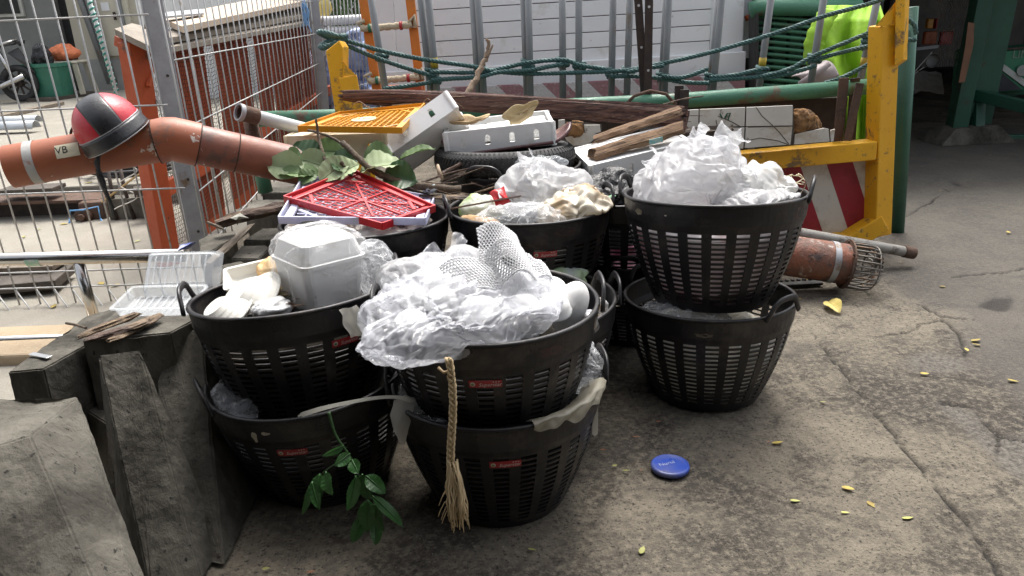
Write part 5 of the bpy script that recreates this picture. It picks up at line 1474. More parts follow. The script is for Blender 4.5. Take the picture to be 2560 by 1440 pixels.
wallw(xc, xd + .35, .75, zt, M_WALLB, 'wall')
wallw(xc, xd + 1.6, 0, .75, pm('grey_plinth', (0.33, 0.33, 0.31), None, 2, 0.9), 'plinth', YW - .03)
wallw(xd + .35, xd + 14, 0, zt, M_WALLW, 'wall', YW + .1)
d = wallw(aty(240, 60, YW).x, xd + .2, .80, 3.4, pm('cream_door', (0.52, 0.49, 0.39), (0.48, 0.45, 0.36), 2, 0.6), 'door', YW - .06, .1)
wallw(aty(258, 20, YW).x, aty(278, 20, YW).x, aty(265, 27, YW).z, aty(265, 6, YW).z, M_WHITEP, 'paper_notice', YW - .075, .012, d)
wallw(aty(289, 30, YW).x, aty(292, 30, YW).x, aty(290, 50, YW).z, aty(290, 30, YW).z, M_DKSTEEL, 'handle', YW - .13, .07, d)
wallw(aty(303, 30, YW).x, aty(312, 30, YW).x, .8, 3.6, M_GALVDK, 'door_post', YW - .12, .15)
w_ = wallw(xa + 4.5, aty(60, 20, YW).x, aty(30, 42, YW).z, aty(30, 42, YW).z + 1.6, pm('cream_frame', (0.5, 0.5, 0.45)), 'window', YW - .05, .1)
wallw(xa + 4.6, aty(52, 20, YW).x, aty(30, 34, YW).z, aty(30, 42, YW).z + 1.5, pm('dark_glass', (0.02, 0.025, 0.025), None, 3, 0.1), 'pane', YW - .07, .03, w_)
for dx in (0, .14):
    MB().tube([Vector((xc + .25 + dx, YW - .2, 4)), Vector((xc + .36 + dx, YW - .2, 2.0)), Vector((xc + .62 + dx * .6, YW - .22, .3))], .06, 10).build('drain_pipe', M_GALVDK, t, smooth=True)

# motorcycle (tail and rear wheel show)
t = thing('motorcycle', 'parked black motorcycle seen from the tail side against the grey wall', 'motorcycle', aty(30, 270, 13.6))
mo = aty(65, 272, 13.6); mo.z = .18
gx = Vector((1, .12, 0)).normalized(); gz = Vector((0, 0, 1)); gy = gz.cross(gx)
def mp(a, b, c=0): return mo + gx * a + gz * b + gy * c
def wheel(c, R):
    w = MB().lathe([(R - .10, -.05), (R - .03, -.06), (R, -.035), (R + .005, 0), (R, .035), (R - .03, .06), (R - .10, .05)], 36, Matrix.Translation(c) @ Matrix((gx, gz, -gy)).transposed().to_4x4(), True).build('tyre', M_RUBBER, t, smooth=True)
    MB().lathe([(R - .13, -.03), (R - .095, -.04), (R - .095, .04), (R - .13, .03)], 36, Matrix.Translation(c) @ Matrix((gx, gz, -gy)).transposed().to_4x4(), True).build('rim', M_GALVDK, w, smooth=True).location = (0, 0, 0)
    m = MB()
    for k in range(9):
        a = 6.283 * k / 9
        m.bar(c, c + (gx * math.cos(a) + gz * math.sin(a)) * (R - .11), .03, .02, gy)
    m.tube([c - gy * .07, c + gy * .07], .06, 12)
    m.build('spokes', M_DKSTEEL, t)
wheel(mp(0, .30), .30); wheel(mp(-1.32, .30), .30)
M_MOTO = pm('moto_black', (0.02, 0.02, 0.021), (0.03, 0.03, 0.03), 4, 0.35)
hull([mp(a, b, c) for a, b, c in ((-.95, .80, .14), (-.95, .80, -.14), (.05, .92, .10), (.05, .92, -.10), (.12, .98, .05), (-.95, .88, .14), (-.95, .88, -.14), (-.3, .88, .13), (-.3, .88, -.13))], 'seat', M_MOTO, t, cuts=2, rough=.004)
hull([mp(a, b, c) for a, b, c in ((-.05, .80, .06), (-.05, .80, -.06), (.22, .62, .05), (.22, .62, -.05), (.30, .45, .04), (.30, .45, -.04), (.1, .88, .05))], 'tail_fender', M_MOTO, t, cuts=1, rough=.003)
MB().tube([mp(.14, .93), mp(.20, .96), mp(.22, 1.0)], .04, 10).build('tail_light', M_MOTO, t, smooth=True)
MB().tube([mp(-.3, .88, -.14), mp(-.02, .96, -.1), mp(.12, 1.0, 0), mp(-.02, .96, .1), mp(-.3, .88, .14)], .022, 8).build('grab_rail', M_STEEL, t, smooth=True)
hull([mp(a, b, c) for a, b, c in ((-1.0, .3, .16), (-1.0, .3, -.16), (-.45, .3, .16), (-.45, .3, -.16), (-.45, .62, .12), (-.45, .62, -.12), (-1.0, .62, .12), (-1.0, .62, -.12))], 'engine', M_DKSTEEL, t, cuts=2, rough=.02, seed=2, freq=6)
hull([mp(a, b, c) for a, b, c in ((-1.25, .75, .14), (-1.25, .75, -.14), (-.8, .75, .15), (-.8, .75, -.15), (-.82, 1.02, .11), (-.82, 1.02, -.11), (-1.25, 1.0, .1), (-1.25, 1.0, -.1))], 'fuel_tank', M_MOTO, t, cuts=2, rough=.004)
MB().tube([mp(-.7, .42, -.1), mp(0, .30, -.1)], .03, 8).build('swingarm', M_MOTO, t)
MB().tube([mp(-.55, .25, -.16), mp(-.2, .28, -.18), mp(.18, .42, -.19)], [.03, .045, .05], 10).build('exhaust', M_STEEL, t, smooth=True)
MB().tube([mp(-.15, .82, -.12), mp(-.03, .42, -.12)], .028, 8).build('shock_absorber', M_STEEL, t, smooth=True)
MB().tube([mp(-1.32, .30, -.08), mp(-1.12, 1.05, -.08)], .03, 8).build('fork', M_STEEL, t)
MB().tube([mp(-1.05, 1.1, -.35), mp(-1.1, 1.12, 0), mp(-1.05, 1.1, .35)], .018, 8).build('handlebar', M_DKSTEEL, t)
hull([mp(a, b, -.13 + .02 * (i % 2)) for i, (a, b) in enumerate(((-.45, .74), (-.45, .66), (-.22, .78), (-.26, .66), (-.35, .62), (-.3, .72)))], 'side_cover', M_STEEL, t, cuts=1, rough=.002)

# green tub, black bag in it, stool, orange cloth
q = aty(135, 238, 13.9); q.z = .23
t = thing('storage_tub', 'deep green plastic tub beside the motorcycle', 'tub', q)
loft([rrect(.26, .2, 0, .04), rrect(.30, .24, .48, .04), rrect(.33, .27, .49, .04), rrect(.33, .27, .55, .04), rrect(.30, .24, .55, .04), rrect(.26, .2, .04, .04)], Matrix.Translation(q), False).build('shell', pm('green_tub', (0.03, 0.17, 0.11), (0.025, 0.13, 0.085), 4, 0.4), t)
loft([rrect(.26, .2, .03, .04), rrect(.26, .2, .05, .04)], Matrix.Translation(q)).build('floor', pm('green_tub', (0.03, 0.17, 0.11)), t)
blob(q + Vector((-.05, 0, .62)), (.17, .15, .22), 81, [((.3, 0, 1), .2, 5)], 50, 30, .04, 7).build('rubbish_bag', pm('black_bag_film', (0.012, 0.012, 0.013)), None, smooth=True, label='black bag standing in the green tub', cat='bag')
q = aty(190, 226, 14.3); q.z = .22
t = thing('plastic_stool', 'dusty cream plastic stool piled with orange cloth', 'stool', q)
loft([rrect(.22, .22, .52, .05), rrect(.24, .24, .54, .05), rrect(.22, .22, .57, .05)], Matrix.Translation(q)).build('seat', pm('cream_plastic', (0.5, 0.47, 0.38), None, 4, 0.5), t)
for sx in (-1, 1):
    for sy in (-1, 1):
        MB().bar(q + Vector((sx * .24, sy * .24, 0)), q + Vector((sx * .18, sy * .18, .53)), .08, .05).build('leg', pm('cream_plastic', (0.5, 0.47, 0.38)), t)
blob(q + Vector((-.05, 0, .69)), (.26, .2, .13), 82, [((-.2, 0, 1), .3, 6)], 60, 36, .03, 7).build('cloth_heap', pm('orange_cloth', (0.62, 0.20, 0.09), (0.5, 0.14, 0.06), 6, 0.9), None, smooth=True, label='heap of faded orange cloth on the cream stool', cat='cloth')

# greenery, white rails, blue sheeting and a far wall behind the fence corner
t = thing('boundary_wall', 'pale rendered wall far behind the fence corner', 'wall', (-2.2, 12.5, 0))
MB().box((-3.5, 13.0, 1.2), (4.4, .2, 2.4)).build('panel', M_WALLW, t)
for (z, r) in ((1.0, .06), (1.18, .05)):
    pass
t = thing('guard_rail', 'double white steel guard rail before the green bush', 'rail', aty(870, 85, 8.2))
for y in (50, 76):
    MB().tube([aty(700, y + 9, 8.2), aty(935, y - 4, 8.2)], .045, 12).build('rail_bar', pm('bright_rail', (0.72, 0.73, 0.73), None, 4, 0.4), t, smooth=True)
for x in (812, 925): MB().tube([aty(x, 40, 8.25), aty(x + 12, 300, 8.25)], .04, 10).build('post', pm('bright_rail', (0.72, 0.73, 0.73)), t, smooth=True)
t = thing('green_bush', 'dense grassy green bush beyond the white guard rail', 'bush', aty(870, 60, 10))
bc = aty(872, 20, 10); rr = random.Random(12); m_ = MB()
for k in range(1500):
    p = bc + Vector((rr.gauss(0, .30), rr.gauss(0, .25), rr.uniform(-.9, .5)))
    d = Vector((rr.uniform(-.5, .5), rr.uniform(-.5, .5), rr.uniform(.2, 1))).normalized() * rr.uniform(.12, .25); s = d.cross(Vector((rr.uniform(-1, 1), rr.uniform(-1, 1), 0))).normalized() * .014
    m_.add([p - s, p + s, p + d + s * .3, p + d - s * .3], [(0, 1, 2, 3)])
m_.build('foliage', pm('grass_green', (0.07, 0.13, 0.035), (0.04, 0.085, 0.025), 8, 0.6, bump=0, transl=0.25), t, kind='stuff')
for k in range(6):
    a = bc + Vector((rr.uniform(-.3, .3), 0, -1.3)); MB().tube([a, a + Vector((rr.uniform(-.1, .1), 0, 1.3))], .014, 6).build('stem', M_TWIG, t)
M_TARP = pm('blue_tarp', (0.10, 0.20, 0.52), (0.42, 0.48, 0.62), 5, 0.4, bump=0.5, bscale=15, bdist=.02, c3=(0.03, 0.05, 0.16), s3=4, t3=0.58)
for k, (x, y, Y, rx, rz, lb) in enumerate([(895, 150, 7.7, .17, .28, 'blue and white tarpaulin bundle high behind the far fence'), (905, 235, 7.6, .16, .22, 'dark blue tarpaulin heap low behind the yellow post'), (800, 220, 7.9, .16, .34, 'bluish plastic sheet bundle beside the far fence post')]):
    c = aty(x, y, Y); blob(c, (rx, .15, rz), 90 + k, [((0, 0, 1), .1, 5)], 60, 40, .04, 6).build('tarpaulin', M_TARP, None, smooth=True, label=lb, cat='tarpaulin')
c = aty(805, 15, 8.6); blob(c, (.09, .08, .16), 97, (), 40, 26, .02, 8).build('yellow_bag', pm('yellow_sheet', (0.62, 0.50, 0.16), (0.5, 0.38, 0.1), 5, 0.5), None, smooth=True, label='yellow sheeting bundle over the far fence post', cat='bag')
# ================================================================== WHITE TRUCK
YT = 6.1
t = thing('box_truck', 'white box truck with a slatted roller shutter and striped tread plate bumper', 'truck', (1.5, YT + 1, 0))
P = lambda x, y, Y=YT: aty(x, y, Y)
M_SLAT = pm('white_shutter_slat', (0.74, 0.75, 0.76), (0.68, 0.69, 0.70), 2, 0.42, bump=0.04, c3=(0.62, 0.62, 0.6), s3=3, t3=0.68, c4=(0.45, 0.44, 0.42), s4=26, t4=0.76, hv=0.04)
l0, r0 = P(1042, 172), P(1772, 128)
for k in range(-3, 11):           # slats, top to bottom
    dl, dr = Vector((0, 0, (4 - k) * .113)), Vector((0, 0, (4 - k) * .113))
    a, b = l0 + dl - Vector((0, 0, -.02)), r0 + dr - Vector((0, 0, -.02))
    if a.z < .93: continue
    MB().bar(a, b, .02, .107, (0, 0, 1)).build('shutter_slat', M_SLAT, t, bevel=.003)
MB().bar(l0 + Vector((0, .03, .35)), r0 + Vector((0, .03, .35)), .015, 1.6).build('slat_backing', pm('pinkish_joint', (0.30, 0.17, 0.15), None, 4, 0.8, bump=0), t)
MB().bar(l0 + Vector((0, -.012, -.17 + .02)), r0 + Vector((0, -.012, -.17 + .02)), .05, .05).build('shutter_foot', M_GALVDK, t, bevel=.004)
MB().bar(P(930, 215) + Vector((0, 0, .02)), P(1860, 162) + Vector((0, 0, .02)), .08, .16).build('sill', M_WHITEP, t, bevel=.006)
for (x0, x1, y0, y1) in ((930, 985, 250, -170), (985, 1036, 240, -170), (1778, 1796, 200, -170), (1797, 1862, 200, -170)):
    a, b = P(x0, y0), P(x1, y0); top = Vector((0, 0, 1.6))
    sx = (P(x0, -100) - P(x0, 200)); 
    MB().hexa([P(x0 + 14 if x0 < 1200 else x0 - 8, y0), P(x1 + 14 if x0 < 1200 else x1 - 8, y0), P(x1 + 14 if x0 < 1200 else x1 - 8, y0, YT + .3), P(x0 + 14 if x0 < 1200 else x0 - 8, y0, YT + .3)],
              [P(x0 - 12 if x0 < 1200 else x0 + 6, y1), P(x1 - 12 if x0 < 1200 else x1 + 6, y1), P(x1 - 12 if x0 < 1200 else x1 + 6, y1, YT + .3), P(x0 - 12 if x0 < 1200 else x0 + 6, y1, YT + .3)]).build('corner_panel', M_WHITEP, t, bevel=.006)
MB().box((1.4, YT + 1.6, 1.75), (3.1, 2.6, 1.7)).build('cargo_box', M_WHITEP, t)
# bumper tread plate: painted diagonal bands on a real diamond tread
def tread_mat():
    m, nt, b, out = nodes('striped_tread_plate')
    tc = nt.nodes.new('ShaderNodeTexCoord'); sp = nt.nodes.new('ShaderNodeSeparateXYZ')
    nt.links.new(tc.outputs['Object'], sp.inputs[0])
    ad = nt.nodes.new('ShaderNodeMath'); ad.operation = 'ADD'
    nt.links.new(sp.outputs[0], ad.inputs[0]); nt.links.new(sp.outputs[2], ad.inputs[1])
    md = nt.nodes.new('ShaderNodeMath'); md.operation = 'PINGPONG'; md.inputs[1].default_value = .17
    nt.links.new(ad.outputs[0], md.inputs[0])
    gt = nt.nodes.new('ShaderNodeMath'); gt.operation = 'GREATER_THAN'; gt.inputs[1].default_value = .085
    nt.links.new(md.outputs[0], gt.inputs[0])
    c = mixc(nt, gt.outputs[0], (0.46, 0.46, 0.46), (0.26, 0.14, 0.155))
    f, _ = noise_fac(nt, 30, .55, .7, 6, .7, tc.outputs['Object'])
    c = mixc(nt, f, c, (0.36, 0.33, 0.31))
    nt.links.new(c, b.inputs['Base Color']); b.inputs['Roughness'].default_value = .5
    return m
M_TREAD = tread_mat()
a, b = P(1100, 240, YT - .15), P(1862, 207, YT - .15)
bp = MB(); bp.bar(a, b, .02, .125); bo = bp.build('bumper_plate', M_TREAD, t, bevel=.003)
m_ = MB(); ux = (b - a).normalized(); L_ = (b - a).length
nL = int(L_ / .03)
for i in range(nL):
    for j in range(4):
        c = a + ux * ((i + .5) * L_ / nL) + Vector((0, -.011, -.046 + .031 * j))
        s = 1 if (i + j) % 2 else -1
        d = (ux * .011 + Vector((0, 0, .011 * s))); e = (ux * -.003 * s + Vector((0, 0, .003)))
        m_.add([c - d, c + e, c + d, c - e, c - d * .6 + Vector((0, -.003, 0)), c + e * .5 + Vector((0, -.004, 0)), c + d * .6 + Vector((0, -.003, 0)), c - e * .5 + Vector((0, -.004, 0))], [(0, 1, 5, 4), (1, 2, 6, 5), (2, 3, 7, 6), (3, 0, 4, 7), (4, 5, 6, 7)])
m_.v = [tuple(q) for q in m_.v]
to = m_.build('tread', M_TREAD, bo, kind='stuff')
MB().box((1.3, YT + 1.0, .55), (2.6, 1.6, .25)).build('chassis', M_DKSTEEL, t)
for x in (.4, 2.3):
    MB().lathe([(.25, -.12), (.40, -.13), (.45, -.08), (.45, .08), (.40, .13), (.25, .12)], 28, Matrix.Translation((x, YT + 1.1, .45)) @ Matrix.Rotation(R_(90), 4, 'Y'), True).build('tyre', M_RUBBER, t, smooth=True)
for k in range(2):
    blob(P(1490 + 60 * k, 262, YT - .5), (.02, .02, .02), 3, (), 10, 8, 0.001).build('bolt_head', M_DKSTEEL, t)

# ---------------------------------------------------------------- orange rope ladder frame
t = thing('orange_ladder', 'orange steel ladder with rope wrapped rungs leaning on the truck', 'ladder', aty(975, 240, 5.5))
M_LADDER = pm('bright_orange_paint', (0.62, 0.19, 0.025), (0.54, 0.15, 0.02), 5, 0.5, c3=(0.3, 0.12, 0.05), s3=8, t3=0.7)
for (x0, x1) in ((893, 948), (1013, 1056)):
    MB().bar(aty(x0, -110, 5.5), aty(x1, 262, 5.5), .06, .04, (0, -1, 0)).build('upright', M_LADDER, t, bevel=.003)
M_ROPEW = pm('cream_rope_wrap', (0.56, 0.48, 0.34), (0.44, 0.36, 0.25), 30, 0.9, bump=0.8, bscale=60)
for y in (70, 201):
    dx = (y - 70) * .14
    a, b = aty(902 + dx, y + 2, 5.46), aty(1030 + dx, y - 8, 5.46)
    rg = MB().tube([a.lerp(b, i / 20) + Vector((0, 0, .003 * math.sin(i * 2.3))) for i in range(21)], [.023 + .003 * math.sin(i * 1.9) for i in range(21)], 10).build('rung', M_ROPEW, t, smooth=True)
    for f, c in ((.15, pm('green_tape', (0.02, 0.16, 0.08), None, 9, 0.5, bump=0)), (.76, pm('red_tape', (0.42, 0.02, 0.025), None, 9, 0.5, bump=0))):
        MB().tube([a.lerp(b, f), a.lerp(b, f + .055)], .0285, 14).build('tape', c, rg, smooth=True)
    MB().tube([b + Vector((-.03, 0, .0)), b + Vector((.02, 0, .055)), b + Vector((.02, 0, -.02))], .016, 8).build('rope_end', M_ROPEW, rg, smooth=True)
    MB().tube([a + Vector((.02, 0, .0)), a + Vector((-.02, 0, .035)), a + Vector((.03, 0, .05))], .014, 8).build('rope_end', M_ROPEW, rg, smooth=True)
MB().box(aty(1010, 232, 5.3), (.25, .12, .10)).build('equipment_case', M_ORANGE, None, bevel=.008, label='faded orange metal case behind the palm sheath', cat='case')

# ================================================================== YELLOW RACK
YR = 4.15
t = thing('steel_rack', 'yellow steel rack with gusseted posts, green rail and red striped panel', 'rack', at(1850, 640))
A = lambda x, y, d=0: aty(x, y, YR + d)
# left post, side flange, gusset
def post(par, tl, bl, w, d, m=M_YEL):
    MB().bar(bl, tl, w, d, (0.25, -1, 0)).build('post', m, par, bevel=.006)
post(t, A(868, 190), A(930, 520), .095, .10)
MB().hexa([A(814, 128, -.05), A(848, 101, -.05), A(856, 118, -.05), A(856, 250, -.05), A(862, 278, -.05), A(838, 284, -.05)],
          [A(832, 128, .09), A(862, 104, .09), A(872, 118, .09), A(872, 250, .09), A(878, 278, .09), A(854, 284, .09)]).build('side_flange', M_YEL, t, bevel=.004)
MB().hexa([A(842, 138, -.045), A(890, 188, -.045), A(848, 192, -.045)], [A(842, 138, -.03), A(890, 188, -.03), A(848, 192, -.03)]).build('gusset', M_YEL, t)
# right post
post(t, A(2210, 62), A(2192, 585), .105, .11)
MB().hexa([A(2188, 66, -.06), A(2258, -18, -.06), A(2258, 62, -.06)], [A(2188, 66, -.045), A(2258, -18, -.045), A(2258, 62, -.045)]).build('gusset', M_YEL, t)
MB().hexa([A(2240, -60, -.08), A(2266, -60, -.08), A(2258, 150, -.08), A(2236, 165, -.08)], [A(2250, -60, .08), A(2276, -60, .08), A(2268, 150, .08), A(2246, 165, .08)]).build('side_flange', M_YEL, t, bevel=.004)
MB().bar(A(1420, 442, -.02), A(2182, 373, -.02), .10, .10).build('cross_beam', M_YEL, t, bevel=.006)
MB().bar(A(2204, 552, -.02), A(2122, 602, -.02), .10, .10).build('corner_brace', M_YEL, t, bevel=.006)
MB().bar(A(2128, 604, -.02), A(1450, 668, -.02), .10, .10).build('bottom_beam', M_YEL, t, bevel=.006)
# striped panel
def stripe_mat():
    m, nt, b, out = nodes('red_white_stripes')
    tc = nt.nodes.new('ShaderNodeTexCoord'); sp = nt.nodes.new('ShaderNodeSeparateXYZ')
    nt.links.new(tc.outputs['Object'], sp.inputs[0])
    mu = nt.nodes.new('ShaderNodeMath'); mu.operation = 'MULTIPLY'; mu.inputs[1].default_value = .42
    nt.links.new(sp.outputs[2], mu.inputs[0])
    ad = nt.nodes.new('ShaderNodeMath'); ad.operation = 'ADD'
    nt.links.new(sp.outputs[0], ad.inputs[0]); nt.links.new(mu.outputs[0], ad.inputs[1])
    ph = nt.nodes.new('ShaderNodeMath'); ph.operation = 'ADD'; ph.inputs[1].default_value = 5.21
    nt.links.new(ad.outputs[0], ph.inputs[0])
    md = nt.nodes.new('ShaderNodeMath'); md.operation = 'MODULO'; md.inputs[1].default_value = .292
    nt.links.new(ph.outputs[0], md.inputs[0])
    gt = nt.nodes.new('ShaderNodeMath'); gt.operation = 'GREATER_THAN'; gt.inputs[1].default_value = .146
    nt.links.new(md.outputs[0], gt.inputs[0])
    c = mixc(nt, gt.outputs[0], (0.58, 0.55, 0.49), (0.30, 0.018, 0.03))
    f, _ = noise_fac(nt, 4, .5, .75, 9, .75, tc.outputs['Object'])
    c = mixc(nt, f, c, (0.36, 0.31, 0.24), 'MULTIPLY')
    f, _ = noise_fac(nt, 25, .62, .72, 7, .75, tc.outputs['Object'])
    c = mixc(nt, f, c, (0.25, 0.18, 0.12))
    nt.links.new(c, b.inputs['Base Color']); b.inputs['Roughness'].default_value = .55
    return m
MB().hexa([A(1420, 455, .03), A(2192, 388, .03), A(2190, 520, .03), A(2120, 594, .03), A(1430, 660, .03)], [A(1420, 455, .045), A(2192, 388, .045), A(2190, 520, .045), A(2120, 594, .045), A(1430, 660, .045)]).build('striped_panel', stripe_mat(), t)
# green rail along the top, dark back plate
MB().tube([A(640, 298, .12), A(860, 292, .12), A(1200, 276, .12), A(1700, 252, .12), A(2190, 215, .12)], .042, 20).build('green_rail', M_GREEN, t, smooth=True)
MB().bar(A(1150, 322, .20), A(2112, 292, .20), .03, .22).build('back_plate', M_DKSTEEL, t, bevel=.004)
MB().tube([A(2274, 18, .28), A(2236, 640, .28)], .046, 18).build('green_post', M_DKGREEN, t, smooth=True)
MB().bar(A(2138, 195, .1), A(2126, 360, .1), .05, .012, (0, -1, 0)).build('flat_bar', M_DKSTEEL, t)
MB().bar(A(2110, 195, .0), A(2094, 352, .0), .05, .012, (0, -1, 0)).build('flat_bar', M_RUST, t)
MB().bar(A(2150, 208, -.03), A(2118, 352, -.03), .042, .010, (0, -1, 0)).build('flat_bar', M_RUST, t)
MB().bar(A(1698, 214, .0), A(1696, 268, .0), .045, .012, (0, -1, 0)).build('flat_bar', M_DKSTEEL, t)
MB().bar(A(1712, 224, -.03), A(1710, 270, -.03), .045, .012, (0, -1, 0)).build('flat_bar', M_DKSTEEL, t)
def drilled(par, a, b, w, fr):
    MB().bar(a, b, w, .008, (0, -1, 0)).build('flat_bar', M_DKSTEEL, par)
    for f in fr:
        q = a.lerp(b, f) + Vector((0, -.0055, 0))
        MB().tube([q, q - Vector((0, .001, 0))], .007, 10).build('hole_daylight', pm('daylight_grey', (0.6, 0.6, 0.6), None, 5, 0.6, bump=0), par)  # pale disc painted as daylight showing through the bar
drilled(t, aty(1588, -110, 4.30), aty(1612, 250, 4.30), .042, (.33, .62))
drilled(t, aty(1624, -110, 4.27), aty(1619, 270, 4.27), .042, (.32, .74))
MB().tube([A(1558, 268, -.1), A(1585, 240, -.1), A(1625, 227, -.1), A(1665, 235, -.1), A(1690, 262, -.1)], .009, 7).build('rebar_loop', M_RUST, None, smooth=True, label='bent rebar loop arching over the dark steel plate', cat='rebar')

# standing galvanised tubes
bars = [(928, 963, 222), (1052, 1077, 232), (1071, 1093, 235), (1182, 1197, 245), (1195, 1210, 245), (1309, 1318, 248), (1321, 1326, 248), (1406, 1407, 248), (1447, 1447, 248), (1533, 1528, 245), (1575, 1567, 242), (1666, 1653, 235), (1672, 1661, 235), (1797, 1774, 228), (1804, 1782, 228), (1927, 1898, 218), (2059, 2027, 208), (2193, 2150, 205)]
names = ['the orange ladder', 'the slatted shutter edge, paired tube without tape', 'the slatted shutter edge, wrapped in yellow tape', 'the raised dead branch, first of a pair', 'the raised dead branch, second of a pair', 'the middle of the shutter, first of a close pair', 'the middle of the shutter, second of a close pair', 'the bow of rope nearest the paired tubes', 'the single tube right of the rope bow', 'the drilled flat bars, single tube', 'the drilled flat bars, tube touching them', 'the bent rebar, first of a pair', 'the bent rebar, second of a pair', 'the right shutter frame, first of a pair', 'the right shutter frame, second of a pair', 'the green grille, with a yellow band', 'the lime jacket and grey cap', 'the lime jacket and right yellow post']
for i, ((x0, x1, yb), nm) in enumerate(zip(bars, names)):
    s = (x1 - x0) / yb; Yb = 4.46 + .03 * (i % 2)
    p0, p1 = aty(x0 - 160 * s, -160, Yb), aty(x0 + 420 * s, 420, Yb)
    o = MB().tube([p0, p1], .0195, 14).build('standing_tube', M_GALVDK, None, smooth=True, label='upright grey steel tube beside ' + nm, cat='steel tube', group='steel tubes standing in the rack')
    if i in (2, 15, 17):
        yy = 158
        MB().tube([aty(x0 + (yy - 14) * s, yy - 14, Yb), aty(x0 + (yy + 12) * s, yy + 12, Yb)], .0205, 14).build('yellow_band', pm('yellow_tape', (0.50, 0.36, 0.03), None, 9, 0.5, bump=0), o, smooth=True)

# ropes: three strand
def crom(P, n):
    out = []
    for i in range(len(P) - 1):
        p0, p1, p2, p3 = P[max(i - 1, 0)], P[i], P[i + 1], P[min(i + 2, len(P) - 1)]
        for k in range(n):
            t_ = k / n
            out.append(0.5 * ((2 * p1) + (p2 - p0) * t_ + (2 * p0 - 5 * p1 + 4 * p2 - p3) * t_ * t_ + (3 * p1 - p0 - 3 * p2 + p3) * t_ ** 3))
    out.append(P[-1]); return out
def rope_into(m, P, r=.0118, pitch=.062, seg=.009):
    C = crom([Vector(p) for p in P], 10)
    d = [0.0]
    for a, b in zip(C[:-1], C[1:]): d.append(d[-1] + (b - a).length)
    n = max(4, int(d[-1] / seg)); pts = []; j = 0
    for i in range(n + 1):
        s = d[-1] * i / n
        while j < len(d) - 2 and d[j + 1] < s: j += 1
        pts.append(C[j].lerp(C[j + 1], (s - d[j]) / max(1e-9, d[j + 1] - d[j])))
    for k in range(3):
        path = []; x = None
        for i, p in enumerate(pts):
            tg = (pts[min(i + 1, n)] - pts[max(i - 1, 0)]).normalized()
            if x is None: x = frame_of((0, 0, 0), tg)[0]
            x = (x - tg * x.dot(tg)).normalized(); y = tg.cross(x)
            a = 6.283 * (d[-1] * i / n / pitch + k / 3)
            path.append(p + x * (math.cos(a) * r * .56) + y * (math.sin(a) * r * .56))
        m.tube(path, r * .60, 5)
    return m
t = thing('safety_rope', 'teal three strand rope lashed from tube to tube between the yellow posts', 'rope', aty(1400, 180, 4.4))
Yr = 4.42
def rp(px, name='rope_run', dy=0):
    rope_into(MB(), [aty(x, y, Yr + dy) for x, y in px]).build(name, M_ROPE, t, smooth=True)
rp([(848, 95), (935, 122), (1045, 146), (1180, 166), (1235, 178), (1315, 184), (1420, 182), (1530, 178), (1600, 170), (1780, 130), (1960, 76), (2062, 40), (2190, 4), (2262, -30)], dy=-.035)
rp([(858, 110), (950, 148), (1062, 184), (1090, 188)], dy=-.03)
rp([(1075, 180), (1192, 181), (1250, 172), (1318, 157), (1408, 150), (1450, 163), (1530, 175)], dy=-.03)
rp([(1078, 200), (1140, 196), (1200, 192), (1250, 180), (1320, 176), (1405, 160)], dy=-.045)
rp([(958, 222), (1010, 216), (1078, 206)], dy=-.02)
rp([(1525, 190), (1590, 191), (1652, 196), (1712, 206), (1775, 208)], dy=-.03)
rp([(1655, 190), (1705, 194), (1770, 172)], dy=-.04)
rp([(1568, 180), (1610, 172), (1660, 164)], dy=-.05)
rp([(1775, 193), (1835, 188), (1905, 172)], dy=-.03)
rp([(1775, 200), (1850, 196), (1910, 190), (1975, 172), (2030, 142), (2110, 108), (2172, 82)], dy=-.035)
rp([(1910, 196), (1975, 184), (2040, 164)], dy=-.03)
rp([(2030, 152), (2100, 132), (2170, 116)], dy=-.03)
rp([(2060, 208), (2110, 192), (2172, 160)], dy=-.03)
rp([(2258, 40), (2285, 62), (2290, 85)], dy=-.1)
rp([(2255, 100), (2290, 100)], dy=-.1)
def knot(px, turns=2, R=.030, big=False):
    x, y = px; c = aty(x, y, 4.475); m = MB(); P = []
    for i in range(turns * 8 + 1):
        a = i * .785 + 2.4
        P.append(c + Vector((R * math.cos(a), R * math.sin(a), (.5 - i / (turns * 8)) * .024 * turns)))
    rope_into(m, P, .0115, .06, .008).build('lashing', M_ROPE, t, smooth=True)
for q in ((955, 145), (1080, 182), (1086, 200), (1203, 178), (1320, 160), (1322, 178), (1407, 156), (1448, 164), (1530, 184), (1572, 180), (1657, 193), (1778, 194), (1906, 178), (2036, 148), (2172, 100), (2170, 112)): knot(q)
c = aty(832, 98, 4.3); m_ = MB()
P = [c + Vector((.07 * math.cos(i * .7) * (1 + .1 * math.sin(i * 1.3)), .05 * math.sin(i * .7), .03 * math.sin(i * .33) + .012 * math.cos(i * 1.1))) for i in range(34)]
rope_into(m_, P, .013, .06, .008).build('knot', M_ROPE, t, smooth=True)

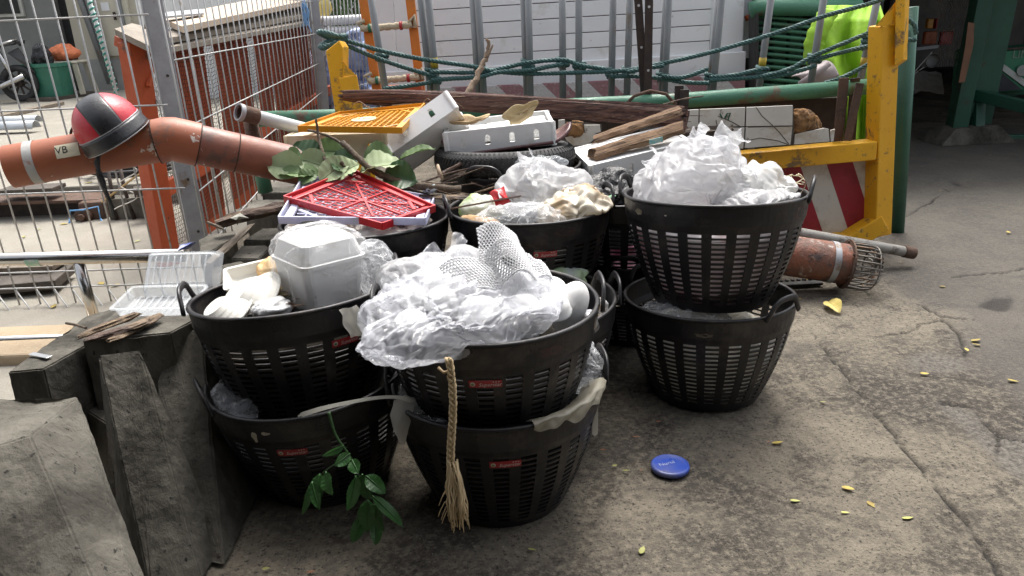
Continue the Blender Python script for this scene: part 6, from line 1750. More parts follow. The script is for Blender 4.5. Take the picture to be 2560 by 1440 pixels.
# ================================================================== rubble on the rack: tiled slabs, husk, log
M_TILE = pm('white_wall_tile', (0.62, 0.60, 0.55), (0.54, 0.51, 0.45), 4, 0.4, bump=0.04, c3=(0.40, 0.34, 0.25), s3=4, t3=0.64, w3=0.06, c4=(0.18, 0.15, 0.12), s4=14, t4=0.74)
M_MORTAR = pm('dark_mortar', (0.14, 0.12, 0.10), (0.08, 0.07, 0.06), 9, 0.95, bump=0.6)
t = thing('tiled_slab', 'cracked slab of white wall tiles standing in the rack', 'tiled slab', aty(1840, 375, 4.02))
def T(x, y, d=0): return aty(x, y, 4.0 + d)
def tile(q, par, seed):
    a = [T(*p) for p in q]; c = sum(a, Vector()) / len(a)
    a = [c + (p - c) * .985 for p in a]
    MB().hexa([p + Vector((0, .008, 0)) for p in a], a).build('tile', M_TILE, par, bevel=.0015)
MB().hexa([T(1600, 280, .012), T(1984, 266, .012), T(1985, 362, .012), T(1600, 385, .012)], [T(1600, 280, .06), T(1984, 266, .06), T(1985, 362, .06), T(1600, 385, .06)]).build('backing', M_MORTAR, t)
for q in ([(1700, 276), (1747, 273), (1746, 318), (1700, 321)], [(1749, 273), (1864, 268), (1862, 316), (1748, 318)], [(1866, 268), (1983, 263), (1982, 314), (1864, 316)],
          [(1826, 320), (1862, 318), (1859, 372), (1800, 374), (1796, 366), (1812, 345)], [(1864, 318), (1982, 316), (1977, 362), (1861, 371)], [(1610, 284), (1698, 277), (1698, 300), (1612, 312)]):
    tile(q, t, 0)
for cr_ in ([(1890, 268), (1905, 290), (1930, 312), (1948, 330), (1972, 360)], [(1866, 352), (1900, 345), (1945, 352), (1972, 362)], [(1795, 290), (1830, 305), (1850, 316)], [(1870, 318), (1920, 317), (1980, 315)], [(1790, 300), (1793, 316)]):
    MB().tube([T(x, y, -.0006) for x, y in cr_], .0022, 4).build('crack', M_MORTAR, t)
for cr_ in ([(1812, 296), (1818, 284), (1826, 282), (1820, 300)], [(1800, 284), (1806, 296)]):
    MB().tube([T(x, y, -.0006) for x, y in cr_], .004, 4).build('paint_mark', M_DKGREEN, t)
t = thing('tiled_slab', 'low broken tiled fragment leaning against the yellow post side', 'tiled slab', aty(2040, 358, 4.0))
for q in ([(1987, 336), (2060, 320), (2072, 322), (2075, 354), (1985, 362)], [(2076, 326), (2088, 322), (2084, 354), (2077, 355)]): tile(q, t, 0)
MB().hexa([T(1990, 338, .012), T(2080, 326, .012), T(2080, 354, .012), T(1990, 360, .012)], [T(1990, 338, .05), T(2080, 326, .05), T(2080, 354, .05), T(1990, 360, .05)]).build('backing', M_MORTAR, t)
t = thing('tiled_slab', 'broken tile fragments showing between the tyre and the split wood', 'tiled slab', aty(1460, 370, 4.0))
for q in ([(1396, 300), (1412, 298), (1412, 340), (1396, 344)], [(1460, 312), (1500, 312), (1502, 330), (1478, 336), (1462, 330)], [(1412, 344), (1450, 330), (1500, 336), (1470, 362), (1425, 366)]): tile(q, t, 0)
MB().hexa([T(1395, 300, .012), T(1505, 310, .012), T(1505, 380, .012), T(1395, 385, .012)], [T(1395, 300, .05), T(1505, 310, .05), T(1505, 380, .05), T(1395, 385, .05)]).build('backing', M_MORTAR, t)
blob(T(2002, 308, .05), (.085, .05, .075), 101, [((1, 0, -.5), .3, 5)], 60, 40, .012, 20).build('coconut_husk', pm('coir_fibre', (0.36, 0.19, 0.07), (0.14, 0.07, 0.03), 14, 0.95, bump=1.0, bscale=60, stretch=(1, 1, .4), c3=(0.06, 0.035, 0.02), s3=8, t3=0.55), None, smooth=True, label='torn orange brown coconut husk beside the tiled slab', cat='husk')
blob(T(1435, 326, .03), (.075, .04, .05), 102, (), 50, 30, .012, 22).build('root_mass', pm('coir_fibre', (0.36, 0.19, 0.07)), None, smooth=True, label='tangled brown fibre clump behind the foam tray', cat='fibre clump')
shard('charred hollow log jutting from the tiled slab', T(1660, 340, -.08), T(1832, 326, -.08), .075, .07, 21, pm('charred_log', (0.035, 0.03, 0.027), (0.10, 0.075, 0.055), 9, 0.9, bump=0.9, bscale=30), 'charred_log', 'log', None)

# ================================================================== palm sheath, split wood, foam boxes, tyre, board
def sheath():
    rng = np.random.default_rng(5)
    ax = crom([aty(x, y, Y) for x, y, Y in ((852, 238, 3.62), (1000, 246, 3.62), (1200, 258, 3.6), (1450, 275, 3.58), (1600, 286, 3.55), (1705, 297, 3.53))], 14)
    n = len(ax); nc = 40; V = []
    ph = rng.uniform(0, 6.28, 10)
    for i, p in enumerate(ax):
        f = i / (n - 1)
        w = .018 + .012 * min(1, f * 5) + .016 * f
        tg = (ax[min(i + 1, n - 1)] - ax[max(i - 1, 0)]).normalized()
        x, y, z = frame_of(Vector(), tg)
        for k in range(nc):
            a = 6.2832 * k / nc
            g = .9 + .34 * tri(np.array([k / nc * 7 + .3 * math.sin(f * 3)]))[0] + .10 * math.sin(a * 13 + f * 6) + .05 * math.sin(a * 23 + ph[k % 10])
            e = p + tg * (rng.uniform(-.02, .035) if i in (0, n - 1) else 0)
            V.append(e + y * (math.sin(a) * w * g) + x * (math.cos(a) * w * .45 * g))
    m = MB(); m.v = [tuple(q) for q in V]
    for i in range(n - 1):
        for k in range(nc): m.f.append((i * nc + k, i * nc + (k + 1) % nc, (i + 1) * nc + (k + 1) % nc, (i + 1) * nc + k))
    m.f += [tuple(range(nc - 1, -1, -1)), tuple((n - 1) * nc + k for k in range(nc))]
    return m
mt, nt, bb, out = nodes('palm_sheath_fibre')
vec = objvec(nt, (1.4, 45, 45), False)
f1, _ = noise_fac(nt, 3, .38, .62, 7, .7, vec)
c = mixc(nt, f1, (0.030, 0.012, 0.012), (0.24, 0.115, 0.085))
f2, _ = noise_fac(nt, 5, .56, .64, 6, .7, vec)
c = mixc(nt, f2, c, (0.34, 0.23, 0.17))
nt.links.new(c, bb.inputs['Base Color']); bb.inputs['Roughness'].default_value = .6
h, _ = noise_fac(nt, 9, .2, .8, 7, .7, vec); bpn = nt.nodes.new('ShaderNodeBump'); bpn.inputs['Strength'].default_value = .9; bpn.inputs['Distance'].default_value = .012
nt.links.new(h, bpn.inputs['Height']); nt.links.new(bpn.outputs[0], bb.inputs['Normal'])
M_SHEATH = mt
sheath().build('palm_sheath', M_SHEATH, None, smooth=True, label='long dark red palm sheath lying across the foam boxes', cat='palm sheath')
def split_mat(name, c1, c2, c3, dirv):
    mt, nt, bb, out = nodes(name)
    vec = objvec(nt, dirv, False)
    f1, _ = noise_fac(nt, 3, .3, .7, 7, .7, vec); c = mixc(nt, f1, c1, c2)
    f2, _ = noise_fac(nt, 3, .53, .60, 6, .7, vec); c = mixc(nt, f2, c, c3)
    nt.links.new(c, bb.inputs['Base Color']); bb.inputs['Roughness'].default_value = .8
    h, _ = noise_fac(nt, 6, .2, .8, 7, .75, vec); b_ = nt.nodes.new('ShaderNodeBump'); b_.inputs['Strength'].default_value = 1; b_.inputs['Distance'].default_value = .012
    nt.links.new(h, b_.inputs['Height']); nt.links.new(b_.outputs[0], bb.inputs['Normal'])
    return mt
M_SPLITW = split_mat('split_timber', (0.44, 0.27, 0.15), (0.22, 0.12, 0.06), (0.05, 0.03, 0.02), (2, 70, 70))
def wedge(label, a, b, w, h, seed, roll=0.3):
    """split log: triangular cross-section drawn along its own x axis, so the grain follows it"""
    rng = np.random.default_rng(seed)
    a, b = Vector(a), Vector(b); L = (b - a).length
    sec = [(-.5, -.35), (-.2, -.45), (.25, -.4), (.5, -.2), (.45, .1), (.1, .5), (-.1, .42), (-.42, .1)]
    n = 20; m = MB(); jag = rng.uniform(-.025, .03, (2, len(sec)))
    for i in range(n + 1):
        f = i / n
        for k, (y, z) in enumerate(sec):
            wob = 1 + .08 * math.sin(f * 11 + k * 1.7 + seed) + .05 * math.sin(f * 27 + k * 3)
            xx = f * L + (jag[0, k] if i == 0 else jag[1, k] if i == n else 0)
            m.v.append((xx, y * w * wob, z * h * wob))
    ns = len(sec)
    for i in range(n):
        for k in range(ns): m.f.append((i * ns + k, i * ns + (k + 1) % ns, (i + 1) * ns + (k + 1) % ns, (i + 1) * ns + k))
    m.f += [tuple(range(ns - 1, -1, -1)), tuple(n * ns + k for k in range(ns))]
    o = m.build('split_log', M_SPLITW, None, local=True, label=label, cat='split log', group='split logs on the foam box', bevel=.002)
    x = (b - a).normalized(); y = Vector((0, 0, 1)).cross(x).normalized(); z = x.cross(y)
    o.matrix_basis = Matrix.Translation(a) @ Matrix((x, y, z)).transposed().to_4x4() @ Matrix.Rotation(roll, 4, 'X')
wedge('thick split log with a dark underside on the foam box', aty(1480, 385, 3.26), aty(1702, 318, 3.30), .08, .045, 1, .25)
wedge('rounded split log lying behind the thick one on the foam box', aty(1492, 348, 3.36), aty(1697, 278, 3.42), .065, .045, 2, -.3)

def foam_box(label, c, w, d, h, R, m, slots=4, group='white foam boxes', ends=2, name='foam_box', fill=0):
    """shallow foam fruit box: lofted walls with round-headed slots cut through the long sides"""
    t = thing(name, label, 'foam box', c, group)
    th = .016
    def L(x, y, z): return c + R @ Vector((x, y, z))
    def slab(p0, p1, hgt, n, nm):           # wall with slots, outer face from p0 to p1 (local xy)
        p0, p1 = Vector((*p0, 0)), Vector((*p1, 0)); L_ = (p1 - p0).length; u = (p1 - p0) / L_; nv = Vector((u.y, -u.x, 0))
        mb = MB(); sw = .022; z0, z1 = hgt * .32, hgt * .74
        xs = [0.0]
        for k in range(n): cx = L_ * (k + .75) / (n + .5); xs += [cx - sw / 2, cx + sw / 2]
        xs.append(L_)
        def blk(xa, xb, za, zb):
            q = [p0 + u * xa + Vector((0, 0, za)), p0 + u * xb + Vector((0, 0, za)), p0 + u * xb + Vector((0, 0, zb)), p0 + u * xa + Vector((0, 0, zb))]
            mb.hexa([L(*(p - nv * th)) for p in q], [L(*p) for p in q])
        prof = []
        for i in range(len(xs) - 1):
            if i % 2 == 0: blk(xs[i], xs[i + 1], 0, hgt)
            else:
                blk(xs[i], xs[i + 1], 0, z0)
                # round head
                cx = (xs[i] + xs[i + 1]) / 2; seg = 6; top = []
                for s in range(seg + 1):
                    a = math.pi * s / seg; top.append((cx - sw / 2 * math.cos(a), z1 - sw / 2 + sw / 2 * math.sin(a)))
                for s in range(seg):
                    q = [p0 + u * top[s][0] + Vector((0, 0, top[s][1])), p0 + u * top[s + 1][0] + Vector((0, 0, top[s + 1][1])), p0 + u * top[s + 1][0] + Vector((0, 0, hgt)), p0 + u * top[s][0] + Vector((0, 0, hgt))]
                    mb.hexa([L(*(p - nv * th)) for p in q], [L(*p) for p in q])
        mb.build(nm, m, t)
    slab((-w / 2, -d / 2), (w / 2, -d / 2), h, slots, 'side_wall')
    slab((w / 2, d / 2), (-w / 2, d / 2), h, slots, 'side_wall')
    slab((w / 2, -d / 2 + th), (w / 2, d / 2 - th), h - .002, ends, 'end_wall')
    slab((-w / 2, d / 2 - th), (-w / 2, -d / 2 + th), h - .002, ends, 'end_wall')
    mb = MB(); e = .001
    q = [(-w / 2 + th + e, -d / 2 + th + e), (w / 2 - th - e, -d / 2 + th + e), (w / 2 - th - e, d / 2 - th - e), (-w / 2 + th + e, d / 2 - th - e)]
    mb.hexa([L(x, y, .003) for x, y in q], [L(x, y, .018) for x, y in q]); mb.build('floor', m, t)
    if fill:
        hull([L(x * .97, y * .62, z + .008 * ((i * 7) % 3)) for i, (x, y) in enumerate(q) for z in (.02, fill)], 'foam_fill', m, t, cuts=4, rough=.02, seed=4, freq=16)
    for sx in (-1, 1):
        for sy in (-1, 1):
            mb = MB(); cx, cy = sx * (w / 2 - .006), sy * (d / 2 - .006)
            mb.lathe([(.0125, -.001), (.0125, h * .98)], 10, Matrix.Translation(c) @ R.to_4x4() @ Matrix.Translation((cx, cy, 0))); mb.build('corner', m, t, smooth=True)
    return t
def rot3(x=0, y=0, z=0): return Matrix.Rotation(R_(z), 3, 'Z') @ Matrix.Rotation(R_(y), 3, 'Y') @ Matrix.Rotation(R_(x), 3, 'X')
# cream box lies upside down: its closed floor is the pale top
foam_box('cream aged foam box upside down below the orange lid', aty(862, 318, 3.42), .43, .34, .105, rot3(180, 0, -4) @ rot3(2), M_FOAMY)
Rt_ = rot3(-42, -31, 8)
foam_box('white foam box tipped up on its long edge', aty(1066, 333, 3.34) - Rt_ @ Vector((0, 0, .05)), .34, .20, .10, Rt_, M_FOAM, 2)
foam_box('white foam box full of husks lying on the brown board', aty(1250, 360, 3.36), .46, .26, .10, rot3(3, -3.5, 2), M_FOAM, fill=.075)
Rt_ = rot3(186, -9, 10)
foam_box('white foam box under the split logs', aty(1578, 392, 3.36) - Rt_ @ Vector((0, 0, .055)), .46, .28, .11, Rt_, M_FOAM)
foam_box('white foam box under the log box, mostly hidden', aty(1610, 448, 3.44), .40, .28, .09, rot3(4, -6, 10), M_FOAM)
foam_box('chipped white foam box beside the charred log', aty(1712, 368, 3.5), .22, .22, .11, rot3(183, -4, 8), M_FOAM, 2)
o = MB().box(aty(1640, 352, 3.225), (.06, .002, .022), rot3(8, -9, 10)).build('printed_label', pm('teal_print', (0.15, 0.5, 0.48), (0.6, 0.65, 0.6), 30, 0.5, bump=0), None, label='torn teal label stuck on the foam box under the logs', cat='label')

# dried husk shells
def shell(label, c, a, b, rot, seed):
    rng = np.random.default_rng(seed)
    def fn(u, v):
        an = 6.283 * u; r = v * (1 + .15 * math.sin(an * 3 + seed) + .1 * math.sin(an * 5))
        return c + rot @ Vector((a * r * math.cos(an), b * r * math.sin(an), .35 * min(a, b) * r * r + .004 * math.sin(9 * u + 7 * v)))
    return MB().sheet(fn, 40, 8).build('husk_shell', pm('dry_husk', (0.52, 0.40, 0.22), (0.40, 0.30, 0.15), 9, 0.75, bump=0.2, c3=(0.3, 0.2, 0.1), s3=6, t3=0.65, transl=.1), None, smooth=True, solid=.003, label=label, cat='husk', group='dry husk shells')
shell('dry tan husk shell standing upright in the foam box', aty(1300, 285, 3.34), .075, .04, rot3(62, -20, 10), 1)
shell('flat dry husk shell lying at the end of the foam box', aty(1170, 308, 3.30), .085, .05, rot3(6, -4, 0), 2)

# tyre lying flat under the board
tc = aty(1262, 392, 3.34)
t = thing('worn_tyre', 'worn motorcycle tyre lying flat in the basket under the brown board', 'tyre', tc)
MT = Matrix.Translation(tc) @ rot3(-3, 0, 0).to_4x4()
prof = [(.215, -.035), (.235, -.048), (.27, -.050), (.297, -.036), (.305, 0), (.297, .036), (.27, .050), (.235, .048), (.215, .035), (.225, .03), (.265, .040), (.285, .028), (.292, 0), (.285, -.028), (.265, -.04), (.225, -.03)]
MB().lathe(prof, 56, MT, True).build('carcass', M_RUBBER, t, smooth=True)
m_ = MB()
for k in range(90):
    a = 6.283 * k / 90
    for s in (-1, 1):
        for (r0, z0, r1, z1, da) in ((.3045, .004, .300, .028, .045), (.299, .030, .278, .047, .03)):
            p = MT @ Vector((r0 * math.cos(a), r0 * math.sin(a), z0 * s)); q = MT @ Vector((r1 * math.cos(a + da), r1 * math.sin(a + da), z1 * s))
            m_.bar(p, q, .008, .007, (MT.to_3x3() @ Vector((math.cos(a), math.sin(a), 0))))
m_.build('tread', M_RUBBER, t, kind='stuff')
# board like a deck with raised ends
bc_ = aty(1270, 360, 3.32); Rd = rot3(2, -5, 2)
def deck(u, v):
    x = (u - .5) * .56; w = .10 * (1 - (2 * u - 1) ** 6) ** .5 if 0 < u < 1 else .004
    return bc_ + Rd @ Vector((x, (v - .5) * 2 * w, .9 * max(0, abs(x) - .18) ** 2 * 6))
MB().sheet(deck, 40, 8).build('deck_board', pm('maroon_worn_deck', (0.14, 0.055, 0.055), (0.07, 0.035, 0.035), 7, 0.35, bump=0.15, c3=(0.30, 0.20, 0.16), s3=6, t3=0.68), None, smooth=True, solid=.012, label='worn maroon deck board curved up at its ends, on the tyre', cat='board')
blob(aty(1340, 410, 3.08), (.125, .06, .035), 111, [((-.8, 0, .6), .25, 5)], 90, 60, .014, 13).build('plastic_bag', M_CLEAR, None, smooth=True, label='clear crumpled plastic bottle wrap on the rim before the tyre', cat='bag')
for k, (x, y) in enumerate(((1180, 432), (1205, 430), (1195, 436))):
    blob(aty(x, y, 3.1), (.02, .02, .014), 115 + k, (), 20, 14, .003, 20).build('foam_crumb', M_FOAM, None, smooth=True, label='white foam crumb behind the wide basket handle, one of three', cat='foam crumb', group='foam crumbs behind the wide handle')

# ---------------------------------------------------------------- plastic crate lids
def crate_lid(label, px, m, n, th=.012, fw=.028, bar=.004, skew=0, logo=False, name='crate_lid', diag=True, inner=None):
    c = [aty(*p) for p in px]
    t = thing(name, label, 'crate', sum(c, Vector()) / 4)
    nn = (c[1] - c[0]).cross(c[3] - c[0]).normalized()
    if nn.z < 0: nn = -nn
    def S(u, v, h=0): return (c[0] * (1 - u) + c[1] * u) * (1 - v) + (c[3] * (1 - u) + c[2] * u) * v + nn * h
    e = .045
    def frame(u0, v0, u1, v1, w, hh, nm):
        a, b = S(u0, v0), S(u1, v1); MB().bar(a, b, w, hh, nn).build(nm, m, t, bevel=.002)
    for (u0, v0, u1, v1) in ((0, e, 1, e), (0, 1 - e, 1, 1 - e), (e, 2 * e, e, 1 - 2 * e), (1 - e, 2 * e, 1 - e, 1 - 2 * e)): frame(u0, v0, u1, v1, fw, th, 'frame_bar')
    for (u0, v0, u1, v1) in ((-.005, -.005, 1.005, -.005), (-.005, 1.005, 1.005, 1.005), (-.005, -.005, -.005, 1.005), (1.005, -.005, 1.005, 1.005)): MB().bar(S(u0, v0, .004), S(u1, v1, .004), .006, th + .014, nn).build('edge_lip', m, t)
    for (u, v, a, b) in ((2 * e, .24, .24, 2 * e), (1 - 2 * e, .24, 1 - .24, 2 * e), (2 * e, 1 - .24, .24, 1 - 2 * e), (1 - 2 * e, 1 - .24, 1 - .24, 1 - 2 * e)): frame(u, v, a, b, .014, th * .8, 'corner_bar')
    mb = MB()
    lo, hi = 2 * e, 1 - 2 * e
    for k in range(1, n):
        f = lo + (hi - lo) * k / n
        if diag:
            for s in (0, 1):
                # diagonals clipped to the square
                pass
        mb.bar(S(f, lo), S(f, hi), bar, bar, nn); mb.bar(S(lo, f, .0005), S(hi, f, .0005), bar, bar, nn)
    if diag:
        mb2 = MB()
        for (a, b, c_, d_) in ((.2, .2, .8, .8), (.8, .2, .2, .8), (.5, lo, .5, hi), (lo, .5, hi, .5)): mb2.bar(S(a, b, .002), S(c_, d_, .002), .007, .007, nn)
        mb2.tube([S(.5, .5, -.002), S(.5, .5, .006)], .016, 14); mb2.build('brace_bars', m, t)
    mb.build('lattice', m, t, kind='stuff')
    if logo:
        q = [S(.48 + .13 * math.cos(i * .3142), .48 + .13 * math.sin(i * .3142), .008) for i in range(20)]
        lg = MB().hexa([p - nn * .004 for p in q], q).build('round_plate', pm('cream_plate', (0.66, 0.56, 0.28), None, 9, 0.5, bump=0), t)
        v_, f_ = text_mesh('E4 5-40', .03)
        ux = (c[1] - c[0]).normalized(); uy = nn.cross(ux)
        MB().add([S(.48, .48, .0095) + ux * p.x + uy * p.y for p in v_], f_).build('lettering', M_DKSTEEL, lg)
    return t
M_REDP = pm('red_crate_plastic', (0.50, 0.022, 0.03), (0.44, 0.018, 0.025), 5, 0.35, bump=0.03)
M_LAVP = pm('lavender_crate_plastic', (0.66, 0.67, 0.82), (0.60, 0.61, 0.76), 5, 0.35, bump=0.03, transl=.25)
M_ORP = pm('orange_crate_plastic', (0.66, 0.29, 0.012), (0.58, 0.24, 0.01), 5, 0.38, bump=0.05, c3=(0.35, 0.15, 0.02), s3=6, t3=0.68)
crate_lid('lavender plastic crate lid under the red one', [(700, 552, 2.55), (762, 448, 2.98), (1085, 500, 2.98), (1062, 556, 2.52)], M_LAVP, 12, bar=.005, diag=False)
crate_lid('red plastic crate lid with fine grid and braces lying on the basket', [(713, 500, 2.72), (882, 432, 3.02), (1086, 523, 2.72), (955, 568, 2.48)], M_REDP, 12, fw=.022, bar=.003)
blob(aty(900, 528, 2.72) + Vector((0, 0, -.05)), (.26, .22, .05), 121, (), 90, 60, .03, 9).build('paper_heap', pm('mixed_paper', (0.66, 0.64, 0.62), (0.50, 0.45, 0.40), 8, 0.7, c3=(0.52, 0.34, 0.12), s3=7, t3=0.6, c4=(0.08, 0.07, 0.07), s4=9, t4=0.58), None, smooth=True, label='heap of pale waste paper under the plastic crate lids', cat='paper')
crate_lid('orange perforated crate lid with a round cream plate', [(748, 324, 3.22), (1003, 328, 3.16), (1060, 267, 3.55), (850, 288, 3.62)], M_ORP, 13, bar=.006, fw=.03, logo=True, diag=False)

# ---------------------------------------------------------------- big green leaves and branches
M_LEAF = pm('matte_green_leaf', (0.15, 0.23, 0.085), (0.10, 0.17, 0.06), 9, 0.6, bump=0.15, bscale=25, transl=.2, hv=.22)
M_LEAFU = pm('pale_leaf_underside', (0.30, 0.36, 0.20), (0.24, 0.30, 0.16), 9, 0.7, bump=0.15, bscale=25, transl=.15, hv=.15)
M_LEAFD = pm('dark_glossy_leaf', (0.045, 0.095, 0.035), (0.03, 0.07, 0.025), 9, 0.35, bump=0.1, transl=.15, hv=.2)  # darker, glossier leaf green
def big_leaf(label, base, tip, W, m, fold=.2, curl=.15, roll=0.0, seed=0, group='large wilted leaves under the foam box', par=None, name='large_leaf', cat='leaf', vein=True, face=(0, 0, 1)):
    base, tip = Vector(base), Vector(tip); L = (tip - base).length
    x = (tip - base).normalized(); y = Vector(face).cross(x).normalized(); z = x.cross(y)
    M = Matrix.Translation(base) @ Matrix((x, y, z)).transposed().to_4x4() @ Matrix.Rotation(roll, 4, 'X')
    rr = random.Random(seed); ph = rr.uniform(0, 6)
    def fn(u, v):
        s = (v - .5) * 2
        w = W / 2 * max(.01, math.sin(math.pi * u ** .8) ** .75) * (1 if u < .9 else (1 - u) * 10 * .75 + .1)
        return M @ Vector((u * L, s * w, fold * abs(s) * w + curl * L * (.25 - (u - .5) ** 2) + .05 * W * math.sin(u * 9 + ph) * s * s + .02 * W * math.sin(u * 40) * abs(s)))
    o = MB().sheet(fn, 22, 8).build(name, m, par, smooth=True, label=label if par is None else None, cat=cat if par is None else None, group=group if par is None else None)
    if vein:
        MB().tube([fn(i / 10, .5) + Vector((0, 0, .0012)) for i in range(11)], [.0022 * (1 - i / 11) + .0006 for i in range(11)], 5).build('midrib', m, o, smooth=True)
    return o
LV = [((760, 425, 2.98), (666, 412, 3.0), .10, M_LEAFU, 'pale leaf pointing out over the concrete blocks'), ((800, 440, 2.95), (690, 438, 2.96), .08, M_LEAF, 'narrow leaf hanging low beside the lavender crate'), ((800, 400, 3.05), (722, 372, 3.1), .10, M_LEAFD, 'dark folded leaf under the corner of the cream foam box'),
      ((820, 420, 3.0), (740, 395, 3.02), .09, M_LEAFU, 'pale leaf crossing the orange pipe end'), ((800, 455, 2.9), (878, 395, 3.0), .08, M_LEAFU, 'upright pale leaf behind the red crate corner'), ((840, 445, 2.93), (900, 410, 2.95), .10, M_LEAFU, 'broad pale leaf beside the forked branch'),
      ((900, 430, 2.98), (1012, 412, 3.0), .13, M_LEAFU, 'largest pale leaf below the tipped foam box'), ((960, 440, 2.98), (1045, 455, 2.95), .11, M_LEAFD, 'dark leaf drooping behind the red crate'), ((830, 410, 3.05), (905, 400, 3.06), .09, M_LEAFD, 'dark glossy leaf beneath the foam box slots'),
      ((790, 432, 2.94), (745, 462, 2.9), .06, M_LEAF, 'small green leaf tucked under the red crate edge'), ((860, 380, 3.1), (770, 378, 3.08), .08, M_LEAF, 'leaf pressed against the front of the cream foam box'), ((910, 395, 3.1), (985, 385, 3.1), .09, M_LEAF, 'leaf between cream box and tipped box'),
      ((750, 405, 3.02), (700, 385, 3.05), .07, M_LEAF, 'small curled leaf on top of the orange pipe'), ((1000, 400, 3.12), (1090, 372, 3.12), .07, M_LEAF, 'leaf showing below the tipped foam box by the tyre'), ((880, 440, 2.95), (830, 400, 3.0), .09, M_LEAFD, 'dark leaf folded behind the thin twig')]
for k, (a, b, W, m, lb) in enumerate(LV):
    big_leaf(lb, aty(*a), aty(*b), W * 1.2, m, .42, .22, (k * 1.7 % 1) * 1.0 - .5, k, face=(0, -.6, 1))
def branch(label, px, r0, r1, m=M_TWIG, name='branch', cat='branch', forks=()):
    P = crom([aty(*p) for p in px], 8); n = len(P); rr = random.Random(len(px))
    P = [p + Vector((rr.uniform(-1, 1), 0, rr.uniform(-1, 1))) * r0 * .25 for p in P]
    R = [(r0 + (r1 - r0) * i / (n - 1)) * (1 + .12 * rr.uniform(-1, 1)) for i in range(n)]
    mb = MB(); mb.tube(P, R, 9)
    o = mb.build(name, m, None, smooth=True, label=label, cat=cat)
    for (px2, a, b) in forks:
        MB().tube(crom([aty(*p) for p in px2], 6), [a + (b - a) * i / (6 * (len(px2) - 1)) for i in range(6 * (len(px2) - 1) + 1)], 7).build('side_shoot', m, o, smooth=True)
    return o
branch('long dark branch sloping from the foam box to the crates', [(855, 355, 3.05), (890, 390, 3.0), (930, 425, 2.97), (990, 452, 2.96), (1060, 466, 2.97), (1150, 476, 3.0)], .011, .018)
branch('thin twig crossing the front of the cream foam box', [(770, 325, 3.14), (820, 340, 3.1), (870, 370, 3.05), (905, 405, 3.0)], .005, .007, forks=[([(795, 330, 3.12), (788, 300, 3.12)], .004, .002)])
branch('bare green twig standing among the leaves', [(790, 296, 3.1), (797, 345, 3.08), (808, 385, 3.02), (818, 420, 2.98)], .004, .009)
branch('raised dead branch with a broken forked tip', [(1150, 258, 3.6), (1180, 215, 3.66), (1205, 165, 3.72), (1218, 135, 3.75), (1220, 98, 3.76)], .017, .008, m=pm('pale_dead_wood', (0.26, 0.19, 0.13), (0.16, 0.115, 0.08), 20, 0.85, bump=0.6), forks=[([(1216, 145, 3.74), (1232, 112, 3.75)], .010, .004)])
branch('slim brown stem poking through the red crate corner', [(852, 405, 2.95), (868, 425, 2.95), (878, 440, 2.97)], .008, .007)
for k, (a, b, w) in enumerate((((1050, 470, 3.0), (1225, 497, 2.98), .035), ((1080, 492, 2.95), (1230, 500, 2.92), .05), ((1100, 455, 3.05), (1200, 415, 3.1), .025), ((1095, 440, 3.05), (1160, 405, 3.1), .018))):
    shard(['long bark strip beside the foil scrap behind the food basket', 'broad flaky bark strip under the long one', 'dark bark strip rising towards the tyre', 'thin bark splinter by the tyre'][k], aty(*a), aty(*b), w, .016, 30 + k, M_SPLIT if k < 2 else M_BARK, group='bark strips behind the food basket')
blob(aty(1076, 470, 2.98), (.035, .025, .02), 131, (), 40, 26, .008, 24).build('foil_scrap', pm('silver_blue_foil', (0.42, 0.48, 0.50), (0.3, 0.35, 0.37), 9, 0.3, 0.4, bump=.5), None, smooth=True, label='crushed silver blue foil beside the bark strips', cat='foil')
o = MB().tube([aty(1094, 412, 3.0), aty(1098, 430, 2.98), aty(1106, 448, 2.96)], [.006, .009, .006], 8).build('brush_handle', pm('tan_handle', (0.30, 0.22, 0.14), None, 9, 0.6), None, smooth=True, label='short tan wooden stick with a wire on the basket edge', cat='stick')
# leafy sprig hanging at the lower left basket
t = thing('leafy_sprig', 'green leafy sprig hanging down the lower left basket', 'sprig', at(930, 1340))
SP = crom([aty(822, 1030, 1.76), aty(840, 1090, 1.74), aty(880, 1150, 1.72), aty(910, 1230, 1.70), aty(935, 1300, 1.68)], 6)
MB().tube(SP, [.0035 * (1 - i / len(SP)) + .0012 for i in range(len(SP))], 6).build('stem', M_LEAFD, t, smooth=True)
S2 = crom([aty(868, 1140, 1.72), aty(810, 1180, 1.72), aty(768, 1225, 1.72)], 5); MB().tube(S2, .0018, 5).build('stem', M_LEAFD, t, smooth=True)
M_SPR = pm('fresh_sprig_leaf', (0.055, 0.15, 0.04), (0.035, 0.11, 0.03), 9, 0.4, bump=0.1, transl=.2, hv=.2)
for k, (a, b, W) in enumerate([((860, 1115), (805, 1140), .03), ((875, 1135), (835, 1165), .04), ((880, 1150), (898, 1185), .04), ((905, 1185), (930, 1250), .055), ((890, 1190), (868, 1280), .055), ((915, 1190), (965, 1235), .05), ((920, 1250), (918, 1332), .055), ((935, 1260), (960, 1330), .045), ((930, 1240), (1010, 1320), .045), ((905, 1290), (880, 1360), .045), ((800, 1185), (790, 1260), .045), ((815, 1180), (830, 1240), .045), ((775, 1215), (755, 1290), .03), ((940, 1300), (940, 1365), .04), ((780, 1205), (800, 1275), .035)]):
    big_leaf('', aty(*a, 1.70 - .01 * (k % 3)), aty(*b, 1.67 - .012 * (k % 3)), W * (.72 + .08 * (k % 4)), M_SPR, .25, .14, (k % 4) * .45 - .6, k, par=t, name='leaf', face=(.2, -1, .5))

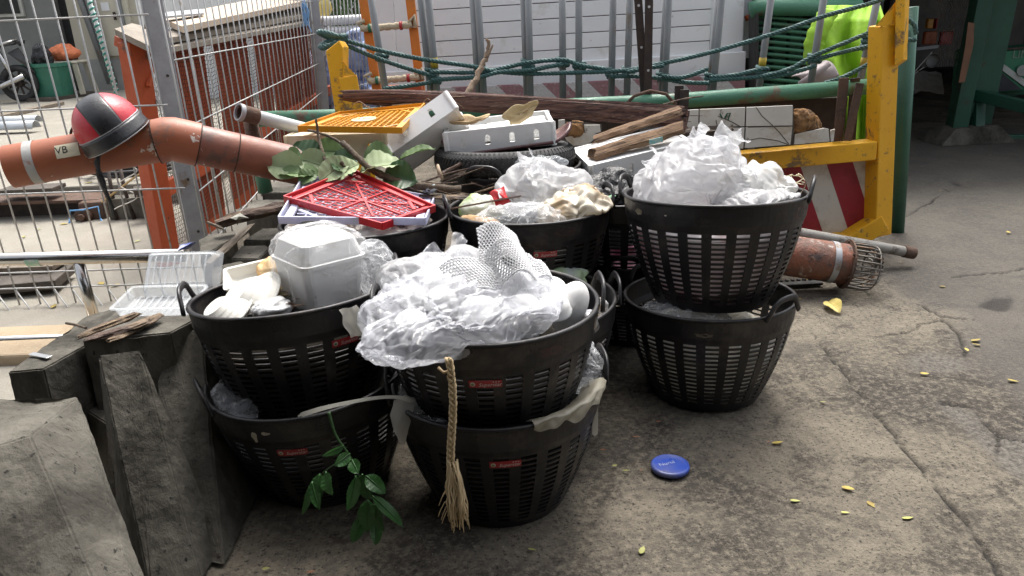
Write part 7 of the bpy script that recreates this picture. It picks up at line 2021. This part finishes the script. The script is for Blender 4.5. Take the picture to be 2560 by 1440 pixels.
# loose twigs and splinters in the heap
rr = random.Random(21)
for k in range(16):
    x, y = rr.uniform(1010, 1240), rr.uniform(455, 505); L_ = rr.uniform(50, 130); an = rr.uniform(-.5, .35); Y0 = rr.uniform(2.93, 3.05)
    p = [(x, y, Y0), (x + L_ * .5, y + L_ * .5 * an + rr.uniform(-5, 5), Y0 + rr.uniform(-.03, .03)), (x + L_, y + L_ * an, Y0 + rr.uniform(-.05, .05))]
    r = rr.uniform(.0025, .006)
    o = MB().tube(crom([aty(*q) for q in p], 5), [r * (1 - .05 * i) for i in range(11)], 6).build('loose_twig', (M_TWIG, M_BARK, M_SPLIT)[k % 3], None, smooth=True, label='thin loose twig lying with the bark strips behind the food basket', cat='twig', group='loose twigs behind the food basket')
for k in range(9):
    x, y = rr.uniform(1420, 1720), rr.uniform(262, 300); L_ = rr.uniform(60, 150); an = rr.uniform(-.25, .2); Y0 = rr.uniform(3.62, 3.85)
    p = [(x, y, Y0), (x + L_ * .5, y + L_ * .5 * an + rr.uniform(-5, 5), Y0), (x + L_, y + L_ * an, Y0)]
    r = rr.uniform(.003, .007)
    MB().tube(crom([aty(*q) for q in p], 5), [r * (1 - .05 * i) for i in range(11)], 6).build('loose_twig', (M_TWIG, M_BARK)[k % 2], None, smooth=True, label='thin loose twig caught behind the palm sheath on the rack', cat='twig', group='loose twigs on the rack')
for k in range(10):
    x = rr.uniform(870, 1120); y = 262 - (x - 870) * .02 + rr.uniform(-16, 22); L_ = rr.uniform(30, 80)
    p = [(x, y, 3.6), (x + L_ * .4, y - rr.uniform(-6, 14), 3.58), (x + L_, y + rr.uniform(-10, 16), 3.56)]
    MB().tube(crom([aty(*q) for q in p], 5), [.0022 * (1 - .05 * i) for i in range(11)], 5).build('fibre_strand', pm('pale_fibre', (0.36, 0.25, 0.17), None, 9, .8, bump=0), None, smooth=True, label='wispy fibre strand frayed from the palm sheath end', cat='fibre', group='frayed palm fibres')
# ================================================================== RIGHT: drain pipe, shed contents, ground litter
t = thing('drain_pipe', 'rusty red drain pipe with a flange and wire strainer cage, lying behind the stack', 'pipe', at(2060, 725))
a, b = aty(1900, 628, 3.52), aty(2112, 660, 3.48)
pr_ = .098
pipe_mb([a, a.lerp(b, .5), b], pr_, 30, .006).build('pipe_body', pm('rusty_red_pipe', (0.26, 0.085, 0.045), (0.11, 0.07, 0.055), 9, 0.7, bump=.5, bscale=40, c3=(0.34, 0.30, 0.27), s3=12, t3=0.70, c4=(0.07, 0.05, 0.045), s4=8, t4=0.58), t, smooth=True)
pipe_mb([a.lerp(b, .80), a.lerp(b, .87)], pr_ + .003, 30, .005).build('clamp_band', M_GALV, t, smooth=True)
x_, y_, z_ = frame_of(a, b)
pipe_mb([b, b + z_ * .008], pr_ + .022, 34, .03).build('flange', M_RUST, t)
for k in range(6):
    an = k * 1.047 + .3; q = b + (x_ * math.cos(an) + y_ * math.sin(an)) * (pr_ + .010)
    MB().tube([q - z_ * .008, q + z_ * .016], .007, 6).build('bolt', M_RUST, t)
cage = []
M_CAGE = pm('grey_cage_wire', (0.22, 0.205, 0.185), (0.14, 0.13, 0.115), 20, 0.6, 0.5, c3=(0.2, 0.12, 0.07), s3=9, t3=0.6)
for k in range(26):
    an = 6.283 * k / 26; d = x_ * math.cos(an) + y_ * math.sin(an)
    MB().tube([b + d * (pr_ + .012) + z_ * .008, b + d * (pr_ + .014) + z_ * .09, b + d * (pr_ + .006) + z_ * .125, b + d * (pr_ - .018) + z_ * .148, b + d * .02 + z_ * .158], .0042, 6).build('cage_wire', M_CAGE, t, smooth=True)
for rr_, zz in ((pr_ + .006, .126), (.06, .154)):
    MB().tube([b + (x_ * math.cos(i * .2094) + y_ * math.sin(i * .2094)) * rr_ + z_ * zz for i in range(31)], .004, 6).build('cage_ring', M_CAGE, t, smooth=True)
t = thing('steel_pipe', 'pale grey steel pipe with a rusty end cap resting over the strainer cage', 'pipe', at(2280, 655))
a, b = aty(1940, 572, 3.72), aty(2262, 629, 3.80)
pipe_mb([a, a.lerp(b, .5), b], .027, 22, .004).build('tube_body', pm('pale_grey_pipe', (0.36, 0.345, 0.31), (0.25, 0.235, 0.21), 9, 0.6, .2, c3=(0.12, 0.1, 0.08), s3=14, t3=0.66), t, smooth=True)
MB().tube([b - (b - a).normalized() * .01, b + (b - a).normalized() * .055], .0315, 22).build('end_cap', M_RUST, t, smooth=False, bevel=.003)
t = thing('tread_strip', 'black notched rubber strip lying under the rusty drain pipe', 'rubber strip', at(2000, 712))
p0_, p1_ = at(1950, 712, .012), at(2052, 706, .012)
MB().bar(p0_, p1_, .05, .012).build('strip_body', M_RUBBER, t)
for k in range(7): MB().box(p0_.lerp(p1_, (k + .5) / 7) + Vector((0, .03, .006)), (.012, .02, .016)).build('notch', M_RUBBER, t)

# ---------------------------------------------------------------- green grille, jacket, cap, yellow cab
YG = 6.0
t = thing('grille_truck', 'green truck front guard of horizontal bars beside a yellow cab', 'truck', aty(1980, 230, YG))
for k in range(13):
    y = 42 + 15.5 * k
    MB().tube([aty(1888, y - 2, YG + .05), aty(1940, y + 2, YG), aty(2110, y + 18, YG - .02)], .013, 8).build('grille_bar', M_GREEN, t, smooth=True)
for (x0, x1) in ((1952, 1940), (1990, 1980), (2040, 2025), (2085, 2068)):
    MB().bar(aty(x0, 20, YG + .1), aty(x1, 260, YG + .1), .09, .04, (0, -1, 0)).build('upright', M_DKGREEN, t, bevel=.004)
MB().tube([aty(1876, 26, YG - .03), aty(1900, 18, YG - .03), aty(2150, 20, YG - .03)], .06, 14).build('top_tube', M_GREEN, t, smooth=True)
MB().bar(aty(1890, -10, YG + .1), aty(2200, -22, YG + .1), .2, .1).build('hood_edge', M_GREEN, t, bevel=.02)
MB().tube([aty(2040, -2, YG), aty(2150, -6, YG)], .05, 12).build('cross_tube', M_GREEN, t, smooth=True)
MB().bar(aty(1884, 30, YG), aty(1884, 240, YG), .03, .16, (0, -1, 0)).build('side_guard', M_RUBBER, t, bevel=.008)
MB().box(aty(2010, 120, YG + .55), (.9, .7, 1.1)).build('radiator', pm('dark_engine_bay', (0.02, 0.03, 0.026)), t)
MB().hexa([aty(1862, -60, YG + .4), aty(1912, -60, YG + .4), aty(1905, 30, YG + .4), aty(1880, 115, YG + .4), aty(1866, 112, YG + .4)], [aty(1862, -60, YG + .8), aty(1912, -60, YG + .8), aty(1905, 30, YG + .8), aty(1880, 115, YG + .8), aty(1866, 112, YG + .8)]).build('cab_corner', M_YEL, t, bevel=.02)
MB().tube([aty(1868, 38, YG + .35), aty(1872, 50, YG + .35)], .025, 10).build('marker_lamp', pm('orange_lamp', (0.6, 0.13, 0.03), None, 9, 0.3, bump=0), t, smooth=True)
# lime jacket draped over the tubes
M_LIME = pm('lime_jacket_cloth', (0.33, 0.58, 0.03), (0.24, 0.44, 0.03), 5, 0.75, bump=0.25, bscale=18, c3=(0.24, 0.42, 0.05), s3=3, t3=0.7, bdist=.02)
def jacket():
    rows = [([2062, 2100, 2150, 2186, 2200], 14, 5.55), ([2046, 2090, 2140, 2188, 2212], 50, 5.42), ([2036, 2085, 2135, 2186, 2206], 110, 5.36), ([2030, 2088, 2132, 2182, 2200], 170, 5.33), ([2060, 2100, 2135, 2178, 2196], 225, 5.33), ([2085, 2108, 2136, 2172, 2190], 285, 5.33), ([2100, 2112, 2136, 2165, 2182], 350, 5.33)]
    nu, nv = 60, 60; V = []
    for j in range(nv + 1):
        t_ = j / nv * (len(rows) - 1); b_ = min(int(t_), len(rows) - 2); t_ -= b_
        for i in range(nu + 1):
            s = i / nu * 4; a_ = min(int(s), 3); s -= a_
            def g(r): return r[0][a_] * (1 - s) + r[0][a_ + 1] * s
            x = g(rows[b_]) * (1 - t_) + g(rows[b_ + 1]) * t_; y = rows[b_][1] * (1 - t_) + rows[b_ + 1][1] * t_; Y = rows[b_][2] * (1 - t_) + rows[b_ + 1][2] * t_
            u = i / nu
            Y += (.085 * math.sin(u * 15 + 2.2 * math.sin(j / nv * 5)) * min(1, j / nv * 3) + .02 * math.sin(u * 31 + j * .12)) * math.sin(math.pi * u) ** .5
            V.append(aty(x, y, Y))
    m = MB(); m.v = [tuple(p) for p in V]
    m.f = [(j * (nu + 1) + i, j * (nu + 1) + i + 1, (j + 1) * (nu + 1) + i + 1, (j + 1) * (nu + 1) + i) for j in range(nv) for i in range(nu)]
    return m
t = thing('work_jacket', 'lime green work jacket hanging over the green grille', 'jacket', aty(2130, 345, 5.33))
jacket().build('body', M_LIME, t, smooth=True, solid=.008)
P = crom([aty(2070, 32, 5.35), aty(2050, 70, 5.30), aty(2035, 110, 5.30), aty(2038, 150, 5.29), aty(2070, 165, 5.27)], 6)
MB().tube(P, [.07 + .005 * math.sin(i * 1.7) for i in range(len(P))], 14, True, .6).build('sleeve', M_LIME, t, smooth=True)
t = thing('work_hat', 'greyish mauve cloth cap hung before the green grille', 'cap', aty(2035, 215, 5.1))
M_CAP = pm('mauve_cloth', (0.36, 0.31, 0.31), (0.28, 0.24, 0.24), 6, 0.85, bump=.2)
c4 = [aty(1978, 192, 5.1), aty(2060, 152, 5.15), aty(2098, 190, 5.1), aty(2015, 218, 5.05)]
def capf(u, v): return (c4[0] * (1 - u) + c4[1] * u) * (1 - v) + (c4[3] * (1 - u) + c4[2] * u) * v + Vector((0, -.08 * math.sin(math.pi * u) * math.sin(math.pi * v), .03 * math.sin(math.pi * v)))
MB().sheet(capf, 20, 14).build('crown', M_CAP, t, smooth=True, solid=.006)
MB().tube([aty(2000, 212, 5.02), aty(2045, 180, 5.02), aty(2072, 158, 5.02)], .022, 10).build('rolled_brim', M_CAP, t, smooth=True)

# ---------------------------------------------------------------- shed contents
YS = 7.9
t = thing('work_bench', 'dark green steel bench frame inside the shed beside the post', 'bench', at(2460, 362))
w0 = aty(2440, 240, 7.3)
MB().bar(aty(2438, 236, 7.3), aty(2700, 300, 6.4), .09, .10).build('front_rail', M_DKGREEN, t, bevel=.006)
MB().bar(aty(2438, 236, 7.3), aty(2620, 215, 8.2), .09, .10).build('side_rail', M_DKGREEN, t, bevel=.006)
MB().bar(aty(2446, 250, 7.3), aty(2442, 372, 7.1), .09, .09, (0, -1, 0)).build('leg', M_DKGREEN, t, bevel=.006)
MB().bar(aty(2478, 262, 7.25), aty(2436, 318, 7.25), .03, .03).build('brace', M_DKGREEN, t)
MB().bar(aty(2420, 352, 7.3), aty(2700, 345, 7.3), .08, .10).build('stretcher', M_DKGREEN, t, bevel=.006)
t = thing('equipment_box', 'green canvas box with a pale diagonal stripe on the shed bench', 'box', aty(2510, 232, 7.4))
b0_, b1_ = aty(2450, 236, 7.3), aty(2640, 222, 7.3)
M_CANV = pm('green_canvas', (0.02, 0.16, 0.085), (0.016, 0.12, 0.065), 5, 0.6, bump=.2)
hgt = aty(2450, 130, 7.3).z - b0_.z
MB().hexa([b0_, b1_, b1_ + Vector((0, .5, 0)), b0_ + Vector((0, .5, 0))], [b0_ + Vector((-.02, 0, hgt)), b1_ + Vector((0, 0, hgt)), b1_ + Vector((0, .5, hgt)), b0_ + Vector((-.02, .5, hgt))]).build('body', M_CANV, t, bevel=.02)
MB().bar(b0_ + Vector((-.01, .0, hgt + .01)), b1_ + Vector((0, .0, hgt + .01)), .03, .02).build('top_piping', M_DKSTEEL, t)
MB().bar(aty(2496, 160, 7.29), aty(2580, 222, 7.29), .05, .012, (0, -1, 0)).build('pale_stripe', pm('pale_strap', (0.4, 0.42, 0.4), None, 6, 0.6), t)
MB().hexa([aty(2484, 165, 7.285), aty(2555, 224, 7.285), aty(2484, 230, 7.285)], [aty(2484, 165, 7.275), aty(2555, 224, 7.275), aty(2484, 230, 7.275)]).build('dark_panel', pm('dark_blue_panel', (0.015, 0.018, 0.025)), t)
MB().bar(aty(2478, 140, 7.27), aty(2470, 232, 7.27), .06, .02, (0, -1, 0)).build('black_strap', M_RUBBER, t, bevel=.008)
MB().tube([aty(2558, 176, 7.28), aty(2558, 176, 7.25)], .05, 14).build('button', pm('pale_strap', (0.4, 0.42, 0.4)), t)
v_, f_ = text_mesh('LIN', .10)
MB().add([aty(2552, 136, 7.288) + Vector((p.x, 0, p.y)) for p in v_], f_).build('lettering', pm('faded_ink', (0.16, 0.22, 0.18), None, 9, 0.6), t)
MB().hexa([aty(2420, 55, 6.98), aty(2436, 58, 6.98), aty(2434, 110, 6.98), aty(2412, 205, 6.98), aty(2396, 208, 6.98), aty(2412, 120, 6.98)], [aty(2420, 55, 7.05), aty(2436, 58, 7.05), aty(2434, 110, 7.05), aty(2412, 205, 7.05), aty(2396, 208, 7.05), aty(2412, 120, 7.05)]).build('wooden_board', pm('brown_board', (0.20, 0.095, 0.05), (0.14, 0.07, 0.04), 6, 0.7), None, bevel=.005, label='curved brown wooden board fixed on the green shed post', cat='board')
t = thing('parked_vehicle', 'vehicle rear with amber and red lamps in the dark shed', 'vehicle', aty(2320, 330, 8.6))
MB().box(aty(2345, 60, 9.0) + Vector((.2, .2, 0)), (1.6, .5, 1.0)).build('body', pm('vehicle_dark', (0.012, 0.012, 0.012), None, 4, .4), t, bevel=.04)
for (x0, y0, x1, y1, m) in ((2318, 46, 2336, 72, pm('amber_lamp', (0.50, 0.22, 0.02), None, 9, .3, bump=0)), (2310, 78, 2345, 112, pm('deep_orange_lamp', (0.32, 0.07, 0.02), None, 9, .3, bump=0)), (2338, 46, 2346, 72, pm('red_lamp', (0.30, 0.015, 0.02), None, 9, .3, bump=0)), (2350, 78, 2385, 112, pm('red_lamp', (0.30, 0.015, 0.02)))):
    a, b = aty(x0, y1, 8.55), aty(x1, y0, 8.55)
    MB().box(((a.x + b.x) / 2, 8.58, (a.z + b.z) / 2), (b.x - a.x, .06, b.z - a.z)).build('lamp', m, t, bevel=.01)
MB().bar(aty(2290, 122, 8.5), aty(2345, 116, 8.5), .04, .03).build('bumper_bar', M_GALV, t)
MB().lathe([(.001, -.02), (.07, -.02), (.075, .0), (.07, .02)], 20, Matrix.Translation(aty(2330, 152, 8.4)) @ Matrix.Rotation(R_(90), 4, 'X')).build('round_reflector', pm('dull_white_disc', (0.35, 0.35, 0.34), None, 9, .4), t, smooth=True)
drape('grubby white cloth hanging in the shed below the lamps', [[(2265, 185, 8.2), (2310, 178, 8.2), (2352, 180, 8.2)], [(2262, 215, 8.1), (2310, 210, 8.1), (2358, 212, 8.1)], [(2258, 240, 8.15), (2310, 228, 8.1), (2360, 236, 8.15)]], pm('grubby_cloth', (0.34, 0.33, 0.31), (0.25, 0.24, 0.22), 6, .9, bump=.2), .018, 9, 'cloth', 'hanging_cloth')
m_ = MB()
for k in range(14):
    m_.tube([aty(2345 + 6.2 * k + (5 if i % 2 else 0), -40 + i * 11.5, 7.6) for i in range(19)], .004, 4)
m_.build('chain_mesh', pm('grey_cage_wire', (0.22, 0.205, 0.185)), None, label='sagging chain link mesh beside the green shed post', cat='mesh', kind='stuff')
for k, (a, b) in enumerate((((2268, 200), (2330, 130)), ((2266, 198), (2310, 168)))):
    MB().tube([aty(*a, 7.2), aty(*b, 7.3)], .004, 5).build('loose_wire', M_WIRE, None, label=('longer', 'shorter')[k] + ' of two thin pale wires stretched across the shed opening', cat='wire', group='loose wires in the shed opening')

# ---------------------------------------------------------------- ground: flat lid, leaves
t = thing('round_lid', 'round blue plastic lid with worn white lettering on the concrete', 'lid', at(1675, 1172))
lc = at(1675, 1168, .006); LR = .059
prof = [(.001, .0115), (LR * .80, .0115), (LR * .84, .0125), (LR * .90, .0128), (LR * .97, .0105), (LR, .005), (LR * .985, -.002), (LR * .94, -.004)]
MB().lathe(prof, 48, Matrix.Translation(lc)).build('disc', pm('blue_lid_plastic', (0.025, 0.075, 0.42), (0.02, 0.06, 0.36), 7, .35, bump=.05, c3=(0.17, 0.17, 0.22), s3=3, t3=0.60, w3=.1), t, smooth=True)
v_, f_ = text_mesh('Nurui', .022)
MB().add([lc + Matrix.Rotation(R_(17), 3, 'Z') @ Vector((p.x - .008, p.y + .006, .0122)) for p in v_], f_).build('lettering', pm('worn_white_ink', (0.6, 0.64, 0.7), (0.10, 0.16, 0.45), 60, .5, bump=0), t)
M_YLEAF = pm('yellow_fallen_leaf', (0.50, 0.40, 0.07), (0.34, 0.24, 0.06), 45, 0.6, bump=.15, transl=.15, hv=.2)
M_BLEAF = pm('brown_fallen_leaf', (0.30, 0.12, 0.05), (0.2, 0.09, 0.04), 25, 0.6, bump=.15, hv=.2)
M_GLEAF = pm('olive_fallen_leaf', (0.34, 0.33, 0.09), (0.24, 0.25, 0.07), 25, 0.6, bump=.15, hv=.2)
lm = [leaf_me('y0', .042, .023, M_YLEAF, fold=.06, curl=.08), leaf_me('y1', .040, .018, M_YLEAF, fold=.3, curl=.12), leaf_me('b0', .034, .013, M_BLEAF, fold=.4, curl=.3), leaf_me('g0', .034, .015, M_GLEAF, fold=.2, curl=.15)]
FL = [(2350, 716, 0, 20, 1.1), (2000, 748, 1, 60, .7), (2428, 852, 0, 10, 1.3), (2452, 863, 0, 150, 1.0), (2420, 878, 1, 80, 1.0), (2300, 933, 0, -10, 1.0), (2518, 948, 0, -25, 1.1), (2050, 1004, 3, -20, .8), (1930, 1108, 0, 5, 1.1), (1918, 1106, 2, 40, .6), (2104, 1216, 0, -40, 1.1), (2166, 1253, 0, -50, 1.1), (2255, 1297, 3, 10, 1.3), (1975, 1251, 3, -5, 1.1), (2102, 1281, 3, 0, .9), (1601, 1385, 3, 65, 1.3), (1530, 1165, 3, 20, .7), (1555, 1176, 3, -15, .9), (1640, 1054, 2, 0, .7), (1582, 1093, 2, 15, .9), (1500, 1125, 2, 5, .8), (655, 1422, 3, 0, .8), (766, 1432, 2, 20, .9), (1600, 1178, 2, 50, .6), (2413, 466, 0, 10, 1.3), (2350, 478, 0, 60, 1.0), (2255, 412, 0, 20, 1.2), (2300, 417, 0, -20, 1.2), (2523, 582, 0, 70, 1.2), (2250, 655, 1, 10, .8), (2470, 388, 2, 10, 1.6), (2240, 560, 1, 40, .8), (1320, 1372, 3, -20, .9), (2010, 700, 0, 20, .7)]
grp = 'leaves fallen on the concrete'
kinds = ['small flat yellow leaf fallen on the concrete', 'narrow folded yellow leaf fallen on the concrete', 'small curled brown leaf fallen on the concrete', 'small olive leaf fallen on the concrete']
rr = random.Random(8)
for (x, y, k, ang, s) in FL:
    o = bpy.data.objects.new('fallen_leaf', lm[k]); COL.objects.link(o)
    o.location = at(x, y, .004); o.rotation_euler = (rr.uniform(-.25, .25), rr.uniform(-.15, .15), R_(ang)); s *= .8; o.scale = (s, s, s)
    tag(o, kinds[k], 'leaf', grp)
big_leaf('large crumpled yellow leaf on the concrete before the strainer cage', at(2072, 755, .01), at(2100, 783, .01), .075, pm('yellow_crumpled_leaf', (0.58, 0.50, 0.18), (0.45, 0.34, 0.08), 14, .6, bump=.2, transl=.15), .5, .25, .3, 4, group=grp, name='fallen_leaf')
for k, (x, y) in enumerate([(150, 560), (90, 575), (270, 480), (230, 455), (60, 590), (330, 420), (200, 345), (80, 380), (300, 710), (250, 705), (310, 730), (130, 770), (40, 640), (350, 600)]):
    o = bpy.data.objects.new('fallen_leaf', lm[(0, 3, 1)[k % 3]]); COL.objects.link(o)
    zz = .176 if y < 480 else .012
    o.location = at(x, y, zz); o.rotation_euler = (0, 0, k * 1.3); o.scale = (1.4,) * 3
    tag(o, ['small yellow leaf lying on the pale yard pavement', 'small olive leaf lying on the pale yard pavement', 'narrow yellow leaf lying on the pale yard pavement'][k % 3], 'leaf', 'leaves on the yard pavement')
# pebbles and crumbs of grit
peb = hull([(.5, 0, 0), (-.5, 0, 0), (0, .4, 0), (0, -.4, 0), (.2, .2, .4), (-.2, -.1, .35), (.1, -.3, .3)], 'pebble', M_CONC, None, cuts=0, rough=0)
pme = peb.data; bpy.data.objects.remove(peb)
m_ = MB(); pv = [v.co.copy() for v in pme.vertices]; pf = [tuple(p.vertices) for p in pme.polygons]
for k in range(260):
    px = (rr.uniform(520, 2560), rr.uniform(820, 1440)) if k < 180 else (rr.uniform(2380, 2560), rr.uniform(1020, 1220))
    c = at(*px); s = rr.uniform(.003, .008); a = rr.uniform(0, 6.28); R3 = Matrix.Rotation(a, 3, 'Z')
    m_.add([c + R3 @ (v * s) for v in pv], pf)
m_.build('grit', pm('pale_grit', (0.36, 0.33, 0.28), (0.12, 0.11, 0.1), 60, .9, bump=0), None, kind='stuff', label='loose grit scattered on the concrete', cat='grit')
